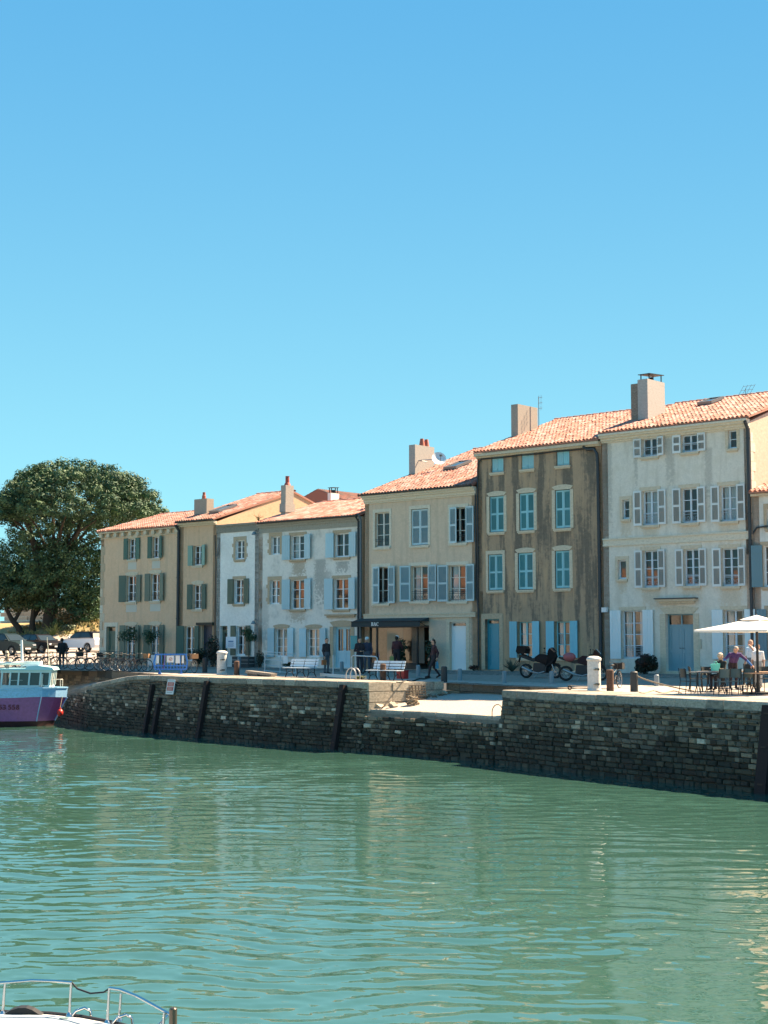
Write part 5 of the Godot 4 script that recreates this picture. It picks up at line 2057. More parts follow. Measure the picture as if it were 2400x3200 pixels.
func person(label: String, at: Vector3, yaw: float, pose: Dictionary, top: Vector3, legs: Vector3, hair: Vector3, opt := {}) -> Node3D:
	var j := JOINTS.duplicate()
	for k in pose:
		j[k] = pose[k]
	var skin: Vector3 = opt.get("skin", Vector3(0.52, 0.30, 0.21))
	var sleeve: Vector3 = opt.get("sleeve", top)
	var shoe: Vector3 = opt.get("shoe", Vector3(0.03, 0.03, 0.03))
	var shin: Vector3 = opt.get("shin", legs)
	var up: Vector3 = (j.hed - j.nck).normalized()
	var fwd: Vector3 = opt.get("look", Vector3(0, 0, 1))
	var side := up.cross(fwd).normalized()
	fwd = side.cross(up)
	var h0: Vector3 = j.hed
	var sx := Vector3(0.055, 0, 0)
	# a, b, radius a, radius b, colour
	var bones := [
		[j.pel + sx, j.wst + sx, 0.115, 0.100, legs], [j.pel - sx, j.wst - sx, 0.115, 0.100, legs],
		[j.wst + sx, j.chs + sx * 1.4, 0.105, 0.115, top], [j.wst - sx, j.chs - sx * 1.4, 0.105, 0.115, top],
		[j.shl, j.shr, 0.07, 0.07, top], [j.chs, j.nck, 0.09, 0.058, top], [j.nck, h0, 0.052, 0.055, skin],
		[h0 - up * 0.055 + fwd * 0.015, h0 + up * 0.03, 0.066, 0.088, skin], [h0 + fwd * 0.075 - up * 0.012, h0 + fwd * 0.10 - up * 0.03, 0.014, 0.018, skin],
		[h0 + side * 0.085 - up * 0.01, h0 + side * 0.09 - up * 0.035, 0.016, 0.012, skin], [h0 - side * 0.085 - up * 0.01, h0 - side * 0.09 - up * 0.035, 0.016, 0.012, skin],
		[h0 + up * 0.045 - fwd * 0.02, h0 - up * 0.02 - fwd * 0.045, 0.092, 0.075, hair],
		[j.shl, j.ell, 0.062, 0.048, top], [j.shr, j.elr, 0.062, 0.048, top], [j.ell, j.wrl, 0.045, 0.033, sleeve], [j.elr, j.wrr, 0.045, 0.033, sleeve],
		[j.hpl, j.knl, 0.092, 0.064, legs], [j.hpr, j.knr, 0.092, 0.064, legs], [j.knl, j.anl, 0.060, 0.043, shin], [j.knr, j.anr, 0.060, 0.043, shin],
		[j.anl, j.tol, 0.045, 0.036, shoe], [j.anr, j.tor, 0.045, 0.036, shoe],
	]
	for s in ["l", "r"]:
		var d: Vector3 = (j["wr" + s] - j["el" + s]).normalized()
		bones.append([j["wr" + s], j["wr" + s] + d * 0.075, 0.030, 0.034, skin])
	if opt.has("cap"):
		bones.append([h0 + up * 0.06 - fwd * 0.01, h0 + up * 0.065 + fwd * 0.02, 0.094, 0.09, opt.cap])
		bones.append([h0 + up * 0.055 + fwd * 0.08, h0 + up * 0.045 + fwd * 0.15, 0.022, 0.018, opt.cap])
	if opt.has("tail"):
		bones.append([h0 - fwd * 0.09 + up * 0.03, h0 - fwd * 0.12 - up * 0.14, 0.035, 0.02, hair])
	var o := thing("person", label, "person", at, yaw)
	var st := S()
	net(st, bones, 0.021)
	# fingers, rooted inside the palm and a little curled
	for s in ["l", "r"]:
		var d: Vector3 = (j["wr" + s] - j["el" + s]).normalized()
		var ax := side_axes(d)
		var across: Vector3 = ax[0]
		if across.dot(Vector3(0, 0, 1)) < 0.0:
			across = -across
		var inn := d.cross(across)
		if inn.dot(Vector3(-1, 0, 0) if s == "l" else Vector3(1, 0, 0)) < 0.0:
			inn = -inn
		st.set_color(vcol(skin))
		for k in 4:
			var root: Vector3 = j["wr" + s] + d * 0.075 + across * (0.027 - k * 0.018)
			var l: float = [0.066, 0.076, 0.070, 0.054][k]
			sweep(st, [root, root + d * l * 0.5 + inn * 0.006, root + d * l * 0.85 + inn * 0.026], 0.009, 5, 0.007)
		var tr: Vector3 = j["wr" + s] + d * 0.035 + across * 0.024
		sweep(st, [tr, tr + across * 0.03 + d * 0.025, tr + across * 0.035 + d * 0.06 + inn * 0.01], 0.011, 5, 0.008)
	# eyes and mouth
	st.set_color(Color(0.03, 0.02, 0.015))
	for e in [-1.0, 1.0]:
		ell(st, h0 + fwd * 0.083 + side * 0.031 * e + up * 0.012, Vector3.ONE * 0.011, 6)
	st.set_color(Color(0.28, 0.11, 0.09))
	ell(st, h0 + fwd * 0.083 - up * 0.058, Vector3(0.022, 0.006, 0.01), 6)
	mk(st, "body", vmat("cloth_and_skin", 0.85), o)
	return o

# mesh of smoothly joined tapered capsules, as surface nets
func net(st: SurfaceTool, bones: Array, cell: float) -> void:
	var lo := Vector3.ONE * 99.0
	var hi := -lo
	for b in bones:
		for e in 2:
			lo = lo.min(b[e] - Vector3.ONE * (b[2 + e] + cell * 3.0))
			hi = hi.max(b[e] + Vector3.ONE * (b[2 + e] + cell * 3.0))
	var n := Vector3i(((hi - lo) / cell).ceil()) + Vector3i.ONE
	var f := PackedFloat32Array()
	f.resize(n.x * n.y * n.z)
	f.fill(1.0)
	var who := PackedInt32Array()
	who.resize(f.size())
	var near := PackedFloat32Array()
	near.resize(f.size())
	near.fill(9.0)
	var sk := 0.026
	for bi in bones.size():
		var b: Array = bones[bi]
		var a0: Vector3 = b[0]
		var ab: Vector3 = b[1] - b[0]
		var len2 := maxf(ab.length_squared(), 1e-8)
		var rm := maxf(b[2], b[3]) + cell * 2.5
		var i0 := Vector3i(((a0.min(b[1]) - Vector3.ONE * rm - lo) / cell).floor()).clamp(Vector3i.ZERO, n - Vector3i.ONE)
		var i1 := Vector3i(((a0.max(b[1]) + Vector3.ONE * rm - lo) / cell).ceil()).clamp(Vector3i.ZERO, n - Vector3i.ONE)
		for z in range(i0.z, i1.z + 1):
			for y in range(i0.y, i1.y + 1):
				for x in range(i0.x, i1.x + 1):
					var p := lo + Vector3(x, y, z) * cell
					var t := clampf((p - a0).dot(ab) / len2, 0.0, 1.0)
					var d: float = p.distance_to(a0 + ab * t) - lerpf(b[2], b[3], t)
					var id := (z * n.y + y) * n.x + x
					if d < near[id]:
						near[id] = d
						who[id] = bi
					var g := f[id]
					var q := clampf(0.5 + 0.5 * (g - d) / sk, 0.0, 1.0)
					f[id] = lerpf(g, d, q) - sk * q * (1.0 - q)
	var at := {}
	var offs := [0, 1, n.x, n.x + 1, n.x * n.y, n.x * n.y + 1, n.x * n.y + n.x, n.x * n.y + n.x + 1]
	for z in n.z - 1:
		for y in n.y - 1:
			for x in n.x - 1:
				var id := (z * n.y + y) * n.x + x
				var c := 0
				for k in 8:
					if f[id + offs[k]] < 0.0:
						c += 1
				if c == 0 or c == 8:
					continue
				var sum := Vector3.ZERO
				var m := 0
				for e in [[0, 1], [2, 3], [4, 5], [6, 7], [0, 2], [1, 3], [4, 6], [5, 7], [0, 4], [1, 5], [2, 6], [3, 7]]:
					var fa := f[id + offs[e[0]]]
					var fb := f[id + offs[e[1]]]
					if (fa < 0.0) != (fb < 0.0):
						var t := fa / (fa - fb)
						var pa := Vector3(e[0] & 1, (e[0] >> 1) & 1, (e[0] >> 2) & 1)
						var pb := Vector3(e[1] & 1, (e[1] >> 1) & 1, (e[1] >> 2) & 1)
						sum += pa.lerp(pb, t)
						m += 1
				var nr := Vector3(f[id + 1] + f[id + offs[7]] - f[id] - f[id + offs[6]], f[id + offs[2]] + f[id + offs[7]] - f[id] - f[id + offs[5]], f[id + offs[4]] + f[id + offs[7]] - f[id] - f[id + offs[3]])
				at[id] = [lo + (Vector3(x, y, z) + sum / m) * cell, nr.normalized(), vcol(bones[who[id]][4])]
	for z in range(1, n.z - 1):
		for y in range(1, n.y - 1):
			for x in range(1, n.x - 1):
				var id := (z * n.y + y) * n.x + x
				var s := f[id] < 0.0
				for a in 3:
					var stp: int = [1, n.x, n.x * n.y][a]
					if s == (f[id + stp] < 0.0):
						continue
					var b1: int = [n.x, n.x * n.y, 1][a]
					var b2: int = [n.x * n.y, 1, n.x][a]
					var q := [at.get(id - b1 - b2), at.get(id - b2), at.get(id), at.get(id - b1)]
					if q[0] == null or q[1] == null or q[2] == null or q[3] == null:
						continue
					for k in ([0, 2, 1, 0, 3, 2] if s else [0, 1, 2, 0, 2, 3]):
						st.set_color(q[k][2])
						st.set_normal(q[k][1])
						st.add_vertex(q[k][0])

# ---------------------------------------------------------------- vehicles
func loft(st: SurfaceTool, poly: PackedVector2Array, half: Callable, grow := 0.0) -> void:
	var pl := poly
	if Geometry2D.is_polygon_clockwise(pl):
		pl = pl.duplicate()
		pl.reverse()
	var ix := Geometry2D.triangulate_polygon(pl)
	for s in [-1.0, 1.0]:
		for i in range(0, ix.size(), 3):
			var q := []
			for k in 3:
				var p := pl[ix[i + k]]
				q.append(Vector3(p.x, p.y, s * (half.call(p) + grow)))
			tri(st, q[0], q[1], q[2])
	if grow == 0.0:
		for i in pl.size():
			var a := pl[i]
			var b := pl[(i + 1) % pl.size()]
			quad(st, Vector3(a.x, a.y, -half.call(a)), Vector3(b.x, b.y, -half.call(b)), Vector3(b.x, b.y, half.call(b)), Vector3(a.x, a.y, half.call(a)))

func wheel(parent: Node, c: Vector3, r: float, w: float) -> void:
	var st := S()
	var t := Transform3D(Basis(Vector3.RIGHT, PI / 2), c)
	lathe(st, [Vector2(r * 0.62, -w * 0.5), Vector2(r * 0.93, -w * 0.5), Vector2(r, -w * 0.36), Vector2(r, w * 0.36), Vector2(r * 0.93, w * 0.5), Vector2(r * 0.62, w * 0.5)], 22, t)
	var o := mk(st, "wheel", mat("tyre_rubber", Vector3(0.018, 0.018, 0.018), 0.85), parent)
	st = S()
	var sg := 1.0 if c.z > 0.0 else -1.0
	for k in 5:
		var a := TAU * k / 5.0
		bar(st, c + Vector3(0, 0, sg * w * 0.42), c + Vector3(cos(a) * r * 0.6, sin(a) * r * 0.6, sg * w * 0.42), 0.07, 0.03)
	ring(st, c + Vector3(0, 0, sg * w * 0.40), Vector3(0, 0, 1), r * 0.60, 0.025, 20, 5)
	mk(st, "rim", mat("alloy", Vector3(0.50, 0.50, 0.50), 0.35, 0.8), o)

func car(label: String, at: Vector3, yaw: float, paint: Material, roof_m: Material, tall := 1.62) -> void:
	var o := thing("parked_car", label, "car", at, yaw, "cars parked before the grass bank")
	var k := tall / 1.58
	var body := PackedVector2Array([Vector2(2.1, 0.30)])
	for arch in [1.33, -1.33]:
		for i in 9:
			var a := PI * i / 8.0
			body.append(Vector2(arch + cos(a) * 0.42, 0.32 + sin(a) * 0.42))
	for p in [Vector2(-2.1, 0.32), Vector2(-2.2, 0.55), Vector2(-2.17, 0.95 * k), Vector2(-2.05, 1.05 * k), Vector2(-1.5, 1.07 * k), Vector2(0.95, 1.02 * k), Vector2(1.75, 0.93 * k), Vector2(2.12, 0.80 * k), Vector2(2.2, 0.55)]:
		body.append(p)
	var half := func(p: Vector2): return 0.90 - 0.05 * pow(absf(p.x) / 2.2, 4.0) - 0.28 * clampf((p.y - 1.03 * k) / (0.55 * k), 0.0, 1.0)
	var st := S()
	loft(st, body, half)
	mk(st, "body", paint, o)
	st = S()
	loft(st, PackedVector2Array([Vector2(1.0, 1.0 * k), Vector2(0.32, 1.46 * k), Vector2(0.0, 1.55 * k), Vector2(-1.2, 1.56 * k), Vector2(-1.75, 1.42 * k), Vector2(-2.0, 1.03 * k)]), half)
	mk(st, "roof", roof_m, o)
	var glass := mat("car_glass", Vector3(0.03, 0.04, 0.042), 0.05)
	st = S()
	loft(st, PackedVector2Array([Vector2(0.80, 1.05 * k), Vector2(0.25, 1.43 * k), Vector2(-0.35, 1.47 * k), Vector2(-0.35, 1.06 * k)]), half, 0.006)
	loft(st, PackedVector2Array([Vector2(-0.43, 1.06 * k), Vector2(-0.43, 1.47 * k), Vector2(-1.2, 1.47 * k), Vector2(-1.72, 1.12 * k)]), half, 0.006)
	mk(st, "side_window", glass, o)
	st = S()
	quad(st, Vector3(0.99, 1.04 * k, 0.72), Vector3(0.99, 1.04 * k, -0.72), Vector3(0.37, 1.45 * k, -0.62), Vector3(0.37, 1.45 * k, 0.62))
	mk(st, "windscreen", glass, o)
	for z in [-0.62, 0.62]:
		st = S()
		tbox(st, Transform3D(Basis(Vector3.UP, 0.35 * signf(z)), Vector3(2.10, 0.72 * k, z)), Vector3(0.14, 0.11, 0.34))
		mk(st, "headlight", mat("lamp_glass", Vector3(0.75, 0.76, 0.76), 0.15), o)
		st = S()
		ell(st, Vector3(0.72, 1.08 * k, z * 1.58), Vector3(0.11, 0.075, 0.09), 8)
		mk(st, "wing_mirror", paint, o)
	st = S()
	bx(st, Vector3(2.185, 0.50, 0), Vector3(0.06, 0.11, 0.52))
	mk(st, "number_plate", mat("plate_white", Vector3(0.75, 0.75, 0.73), 0.5), o)
	st = S()
	bx(st, Vector3(2.17, 0.62, 0), Vector3(0.05, 0.10, 0.9))
	mk(st, "grille", mat("black_plastic", Vector3(0.02, 0.02, 0.02), 0.6), o)
	for x in [1.33, -1.33]:
		for z in [-0.78, 0.78]:
			wheel(o, Vector3(x, 0.34, z), 0.34, 0.22)

func bike_wheel(parent: Node, c: Vector3, r: float, ax := Vector3(0, 0, 1)) -> void:
	var st := S()
	ring(st, c, ax, r, 0.019, 24, 5)
	var o := mk(st, "wheel", mat("tyre_rubber", Vector3(0.018, 0.018, 0.018), 0.85), parent)
	st = S()
	ring(st, c, ax, r - 0.028, 0.010, 24, 4)
	var s := side_axes(ax)
	for k in 10:
		var a := TAU * k / 10.0
		tube(st, c, c + (s[0] * cos(a) + s[1] * sin(a)) * (r - 0.03), 0.0025, -1, 3, false)
	mk(st, "rim", mat("bright_rim", Vector3(0.42, 0.43, 0.44), 0.35, 0.7), o)

func bicycle(label: String, at: Vector3, yaw: float, paint: Vector3, basket := "", lean := 0.0) -> Node3D:
	var o := thing("bicycle", label, "bicycle", at, yaw, "bicycles parked on the quay")
	o.rotation.x = lean
	bike_wheel(o, Vector3(-0.52, 0.345, 0), 0.325)
	bike_wheel(o, Vector3(0.54, 0.345, 0), 0.325)
	var st := S()
	var bb_ := Vector3(-0.08, 0.30, 0)
	var seat := Vector3(-0.24, 0.78, 0)
	var head := Vector3(0.36, 0.80, 0)
	tube(st, bb_, seat, 0.018, -1, 6)
	tube(st, bb_, head - Vector3(-0.02, 0.12, 0), 0.021, -1, 6)
	tube(st, seat * 0.6 + bb_ * 0.4, head - Vector3(0, 0.02, 0), 0.017, -1, 6)
	for z in [-0.05, 0.05]:
		tube(st, bb_, Vector3(-0.52, 0.345, z), 0.010, -1, 5)
		tube(st, seat - Vector3(0, 0.08, 0), Vector3(-0.52, 0.345, z), 0.009, -1, 5)
		tube(st, head - Vector3(-0.05, 0.22, -z), Vector3(0.54, 0.345, z), 0.012, -1, 5)
	tube(st, head + Vector3(-0.03, 0.10, 0), head - Vector3(-0.06, 0.22, 0), 0.019, -1, 6)
	mk(st, "frame", mat("bike_paint_%d" % int(paint.x * 1000 + paint.y * 100 + paint.z * 10), paint, 0.4), o)
	st = S()
	sweep(st, [Vector3(0.22, 0.98, -0.29), Vector3(0.32, 1.0, -0.2), Vector3(0.33, 0.95, 0), Vector3(0.32, 1.0, 0.2), Vector3(0.22, 0.98, 0.29)], 0.013, 5)
	tube(st, head + Vector3(-0.03, 0.10, 0), Vector3(0.33, 0.96, 0), 0.013, -1, 5)
	mk(st, "handlebar", mat("bike_metal", Vector3(0.10, 0.10, 0.10), 0.4, 0.7), o)
	st = S()
	ell(st, Vector3(-0.28, 0.90, 0), Vector3(0.14, 0.035, 0.08), 8)
	tube(st, seat, Vector3(-0.27, 0.89, 0), 0.013, -1, 5)
	mk(st, "saddle", mat("saddle_leather", Vector3(0.03, 0.025, 0.02), 0.7), o)
	st = S()
	for s in [1, -1]:
		bar(st, bb_ + Vector3(0, 0, 0.05 * s), bb_ + Vector3(0.12 * s, -0.12, 0.07 * s), 0.014, 0.02)
		bx(st, bb_ + Vector3(0.12 * s, -0.12, 0.12 * s), Vector3(0.09, 0.02, 0.08))
	ring(st, bb_ + Vector3(0, 0, 0.045), Vector3(0, 0, 1), 0.09, 0.008, 14, 4)
	mk(st, "pedals", mat("bike_metal", Vector3(0.10, 0.10, 0.10), 0.4, 0.7), o)
	st = S()
	for z in [-0.06, 0.06]:
		tube(st, Vector3(-0.30, 0.72, z), Vector3(-0.80, 0.72, z), 0.007, -1, 4)
		tube(st, Vector3(-0.72, 0.72, z), Vector3(-0.52, 0.36, z), 0.006, -1, 4)
	mk(st, "luggage_rack", mat("bike_metal", Vector3(0.10, 0.10, 0.10), 0.4, 0.7), o)
	if basket != "":
		st = S()
		var c := Vector3(0.52, 0.86, 0)
		for q in [[Vector3(0, -0.12, 0), Vector3(0.26, 0.015, 0.32)], [Vector3(0.14, 0, 0), Vector3(0.015, 0.24, 0.36)], [Vector3(-0.14, 0, 0), Vector3(0.015, 0.24, 0.36)], [Vector3(0, 0, 0.17), Vector3(0.28, 0.24, 0.015)], [Vector3(0, 0, -0.17), Vector3(0.28, 0.24, 0.015)]]:
			bx(st, c + q[0], q[1])
		mk(st, "basket", mat("wicker" if basket == "wicker" else "black_basket", Vector3(0.26, 0.14, 0.07) if basket == "wicker" else Vector3(0.02, 0.02, 0.02), 0.9), o)
	return o

func motorcycle(label: String, at: Vector3, yaw: float, paint: Vector3, box := true) -> Node3D:
	var o := thing("motorcycle", label, "motorcycle", at, yaw, "motorcycles parked before the brown house")
	var blk := mat("moto_black", Vector3(0.012, 0.010, 0.010), 0.6)
	var pm := mat("moto_paint_%d" % int(paint.x * 1000), paint, 0.5)
	pm.metallic_specular = 0.28
	blk.metallic_specular = 0.28
	var met := mat("moto_metal", Vector3(0.35, 0.35, 0.36), 0.3, 0.9)
	for x in [-0.72, 0.72]:
		var st := S()
		lathe(st, [Vector2(0.22, -0.06), Vector2(0.29, -0.07), Vector2(0.315, -0.03), Vector2(0.315, 0.03), Vector2(0.29, 0.07), Vector2(0.22, 0.06)], 24, Transform3D(Basis(Vector3.RIGHT, PI / 2), Vector3(x, 0.315, 0)))
		var w := mk(st, "wheel", mat("tyre_rubber", Vector3(0.018, 0.018, 0.018), 0.85), o)
		st = S()
		ring(st, Vector3(x, 0.315, 0), Vector3(0, 0, 1), 0.215, 0.016, 22, 5)
		for k in 6:
			var a := TAU * k / 6.0
			bar(st, Vector3(x, 0.315, 0), Vector3(x + cos(a) * 0.21, 0.315 + sin(a) * 0.21, 0), 0.025, 0.02)
		ring(st, Vector3(x, 0.315, 0.05), Vector3(0, 0, 1), 0.11, 0.012, 16, 4)
		mk(st, "rim", met, w)
	var s := S()
	loft(s, PackedVector2Array([Vector2(0.42, 0.62), Vector2(0.5, 0.88), Vector2(0.34, 1.02), Vector2(0.0, 1.06), Vector2(-0.2, 0.92), Vector2(-0.2, 0.74), Vector2(0.1, 0.66)]), func(p: Vector2): return 0.16 - 0.1 * clampf((p.y - 0.95) * 5.0, 0, 1))
	mk(s, "fuel_tank", pm, o)
	s = S()
	loft(s, PackedVector2Array([Vector2(0.62, 0.62), Vector2(0.80, 0.95), Vector2(0.70, 1.12), Vector2(0.52, 1.30), Vector2(0.46, 1.18), Vector2(0.42, 0.80), Vector2(0.3, 0.5)]), func(p: Vector2): return 0.20 - 0.12 * clampf((p.x - 0.5) * 3.0, 0, 1))
	mk(s, "fairing", pm, o)
	s = S()
	loft(s, PackedVector2Array([Vector2(-0.08, 0.78), Vector2(-0.18, 0.90), Vector2(-0.45, 0.84), Vector2(-0.62, 0.96), Vector2(-1.0, 1.02), Vector2(-1.0, 0.94), Vector2(-0.6, 0.80), Vector2(-0.3, 0.72)]), func(_p): return 0.14)
	mk(s, "seat", mat("seat_vinyl", Vector3(0.025, 0.022, 0.022), 0.7), o)
	s = S()
	loft(s, PackedVector2Array([Vector2(0.34, 0.24), Vector2(0.40, 0.55), Vector2(0.1, 0.66), Vector2(-0.25, 0.66), Vector2(-0.3, 0.35), Vector2(-0.1, 0.2)]), func(_p): return 0.19)
	mk(s, "engine", mat("engine_grey", Vector3(0.022, 0.020, 0.022), 0.55, 0.1), o)
	s = S()
	for z in [-0.09, 0.09]:
		tube(s, Vector3(0.72, 0.315, z), Vector3(0.44, 1.0, z), 0.027, 0.024, 8)
		bar(s, Vector3(-0.72, 0.315, z), Vector3(-0.18, 0.42, z), 0.03, 0.06)
	mk(s, "fork_and_swingarm", met, o)
	s = S()
	sweep(s, [Vector3(0.28, 0.30, 0.17), Vector3(0.0, 0.22, 0.2), Vector3(-0.35, 0.28, 0.2)], 0.03, 7)
	tube(s, Vector3(-0.35, 0.28, 0.2), Vector3(-0.8, 0.48, 0.22), 0.055, 0.06, 10)
	mk(s, "exhaust", met, o)
	s = S()
	sweep(s, [Vector3(0.30, 1.10, -0.36), Vector3(0.38, 1.10, -0.2), Vector3(0.42, 1.06, 0), Vector3(0.38, 1.10, 0.2), Vector3(0.30, 1.10, 0.36)], 0.016, 6)
	for z in [-0.3, 0.3]:
		tube(s, Vector3(0.36, 1.1, z), Vector3(0.38, 1.27, z * 1.15), 0.008, -1, 4)
		ell(s, Vector3(0.38, 1.30, z * 1.2), Vector3(0.02, 0.04, 0.06), 8)
	mk(s, "handlebar", blk, o)
	s = S()
	loft(s, PackedVector2Array([Vector2(0.55, 1.28), Vector2(0.74, 1.12), Vector2(0.76, 1.14), Vector2(0.57, 1.34)]), func(_p): return 0.13)
	mk(s, "windscreen", mat("smoked_screen", Vector3(0.03, 0.03, 0.035), 0.08), o)
	s = S()
	loft(s, PackedVector2Array([Vector2(0.98, 0.55), Vector2(0.84, 0.66), Vector2(0.6, 0.66), Vector2(0.5, 0.55), Vector2(0.55, 0.56), Vector2(0.65, 0.63), Vector2(0.82, 0.63)]), func(_p): return 0.07)
	mk(s, "front_mudguard", pm, o)
	if box:
		s = S()
		loft(s, PackedVector2Array([Vector2(-0.66, 1.06), Vector2(-0.62, 1.28), Vector2(-0.74, 1.40), Vector2(-1.06, 1.40), Vector2(-1.12, 1.16), Vector2(-1.04, 1.06)]), func(_p): return 0.22)
		mk(s, "top_case", blk, o)
		s = S()
		for z in [-0.08, 0.08]:
			bar(s, Vector3(-0.5, 0.9, z), Vector3(-0.95, 1.07, z), 0.025, 0.025)
		bar(s, Vector3(-1.0, 0.98, 0), Vector3(-1.08, 0.70, 0), 0.12, 0.02)
		mk(s, "rear_rack", blk, o)
	s = S()
	tube(s, Vector3(-0.1, 0.25, 0.1), Vector3(-0.22, 0.0, 0.26), 0.013, -1, 5)
	mk(s, "side_stand", met, o)
	return o

# where a line of sight meets the rising ground at the left
func GT(px: float, py: float) -> Vector3:
	var d := ray(px, py)
	d /= -d.z
	var t := 84.0
	while t < 400.0:
		var p := EYE + d * t
		if p.y < gy(p.x, p.z):
			break
		t += 0.25
	var q := EYE + d * t
	q.y = gy(q.x, q.z)
	return q

func facing(v: Vector3) -> float:
	return atan2(v.x, v.z)

# ---------------------------------------------------------------- left side
func build_left_side() -> void:
	var bark := tint_mat("dark_bark", Vector3(0.055, 0.042, 0.032), 2, 0.8)
	# the big evergreen
	var base := GT(152, 1962)
	var k := -base.z / 4618.0            # metres per photo pixel at that distance
	var at := func(px: float, py: float, dz: float): return Vector3((px - 152.0) * k, (1962.0 - py) * k, dz)
	var o := thing("evergreen_tree", "huge dark evergreen tree with a domed crown beside the tan corner house", "tree", base)
	var st := S()
	sweep(st, [at.call(160, 1985, 0), at.call(152, 1962, 0), at.call(158, 1915, 0.1), at.call(164, 1870, 0.2), at.call(158, 1840, 0.2)], 0.74, 12, 0.52)
	sweep(st, [at.call(158, 1855, 0.1), at.call(138, 1820, 0.4), at.call(125, 1790, 0.8), at.call(115, 1730, 1.2), at.call(100, 1660, 1.5), at.call(70, 1590, 2.0)], 0.50, 9, 0.16)
	sweep(st, [at.call(160, 1850, 0), at.call(185, 1790, 0), at.call(205, 1720, -0.5), at.call(235, 1650, -1.0), at.call(250, 1570, -1.2)], 0.52, 9, 0.16)
	var tips := [[40, 1640], [160, 1610], [210, 1600], [300, 1620], [330, 1640], [400, 1640], [120, 1560], [180, 1540], [280, 1560], [350, 1590], [-30, 1640], [10, 1600], [90, 1600], [240, 1620]]
	for t in tips:
		var z := jit(6.0)
		var root: Vector3 = at.call(lerpf(165, t[0], 0.28), 1715, z * 0.2)
		sweep(st, [root, at.call(lerpf(165, t[0], 0.6), lerpf(1715, t[1], 0.6), z * 0.6), at.call(t[0], t[1], z)], 0.17, 6, 0.05)
	mk(st, "trunk", bark, o)
	var bl := []
	# upper dome, a shell of clumps; open below so that sky shows between the limbs
	for i in 980:
		var d := Vector3(rng.randfn(), absf(rng.randfn()) * 0.9, rng.randfn()).normalized()
		var r := rng.randf_range(0.72, 1.0)
		var ax := 292.0 if d.x > 0 else 250.0
		var c: Vector3 = at.call(222 + d.x * ax * r, 1628 - d.y * 188.0 * r, d.z * 8.5 * r)
		c.y -= 1.5 * pow(maxf(0.0, d.x), 3.0) * 0.0
		bl.append([c, Vector3(0.66, 0.5, 0.66) * rng.randf_range(0.7, 1.3), 74, 0.6])
	for i in 60:
		bl.append([at.call(rng.randf_range(240, 420), rng.randf_range(1600, 1660), jit(5.0)), Vector3(0.7, 0.5, 0.7) * rng.randf_range(0.7, 1.2), 40, 0.6])
	# the lower, denser mass
	for i in 620:
		var d := Vector3(rng.randfn(), rng.randfn(), rng.randfn()).normalized()
		var r := pow(rng.randf(), 0.4)
		var c: Vector3 = at.call(152 + d.x * 212 * r, 1782 - d.y * 132 * r, d.z * 6.0 * r - 1.0)
		bl.append([c, Vector3(0.8, 0.6, 0.8) * rng.randf_range(0.7, 1.3), 66, 0.5])
	for i in 130:
		bl.append([at.call(rng.randf_range(215, 325), rng.randf_range(1840, 1938), jit(4.0) - 2.0), Vector3(0.8, 0.65, 0.8) * rng.randf_range(0.7, 1.2), 66, 0.5])
	for i in 110:
		bl.append([at.call(rng.randf_range(-40, 120), rng.randf_range(1770, 1900), jit(3.5) - 2.0), Vector3(0.8, 0.6, 0.8) * rng.randf_range(0.7, 1.2), 66, 0.5])
	for i in 60:
		bl.append([at.call(rng.randf_range(-20, 320), rng.randf_range(1615, 1700), jit(6.0)), Vector3(0.62, 0.45, 0.62) * rng.randf_range(0.6, 1.2), 60, 0.5])
	leaves(o, "crown", bl, 0.115, [Vector3(0.034, 0.082, 0.034), Vector3(0.045, 0.098, 0.038), Vector3(0.028, 0.068, 0.030), Vector3(0.058, 0.110, 0.042), Vector3(0.036, 0.084, 0.040)], leaf_mat(), 1.5)
	# two smaller trees
	for q in [[66, 1982, "leaning olive green tree in front of the evergreen by the dark cars", -45, 70], [99, 1976, "small upright olive green tree between the leaning tree and the evergreen trunk", 6, 45]]:
		var b := GT(q[0], q[1])
		var kk := -b.z / 4618.0
		var t := thing("small_tree", q[2], "tree", b)
		var s2 := S()
		var topx: float = q[3]
		sweep(s2, [Vector3(0.1, -0.2, 0), Vector3(topx * 0.2 * kk, 20 * kk, 0), Vector3(topx * 0.6 * kk, 42 * kk, 0.2), Vector3(topx * kk, 75 * kk, 0.2), Vector3(topx * 0.9 * kk, 120 * kk, 0.3)], 0.36, 8, 0.12)
		sweep(s2, [Vector3(topx * 0.5 * kk, 36 * kk, 0.2), Vector3((topx * 0.5 + 20) * kk, 80 * kk, -0.4), Vector3((topx * 0.5 + 30) * kk, 120 * kk, -0.5)], 0.2, 7, 0.06)
		mk(s2, "trunk", bark, t)
		var b2 := []
		for i in 130:
			var d := Vector3(rng.randfn(), rng.randfn(), rng.randfn()).normalized() * pow(rng.randf(), 0.4)
			var rx: float = q[4]
			b2.append([Vector3((topx * 0.5 + d.x * rx) * kk, (132 + d.y * 62) * kk, d.z * 2.2), Vector3(0.5, 0.42, 0.5) * rng.randf_range(0.7, 1.3), 34, 0.5])
		leaves(t, "crown", b2, 0.13, [Vector3(0.075, 0.092, 0.030), Vector3(0.055, 0.075, 0.030), Vector3(0.10, 0.11, 0.035)], leaf_mat())
	bush("rusty orange shrub growing beside the evergreen trunk", GT(200, 1968), Vector3(1.0, 1.0, 0.8), [Vector3(0.15, 0.095, 0.035), Vector3(0.11, 0.09, 0.035)], 700, 0.13)
	bush("rounded green shrub below the rusty orange shrub", GT(182, 1974), Vector3(0.85, 0.62, 0.8), [Vector3(0.06, 0.09, 0.03), Vector3(0.08, 0.10, 0.035)], 600, 0.12)
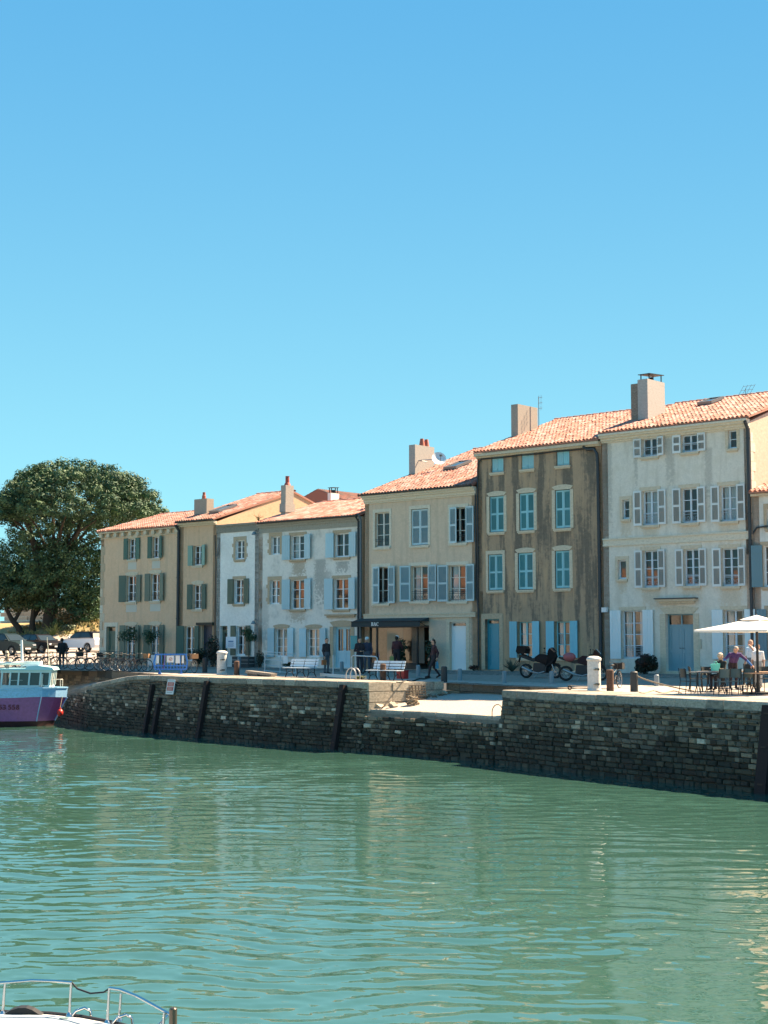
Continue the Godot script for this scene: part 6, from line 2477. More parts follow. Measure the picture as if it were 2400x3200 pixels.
	bush("low pale green shrub on the grass bank", GT(214, 1974), Vector3(0.8, 0.35, 0.6), [Vector3(0.12, 0.15, 0.10), Vector3(0.09, 0.12, 0.07)], 420, 0.1)
	var pb := GT(166, 1990)
	var pl := thing("spiky_plant", "yellow green spiky plant behind the black car", "plant", pb)
	st = S()
	for i in 46:
		var a := rng.randf() * TAU
		var l := rng.randf_range(0.9, 1.8)
		var e := rng.randf_range(0.5, 1.35)
		var d := Vector3(cos(a) * cos(e), sin(e), sin(a) * cos(e))
		sweep(st, [Vector3.ZERO, d * l * 0.6 + Vector3.UP * 0.1, d * l - Vector3.UP * 0.12], 0.035, 4, 0.004)
	mk(st, "fronds", mat("frond_green", Vector3(0.19, 0.20, 0.05), 0.7), pl)
	# dry tufts on the bank, uncountable
	var ts := []
	var cs := []
	var bs := S()
	for i in 5:
		tri(bs, Vector3(jit(0.1), 0, jit(0.1)), Vector3(jit(0.1) + 0.05, 0, jit(0.1)), Vector3(jit(0.2), 0.3, jit(0.2)))
	var tuft := bs.commit()
	for i in 2600:
		var p := P0 + U * rng.randf_range(-75.0, -26.0) - N * rng.randf_range(17.8, 30.5)
		p.y = gy(p.x, p.z) + 0.015
		ts.append(Transform3D(Basis(Vector3.UP, rng.randf() * TAU).scaled(Vector3.ONE * rng.randf_range(0.6, 1.5)), p))
		cs.append(vcol(Vector3(0.34, 0.25, 0.11).lerp(Vector3(0.20, 0.20, 0.07), rng.randf())))
	tag(many(self, "grass_tufts", tuft, vmat("straw_tint", 0.9), ts, cs), "dry yellow grass tufts on the bank behind the cars", "grass")
	# pale wall along the top of the bank
	var w := thing("rampart_wall", "low pale stone wall along the top of the grass bank", "wall", P0 + U * -60.0 - N * 33.0)
	w.position.y = gy(w.position.x, w.position.z) - 0.05
	w.rotation.y = turn
	for i in 44:
		for r in 4:
			var s3 := S()
			bx(s3, Vector3(-30.0 + i * 1.4 + 0.7 * (r % 2) + jit(0.03), 0.22 + r * 0.44, jit(0.02)), Vector3(1.37, 0.42, 0.45))
			mk(s3, "wall_block", stone_mat("pale", rng.randi() % 6), w)
	# cars
	var silver := mat("white_car_paint", Vector3(0.66, 0.68, 0.71), 0.3)
	var black := mat("black_car_paint", Vector3(0.012, 0.010, 0.012), 0.4)
	var teal := mat("teal_car_paint", Vector3(0.016, 0.030, 0.034), 0.4)
	car("white compact suv with black roof parked half behind the tan corner house", GT(264, 2037), deg_to_rad(142), silver, black)
	car("black saloon car facing the water in front of the spiky plant", GT(128, 2040), deg_to_rad(-42), black, black, 1.5)
	car("dark teal suv with bright headlights next to the black saloon", GT(28, 2047), deg_to_rad(-36), teal, teal, 1.7)
	for q in [silver, black, teal]:
		q.metallic_specular = 0.28
	# railing along the upper wall
	var a0 := up_pt(up_len() - 8.5, -0.95)
	var rail := thing("railing", "thin black metal railing behind the parked bicycles", "railing", a0 + Vector3.UP * gy(a0.x, a0.z))
	var iron := mat("black_metal", Vector3(0.025, 0.025, 0.027), 0.5, 0.5)
	var inv := rail.transform.affine_inverse()
	var prev := Vector3.ZERO
	for i in 9:
		var p := up_pt(up_len() - 8.5 - i * 1.9, -0.95)
		p.y = gy(p.x, p.z)
		var s4 := S()
		tube(s4, inv * p, inv * (p + Vector3.UP * 1.02), 0.025, -1, 6)
		mk(s4, "post", iron, rail)
		if i > 0:
			for y in [1.0, 0.52]:
				s4 = S()
				tube(s4, inv * (p + Vector3.UP * y), inv * (prev + Vector3.UP * y), 0.018, -1, 6)
				mk(s4, "rail", iron, rail)
		prev = p
	st = S()
	var bp := G(21, 2082)
	lathe(st, [Vector2(0.0, 0.0), Vector2(0.12, 0.0), Vector2(0.11, 0.85), Vector2(0.07, 0.95), Vector2(0.0, 0.97)], 12)
	var sb := mk(st, "stone_bollard", mats["limestone"])
	sb.position = bp
	tag(sb, "pale stone bollard in front of the dark teal suv", "bollard")
	# bicycles
	var spots := [[34, 2090, 0.5, Vector3(0.02, 0.02, 0.022), "", "black bicycle leaning at the railing behind the boat mast"], [78, 2088, -0.4, Vector3(0.05, 0.02, 0.02), "", "dark red bicycle beside the boat mast"], [122, 2088, 0.9, Vector3(0.02, 0.025, 0.03), "", "slim black bicycle above the boat cabin roof"], [166, 2089, 0.3, Vector3(0.03, 0.03, 0.035), "", "dark bicycle held by the person in black"], [222, 2092, -0.1, Vector3(0.35, 0.36, 0.36), "black", "silver bicycle with a black basket and large front wheel"], [282, 2094, 0.35, Vector3(0.03, 0.06, 0.07), "black", "dark teal bicycle with a black crate below the white suv"], [322, 2096, -0.7, Vector3(0.02, 0.02, 0.02), "", "black town bicycle at the corner of the tan house"], [356, 2097, 0.6, Vector3(0.045, 0.02, 0.02), "", "maroon bicycle before the tan house door"], [392, 2099, 0.2, Vector3(0.02, 0.02, 0.025), "", "dark bicycle with a blue cloth on its frame"], [430, 2100, -0.25, Vector3(0.06, 0.035, 0.03), "wicker", "brown bicycle with a wicker basket left of the white board"], [592, 2103, -0.95, Vector3(0.30, 0.30, 0.28), "wicker", "pale bicycle with a wicker basket right of the blue barrier"]]
	for q in spots:
		var p := G(q[0], q[1])
		bicycle(q[5], p, q[2], q[3], q[4], jit(0.04))
	for q in [[56, 2089, 0.15, -0.03, "between the leaning black one and the boat mast"], [102, 2088, -0.55, 0.05, "next to the slim one above the boat cabin"], [146, 2089, 0.5, 0.03, "between the slim one and the person in black"], [252, 2093, -0.3, -0.04, "between the silver and the dark teal bicycles"], [304, 2095, 0.75, 0.02, "between the dark teal bicycle and the town bicycle"], [340, 2096, -0.1, 0.05, "between the town bicycle and the maroon one"], [374, 2098, -0.6, -0.02, "between the maroon bicycle and the blue cloth one"], [412, 2099, 0.4, 0.03, "next to the brown wicker basket bicycle"]]:
		bicycle("plain black bicycle " + q[4], G(q[0], q[1]), q[2], Vector3(0.018, 0.018, 0.02), "", q[3])
	person("person in black clothes and hat standing among the bicycles", G(192, 2087), facing(Vector3(-0.4, 0, -1)), {"wrl": Vector3(0.2, 0.98, 0.28), "wrr": Vector3(-0.2, 0.98, 0.28)}, Vector3(0.015, 0.014, 0.016), Vector3(0.012, 0.012, 0.014), Vector3(0.015, 0.012, 0.01), {"cap": Vector3(0.015, 0.015, 0.015)})

# ---------------------------------------------------------------- things on the quay
func bollard(label: String, px: float, ytop: float, ybase: float, r: float, m: Material, group: String, tilt := 0.0) -> Vector3:
	var p := G(px, ybase)
	var hgt := (ybase - ytop) * -p.z / 4618.0
	var o := thing("bollard", label, "bollard", p - Vector3(0, 0.03, 0), rng.randf() * 3.0, group)
	o.rotation.z = tilt
	var st := S()
	lathe(st, [Vector2(r * 1.02, 0.0), Vector2(r, hgt * 0.5), Vector2(r * 0.97, hgt - 0.04), Vector2(r * 0.8, hgt + 0.01)], 14)
	mk(st, "post", m, o)
	st = S()
	lathe(st, [Vector2(r * 0.98, hgt - 0.03), Vector2(r * 0.99, hgt + 0.0), Vector2(r * 0.7, hgt + 0.035), Vector2(0.0, hgt + 0.04)], 14)
	mk(st, "cap", m, o)
	return p + Vector3.UP * hgt

func bench(label: String, at: Vector3) -> void:
	var o := thing("bench", label, "bench", at, turn, "slatted benches on the quay")
	var iron := mat("cast_iron", Vector3(0.02, 0.018, 0.018), 0.6, 0.4)
	var slat := mat("bench_slat", Vector3(0.55, 0.62, 0.68), 0.6)
	for k in 5:
		var st := S()
		bx(st, Vector3(0, 0.43, 0.22 - k * 0.10), Vector3(1.8, 0.032, 0.085))
		mk(st, "seat_slat", slat, o)
	for k in 3:
		var st := S()
		tbox(st, Transform3D(Basis(Vector3.RIGHT, -0.28), Vector3(0, 0.54 + k * 0.125, -0.26 - k * 0.038)), Vector3(1.8, 0.095, 0.028))
		mk(st, "back_slat", slat, o)
	for x in [-0.72, 0.0, 0.72]:
		var st := S()
		sweep(st, [Vector3(x, 0.0, 0.26), Vector3(x, 0.18, 0.17), Vector3(x, 0.40, 0.22)], 0.022, 6)
		sweep(st, [Vector3(x, 0.0, -0.34), Vector3(x, 0.2, -0.20), Vector3(x, 0.42, -0.22), Vector3(x, 0.85, -0.36)], 0.022, 6)
		sweep(st, [Vector3(x, 0.18, 0.17), Vector3(x, 0.26, 0.0), Vector3(x, 0.2, -0.20)], 0.016, 5)
		bar(st, Vector3(x, 0.405, 0.25), Vector3(x, 0.405, -0.24), 0.03, 0.03)
		mk(st, "leg", iron, o)

func pillar(label: String, px: float, ybase: float, hgt: float) -> void:
	var o := thing("service_pillar", label, "pillar", G(px, ybase) - Vector3(0, 0.02, 0), 0.3, "white service pillars at the quay edge")
	var m := tint_mat("white_pillar_paint", Vector3(0.56, 0.55, 0.53), 3, 1.6, 0.6)
	var st := S()
	var w := 0.245
	lathe(st, [Vector2(w * 1.06, 0.0), Vector2(w * 1.06, 0.08), Vector2(w, 0.10), Vector2(w, hgt - 0.20), Vector2(w * 0.99, hgt - 0.17)], 20)
	mk(st, "shaft", m, o)
	st = S()
	lathe(st, [Vector2(w * 1.0, hgt - 0.18), Vector2(w * 1.12, hgt - 0.16), Vector2(w * 1.14, hgt - 0.10), Vector2(w * 0.98, hgt - 0.05), Vector2(w * 0.6, hgt - 0.012), Vector2(0.0, hgt)], 20)
	mk(st, "cap", m, o)
	for y in [hgt * 0.62, hgt * 0.2]:
		st = S()
		tube(st, Vector3(-0.1, y, w * 0.9), Vector3(-0.1, y, w + 0.09), 0.022, -1, 7)
		tube(st, Vector3(-0.17, y, w + 0.08), Vector3(-0.03, y, w + 0.08), 0.014, -1, 6)
		bx(st, Vector3(0.02, y + 0.01, w + 0.0), Vector3(0.16, 0.07, 0.03))
		mk(st, "tap", mat("verdigris", Vector3(0.07, 0.08, 0.07), 0.6, 0.3), o)

func build_quay_things() -> void:
	var brown := tint_mat("weathered_oak", Vector3(0.10, 0.055, 0.038), 2, 0.7)
	var black := mat("black_post_paint", Vector3(0.025, 0.03, 0.033), 0.6)
	var grey := mat("grey_post_paint", Vector3(0.20, 0.25, 0.28), 0.55)
	var steel := mat("galvanised", Vector3(0.42, 0.42, 0.42), 0.45, 0.6)
	var pale_steel := mat("pale_railing_paint", Vector3(0.52, 0.56, 0.58), 0.5)
	# timber fenders on the walls; the broad last one stands in for a dark recess
	for q in [[462, 0.22, "dark timber fender on the quay wall left of the warning sign", -0.35], [489, 0.24, "shorter dark timber fender under the warning sign", -0.95], [629, 0.25, "dark timber fender on the quay wall below the first white pillar", -0.08], [1054, 0.26, "dark timber fender on the quay wall under the hoop ladder", -0.05], [2392, 0.42, "broad dark timber fender below the cafe terrace", -0.15]]:
		var u := u_at(q[0])
		var top := wall_pt(u + 0.03, q[3], 0.17)
		var bot := wall_pt(u - 0.02, -3.2, 0.17)
		var o := thing("timber_fender", q[2], "fender", bot)
		var st := S()
		var tg := (B(u + 0.3) - B(u)).normalized()
		var d := (top - bot).normalized()
		var x := tg
		var z := x.cross(d).normalized()
		tbox(st, Transform3D(Basis(x, d, z), (top - bot) * 0.5), Vector3(q[1], (top - bot).length(), 0.2))
		mk(st, "baulk", tint_mat("wet_timber", Vector3(0.030, 0.014, 0.013), 1, 0.6), o)
		st = S()
		for y in [0.25, 0.6, 0.92]:
			tbox(st, Transform3D(Basis(x, d, z), (top - bot) * y + z * 0.1), Vector3(q[1] * 0.5, 0.05, 0.03))
		mk(st, "bolt_plate", mat("rusted_iron", Vector3(0.06, 0.03, 0.02), 0.85), o)
	warning_sign()
	# pillars and bollards
	pillar("white service pillar beside the dark bollard on the left quay", 693, 2108, 1.22)
	pillar("white service pillar in front of the parked motorcycles", 1857, 2159, 1.30)
	bollard("brown wooden bollard right of the first white pillar", 740, 2066, 2110, 0.135, brown, "brown wooden bollards", 0.03)
	bollard("brown wooden bollard behind the second white pillar", 1907, 2093, 2160, 0.135, brown, "brown wooden bollards", -0.03)
	bollard("brown wooden bollard in front of the bench with the red box", 1197, 2075, 2126, 0.135, brown, "brown wooden bollards", 0.02)
	bollard("black bollard left of the first white pillar", 640, 2056, 2102, 0.13, black, "black bollards")
	bollard("black bollard behind the slip next to the walking man", 1388, 2083, 2132, 0.135, black, "black bollards")
	var chain_top := bollard("black bollard holding the rope beside the round shrub", 1982, 2099, 2162, 0.14, black, "black bollards")
	for q in [[656, 2053, 2083, "narrow tan house"], [747, 2053, 2087, "small white house planter"], [1068, 2068, 2099, "blue double door"], [1307, 2078, 2115, "shop doorway"], [1437, 2083, 2119, "white door"], [1576, 2089, 2126, "turquoise door"], [1724, 2093, 2131, "black motorcycle"], [2052, 2103, 2138, "large grey house steps"]]:
		bollard("short grey metal bollard before the " + q[3], q[0], q[1], q[2], 0.10, grey, "grey metal bollards along the pavement")
	bench("blue white slatted bench behind the white metal barrier", G(938, 2116))
	bench("blue white slatted bench with a red box at its end", G(1203, 2126))
	var st := S()
	bx(st, Vector3(0, 0.17, 0), Vector3(0.42, 0.34, 0.32))
	bx(st, Vector3(0, 0.355, 0), Vector3(0.46, 0.04, 0.36))
	var rb := mk(st, "red_box", mat("red_plastic", Vector3(0.42, 0.025, 0.02), 0.5))
	rb.position = G(1258, 2121)
	rb.rotation.y = turn
	tag(rb, "red plastic crate box with lid beside the bench", "box")
	# metal barrier leaning by the bench
	var p := G(878, 2104)
	var br := thing("metal_barrier", "white metal barrier with a paper notice beside the bench", "barrier", p, turn + 0.25)
	for y in [0.06, 0.34, 0.62, 0.88]:
		st = S()
		tube(st, Vector3(-0.95, y + 0.06, 0), Vector3(0.85, y - 0.04, 0), 0.02, -1, 6)
		mk(st, "rail", pale_steel, br)
	for x in [-0.95, -0.05, 0.85]:
		st = S()
		tube(st, Vector3(x, -0.02, 0), Vector3(x, 1.02 - 0.05 * x, 0), 0.022, -1, 6)
		bar(st, Vector3(x, 0.0, -0.25), Vector3(x, 0.0, 0.25), 0.04, 0.04)
		mk(st, "upright", pale_steel, br)
	st = S()
	tube(st, Vector3(-0.95, 1.07, 0), Vector3(0.85, 0.98, 0), 0.02, -1, 6)
	mk(st, "rail", pale_steel, br)
	st = S()
	bx(st, Vector3(0.28, 0.66, 0.028), Vector3(0.26, 0.34, 0.008))
	mk(st, "paper_notice", mat("paper_white", Vector3(0.72, 0.72, 0.72), 0.9), br)
	# tall hoop rail and post
	p = G(1140, 2116)
	var hoop := thing("hoop_railing", "pale steel hoop railing in front of the two people in dark clothes", "railing", p, turn)
	st = S()
	sweep(st, [Vector3(-0.82, -0.02, 0), Vector3(-0.82, 0.5, 0), Vector3(-0.82, 0.92, 0), Vector3(-0.74, 0.98, 0), Vector3(0.66, 0.94, 0), Vector3(0.76, 0.88, 0), Vector3(0.80, 0.4, 0), Vector3(0.80, -0.02, 0)], 0.026, 8)
	mk(st, "hoop", pale_steel, hoop)
	st = S()
	for x in [-0.82, 0.80]:
		lathe(st, [Vector2(0.0, 0.02), Vector2(0.07, 0.02), Vector2(0.07, -0.02)], 10, Transform3D(Basis.IDENTITY, Vector3(x, 0, 0)))
	mk(st, "foot_plate", steel, hoop)
	st = S()
	lathe(st, [Vector2(0.05, -0.02), Vector2(0.03, 0.03), Vector2(0.026, 0.95), Vector2(0.0, 0.96)], 8)
	var sp := mk(st, "steel_post", pale_steel)
	sp.position = G(1041, 2110)
	tag(sp, "single pale steel post beside the man in the dark jumper", "post")
	# ladder hoop at the edge
	p = G(1097, 2125)
	var lad := thing("ladder_hoop", "curved grey ladder handrail hoop at the quay edge", "ladder", p, turn + 0.3)
	st = S()
	for z in [0.0, -0.42]:
		var pts := []
		for i in 13:
			var a := PI * i / 12.0
			pts.append(Vector3(-cos(a) * 0.24, 0.18 + sin(a) * 0.34, z))
		pts.insert(0, Vector3(-0.24, -0.05, z))
		pts.append(Vector3(0.24, -0.05, z))
		sweep(st, pts, 0.024, 7)
	mk(st, "handrail", steel, lad)
	bush("small green weed tuft growing by the ladder hoop", G(1125, 2124), Vector3(0.3, 0.10, 0.2), [Vector3(0.16, 0.17, 0.04), Vector3(0.10, 0.13, 0.04)], 220, 0.04)
	# beams lying about
	var pa := G(1006, 2115)
	var pb := G(1140, 2124)
	var bm := thing("white_beam", "long white painted beam lying on the quay behind the ladder hoop", "beam", pa)
	st = S()
	bar(st, Vector3(0, 0.09, 0), pb - pa + Vector3(0, 0.09, 0), 0.2, 0.14)
	mk(st, "plank", mat("chipped_white", Vector3(0.62, 0.61, 0.58), 0.8), bm)
	st = S()
	for e in [0.15, 0.85]:
		bx(st, (pb - pa) * e + Vector3(0, 0.01, 0), Vector3(0.3, 0.05, 0.3))
	mk(st, "packing_block", mats["weathered_oak"], bm)
	pa = G(776, 2112)
	pb = G(856, 2115)
	var dr := thing("driftwood", "grey weathered timber slab lying at the quay edge by the brown bollard", "timber", pa)
	st = S()
	bar(st, Vector3(0.0, 0.20, 0), pb - pa + Vector3(0, 0.10, 0), 0.34, 0.12)
	mk(st, "slab", tint_mat("grey_driftwood", Vector3(0.24, 0.21, 0.18), 0, 0.6), dr)
	st = S()
	bar(st, Vector3(0.05, 0.06, 0.1), (pb - pa) * 0.45 + Vector3(0, 0.05, 0.1), 0.22, 0.13)
	bar(st, (pb - pa) * 0.5 + Vector3(0, 0.05, -0.1), (pb - pa) * 0.97 + Vector3(0, 0.04, -0.05), 0.2, 0.1)
	mk(st, "bearer", tint_mat("brown_driftwood", Vector3(0.13, 0.10, 0.08), 1, 0.6), dr)
	# a hose on the road
	st = S()
	var hp_ := []
	for i in 14:
		var q := G(lerpf(1240, 1345, i / 13.0), 2134 - 16.0 * pow(i / 13.0, 1.4) + 2.0 * sin(i * 1.3))
		hp_.append(q + Vector3.UP * 0.03)
	sweep(st, hp_, 0.03, 6)
	tag(mk(st, "hose", mat("black_rubber", Vector3(0.02, 0.02, 0.02), 0.7)), "black hose trailing across the road behind the slip", "hose")
	# scooter lying at the second pillar
	p = G(1815, 2156)
	var sc := thing("kick_scooter", "black kick scooter lying beside the second white pillar", "scooter", p, 0.1)
	st = S()
	bx(st, Vector3(0, 0.07, 0), Vector3(0.75, 0.035, 0.13))
	mk(st, "deck", black, sc)
	for x in [-0.42, 0.42]:
		st = S()
		ring(st, Vector3(x, 0.09, 0), Vector3(0, 0, 1), 0.065, 0.026, 14, 6)
		mk(st, "wheel", mat("tyre_rubber", Vector3(0.018, 0.018, 0.018), 0.85), sc)
	st = S()
	sweep(st, [Vector3(-0.40, 0.1, 0), Vector3(-0.46, 0.16, -0.1), Vector3(0.1, 0.13, -0.22), Vector3(0.45, 0.12, -0.3)], 0.018, 6)
	tube(st, Vector3(0.45, 0.12, -0.52), Vector3(0.45, 0.12, -0.08), 0.014, -1, 5)
	mk(st, "steering_bar", black, sc)
	# rope from the bollard
	st = S()
	var r1 := G(2068, 2153)
	var r2 := G(2170, 2164)
	var rp := []
	for i in 15:
		var t := i / 14.0
		var q := chain_top.lerp(r2 + Vector3.UP * 0.03, t)
		q.y = lerpf(chain_top.y - 0.06, r2.y + 0.04, pow(t, 0.62))
		rp.append(q)
	sweep(st, rp, 0.028, 6)
	tag(mk(st, "mooring_rope", mat("hemp_rope", Vector3(0.26, 0.21, 0.15), 0.95)), "thick sagging rope from the black bollard to the terrace", "rope")
	st = S()
	rp = []
	for i in 16:
		rp.append(G(1995 + i * 9.0, 2164 + 4.0 * sin(i * 0.9)) + Vector3.UP * 0.02)
	sweep(st, rp, 0.016, 5)
	tag(mk(st, "thin_cord", mat("hemp_cord", Vector3(0.32, 0.20, 0.13), 0.95)), "thin brown cord lying on the sunlit quay between bollard and terrace", "cord")
	slip_things()
	blue_barrier()
	plants_by_doors()
	# motorcycles
	motorcycle("black motorcycle with a top case in front of the turquoise ground floor windows", G(1690, 2111), turn + 0.12, Vector3(0.012, 0.007, 0.008))
	var mt := motorcycle("dark motorcycle with a pink red bag behind the second white pillar", G(1822, 2116), turn + 0.45, Vector3(0.03, 0.012, 0.014), false)
	st = S()
	ell(st, Vector3(-0.55, 1.0, 0.1), Vector3(0.28, 0.2, 0.3), 10)
	mk(st, "luggage_bag", mat("pink_bag", Vector3(0.30, 0.09, 0.10), 0.8), mt)
	bicycle("dark bicycle behind the brown bollard and second white pillar", G(1922, 2152), 1.1, Vector3(0.02, 0.02, 0.02), "black")
	# people on the quay
	var walk := {"hpl": Vector3(0.09, 0.92, 0), "knl": Vector3(0.10, 0.52, 0.20), "anl": Vector3(0.10, 0.10, 0.26), "tol": Vector3(0.11, 0.06, 0.42), "knr": Vector3(-0.10, 0.50, -0.02), "anr": Vector3(-0.10, 0.14, -0.30), "tor": Vector3(-0.11, 0.045, -0.15), "ell": Vector3(0.24, 1.14, -0.14), "wrl": Vector3(0.25, 0.92, -0.10), "elr": Vector3(-0.24, 1.14, 0.05), "wrr": Vector3(-0.26, 0.90, 0.14)}
	var man := person("man in a dark jumper and jeans carrying an orange bag beside the bench", G(1020, 2107), facing(Vector3(0.75, 0, 0.65)), {"wrr": Vector3(-0.27, 0.86, 0.10), "wrl": Vector3(0.27, 0.9, -0.02), "tol": Vector3(0.16, 0.045, 0.14)}, Vector3(0.030, 0.027, 0.030), Vector3(0.075, 0.095, 0.12), Vector3(0.035, 0.02, 0.012), {"look": Vector3(-0.3, 0, 1)})
	carried_bag(man, Vector3(-0.30, 0.45, 0.12), Vector3(0.30, 0.26, 0.12), Vector3(0.36, 0.13, 0.045), "orange and green shopping bag held by the man in the dark jumper")
	person("heavy person in black standing behind the hoop railing", G(1124, 2107), facing(Vector3(0.5, 0, 1)), {"wrl": Vector3(0.1, 1.1, 0.2), "wrr": Vector3(-0.1, 1.1, 0.2), "ell": Vector3(0.27, 1.12, 0.0), "elr": Vector3(-0.27, 1.12, 0.0)}, Vector3(0.035, 0.022, 0.024), Vector3(0.03, 0.03, 0.04), Vector3(0.025, 0.016, 0.012))
	person("person in a navy jacket with a white cap near the shop corner", G(1147, 2104), facing(Vector3(-0.4, 0, 1)), {}, Vector3(0.025, 0.035, 0.06), Vector3(0.07, 0.085, 0.11), Vector3(0.05, 0.04, 0.03), {"cap": Vector3(0.62, 0.64, 0.64)})
	var sh := person("person in a dark red top and white cap looking at the shop window", G(1240, 2097), facing(Vector3(0.6, 0, -1)), {"elr": Vector3(-0.27, 1.15, 0.06), "wrr": Vector3(-0.16, 1.02, 0.24), "wrl": Vector3(0.27, 0.86, 0.05)}, Vector3(0.07, 0.016, 0.020), Vector3(0.03, 0.022, 0.024), Vector3(0.02, 0.014, 0.01), {"cap": Vector3(0.70, 0.70, 0.70)})
	carried_bag(sh, Vector3(0.29, 0.44, 0.05), Vector3(0.28, 0.30, 0.10), Vector3(0.22, 0.27, 0.09), "pale green tote bag held by the person in the white cap")
	var wk := person("man in dark clothes striding past the white door with bags", G(1356, 2119), facing(Vector3(-1.0, 0, 0.2)), walk, Vector3(0.045, 0.016, 0.020), Vector3(0.028, 0.020, 0.024), Vector3(0.02, 0.014, 0.01), {"shoe": Vector3(0.02, 0.008, 0.008)})
	carried_bag(wk, Vector3(0.26, 0.44, -0.08), Vector3(0.30, 0.32, 0.12), Vector3(0.05, 0.22, 0.32), "blue carrier bag held by the striding man")

func carried_bag(who: Node3D, c: Vector3, s: Vector3, col: Vector3, label: String) -> void:
	var o := thing("bag", label, "bag", who.transform * c, who.rotation.y)
	var st := S()
	loft(st, PackedVector2Array([Vector2(-s.x * 0.42, 0.0), Vector2(s.x * 0.42, 0.0), Vector2(s.x * 0.5, s.y * 0.9), Vector2(s.x * 0.2, s.y), Vector2(-s.x * 0.2, s.y * 0.94), Vector2(-s.x * 0.5, s.y * 0.9)]), func(p: Vector2): return s.z * (0.5 - 0.3 * p.y / s.y))
	mk(st, "pouch", mat("bag_%d_%d" % [int(col.x * 1000), int(col.y * 1000)], col, 0.8), o)
	st = S()
	sweep(st, [Vector3(-s.x * 0.2, s.y * 0.95, 0), Vector3(-0.03, s.y + 0.12, 0), Vector3(0.03, s.y + 0.12, 0), Vector3(s.x * 0.2, s.y * 0.95, 0)], 0.01, 5)
	mk(st, "handle", mat("bag_strap", Vector3(0.08, 0.07, 0.06), 0.9), o)

func warning_sign() -> void:
	var u := u_at(522.0)
	var c := wall_pt(u, -0.42, 0.22)
	var tg := (B(u + 0.3) - B(u)).normalized()
	var o := thing("warning_sign", "white and red printed warning sign fixed to the quay wall", "sign", c, 0.0)
	var d := (wall_pt(u, 0.0) - wall_pt(u, -1.0)).normalized()
	o.basis = Basis(tg, d, tg.cross(d).normalized())
	var st := S()
	bx(st, Vector3.ZERO, Vector3(0.74, 0.72, 0.02))
	mk(st, "plate", mat("sign_white", Vector3(0.62, 0.62, 0.62), 0.5), o)
	for y in [0.13, -0.09]:
		st = S()
		bx(st, Vector3(0, y, 0.013), Vector3(0.60, 0.19, 0.006))
		var b := mk(st, "red_field", mat("sign_red", Vector3(0.42, 0.045, 0.035), 0.5), o)
		st = S()
		for k in 3:
			bx(st, Vector3(0, y + 0.05 - k * 0.05, 0.018), Vector3(0.46 - 0.1 * (k % 2), 0.018, 0.004))
		mk(st, "printed_lines", mat("sign_print", Vector3(0.60, 0.45, 0.42), 0.6), b)
	st = S()
	for k in 2:
		bx(st, Vector3(0, 0.29 - k * 0.56, 0.013), Vector3(0.5, 0.02, 0.006))
	mk(st, "printed_lines", mat("sign_grey", Vector3(0.25, 0.25, 0.25), 0.6), o)
	st = S()
	for x in [-0.2, 0.2]:
		bx(st, Vector3(x, 0, -0.12), Vector3(0.05, 0.5, 0.22))
	mk(st, "bracket", mats["galvanised"], o)

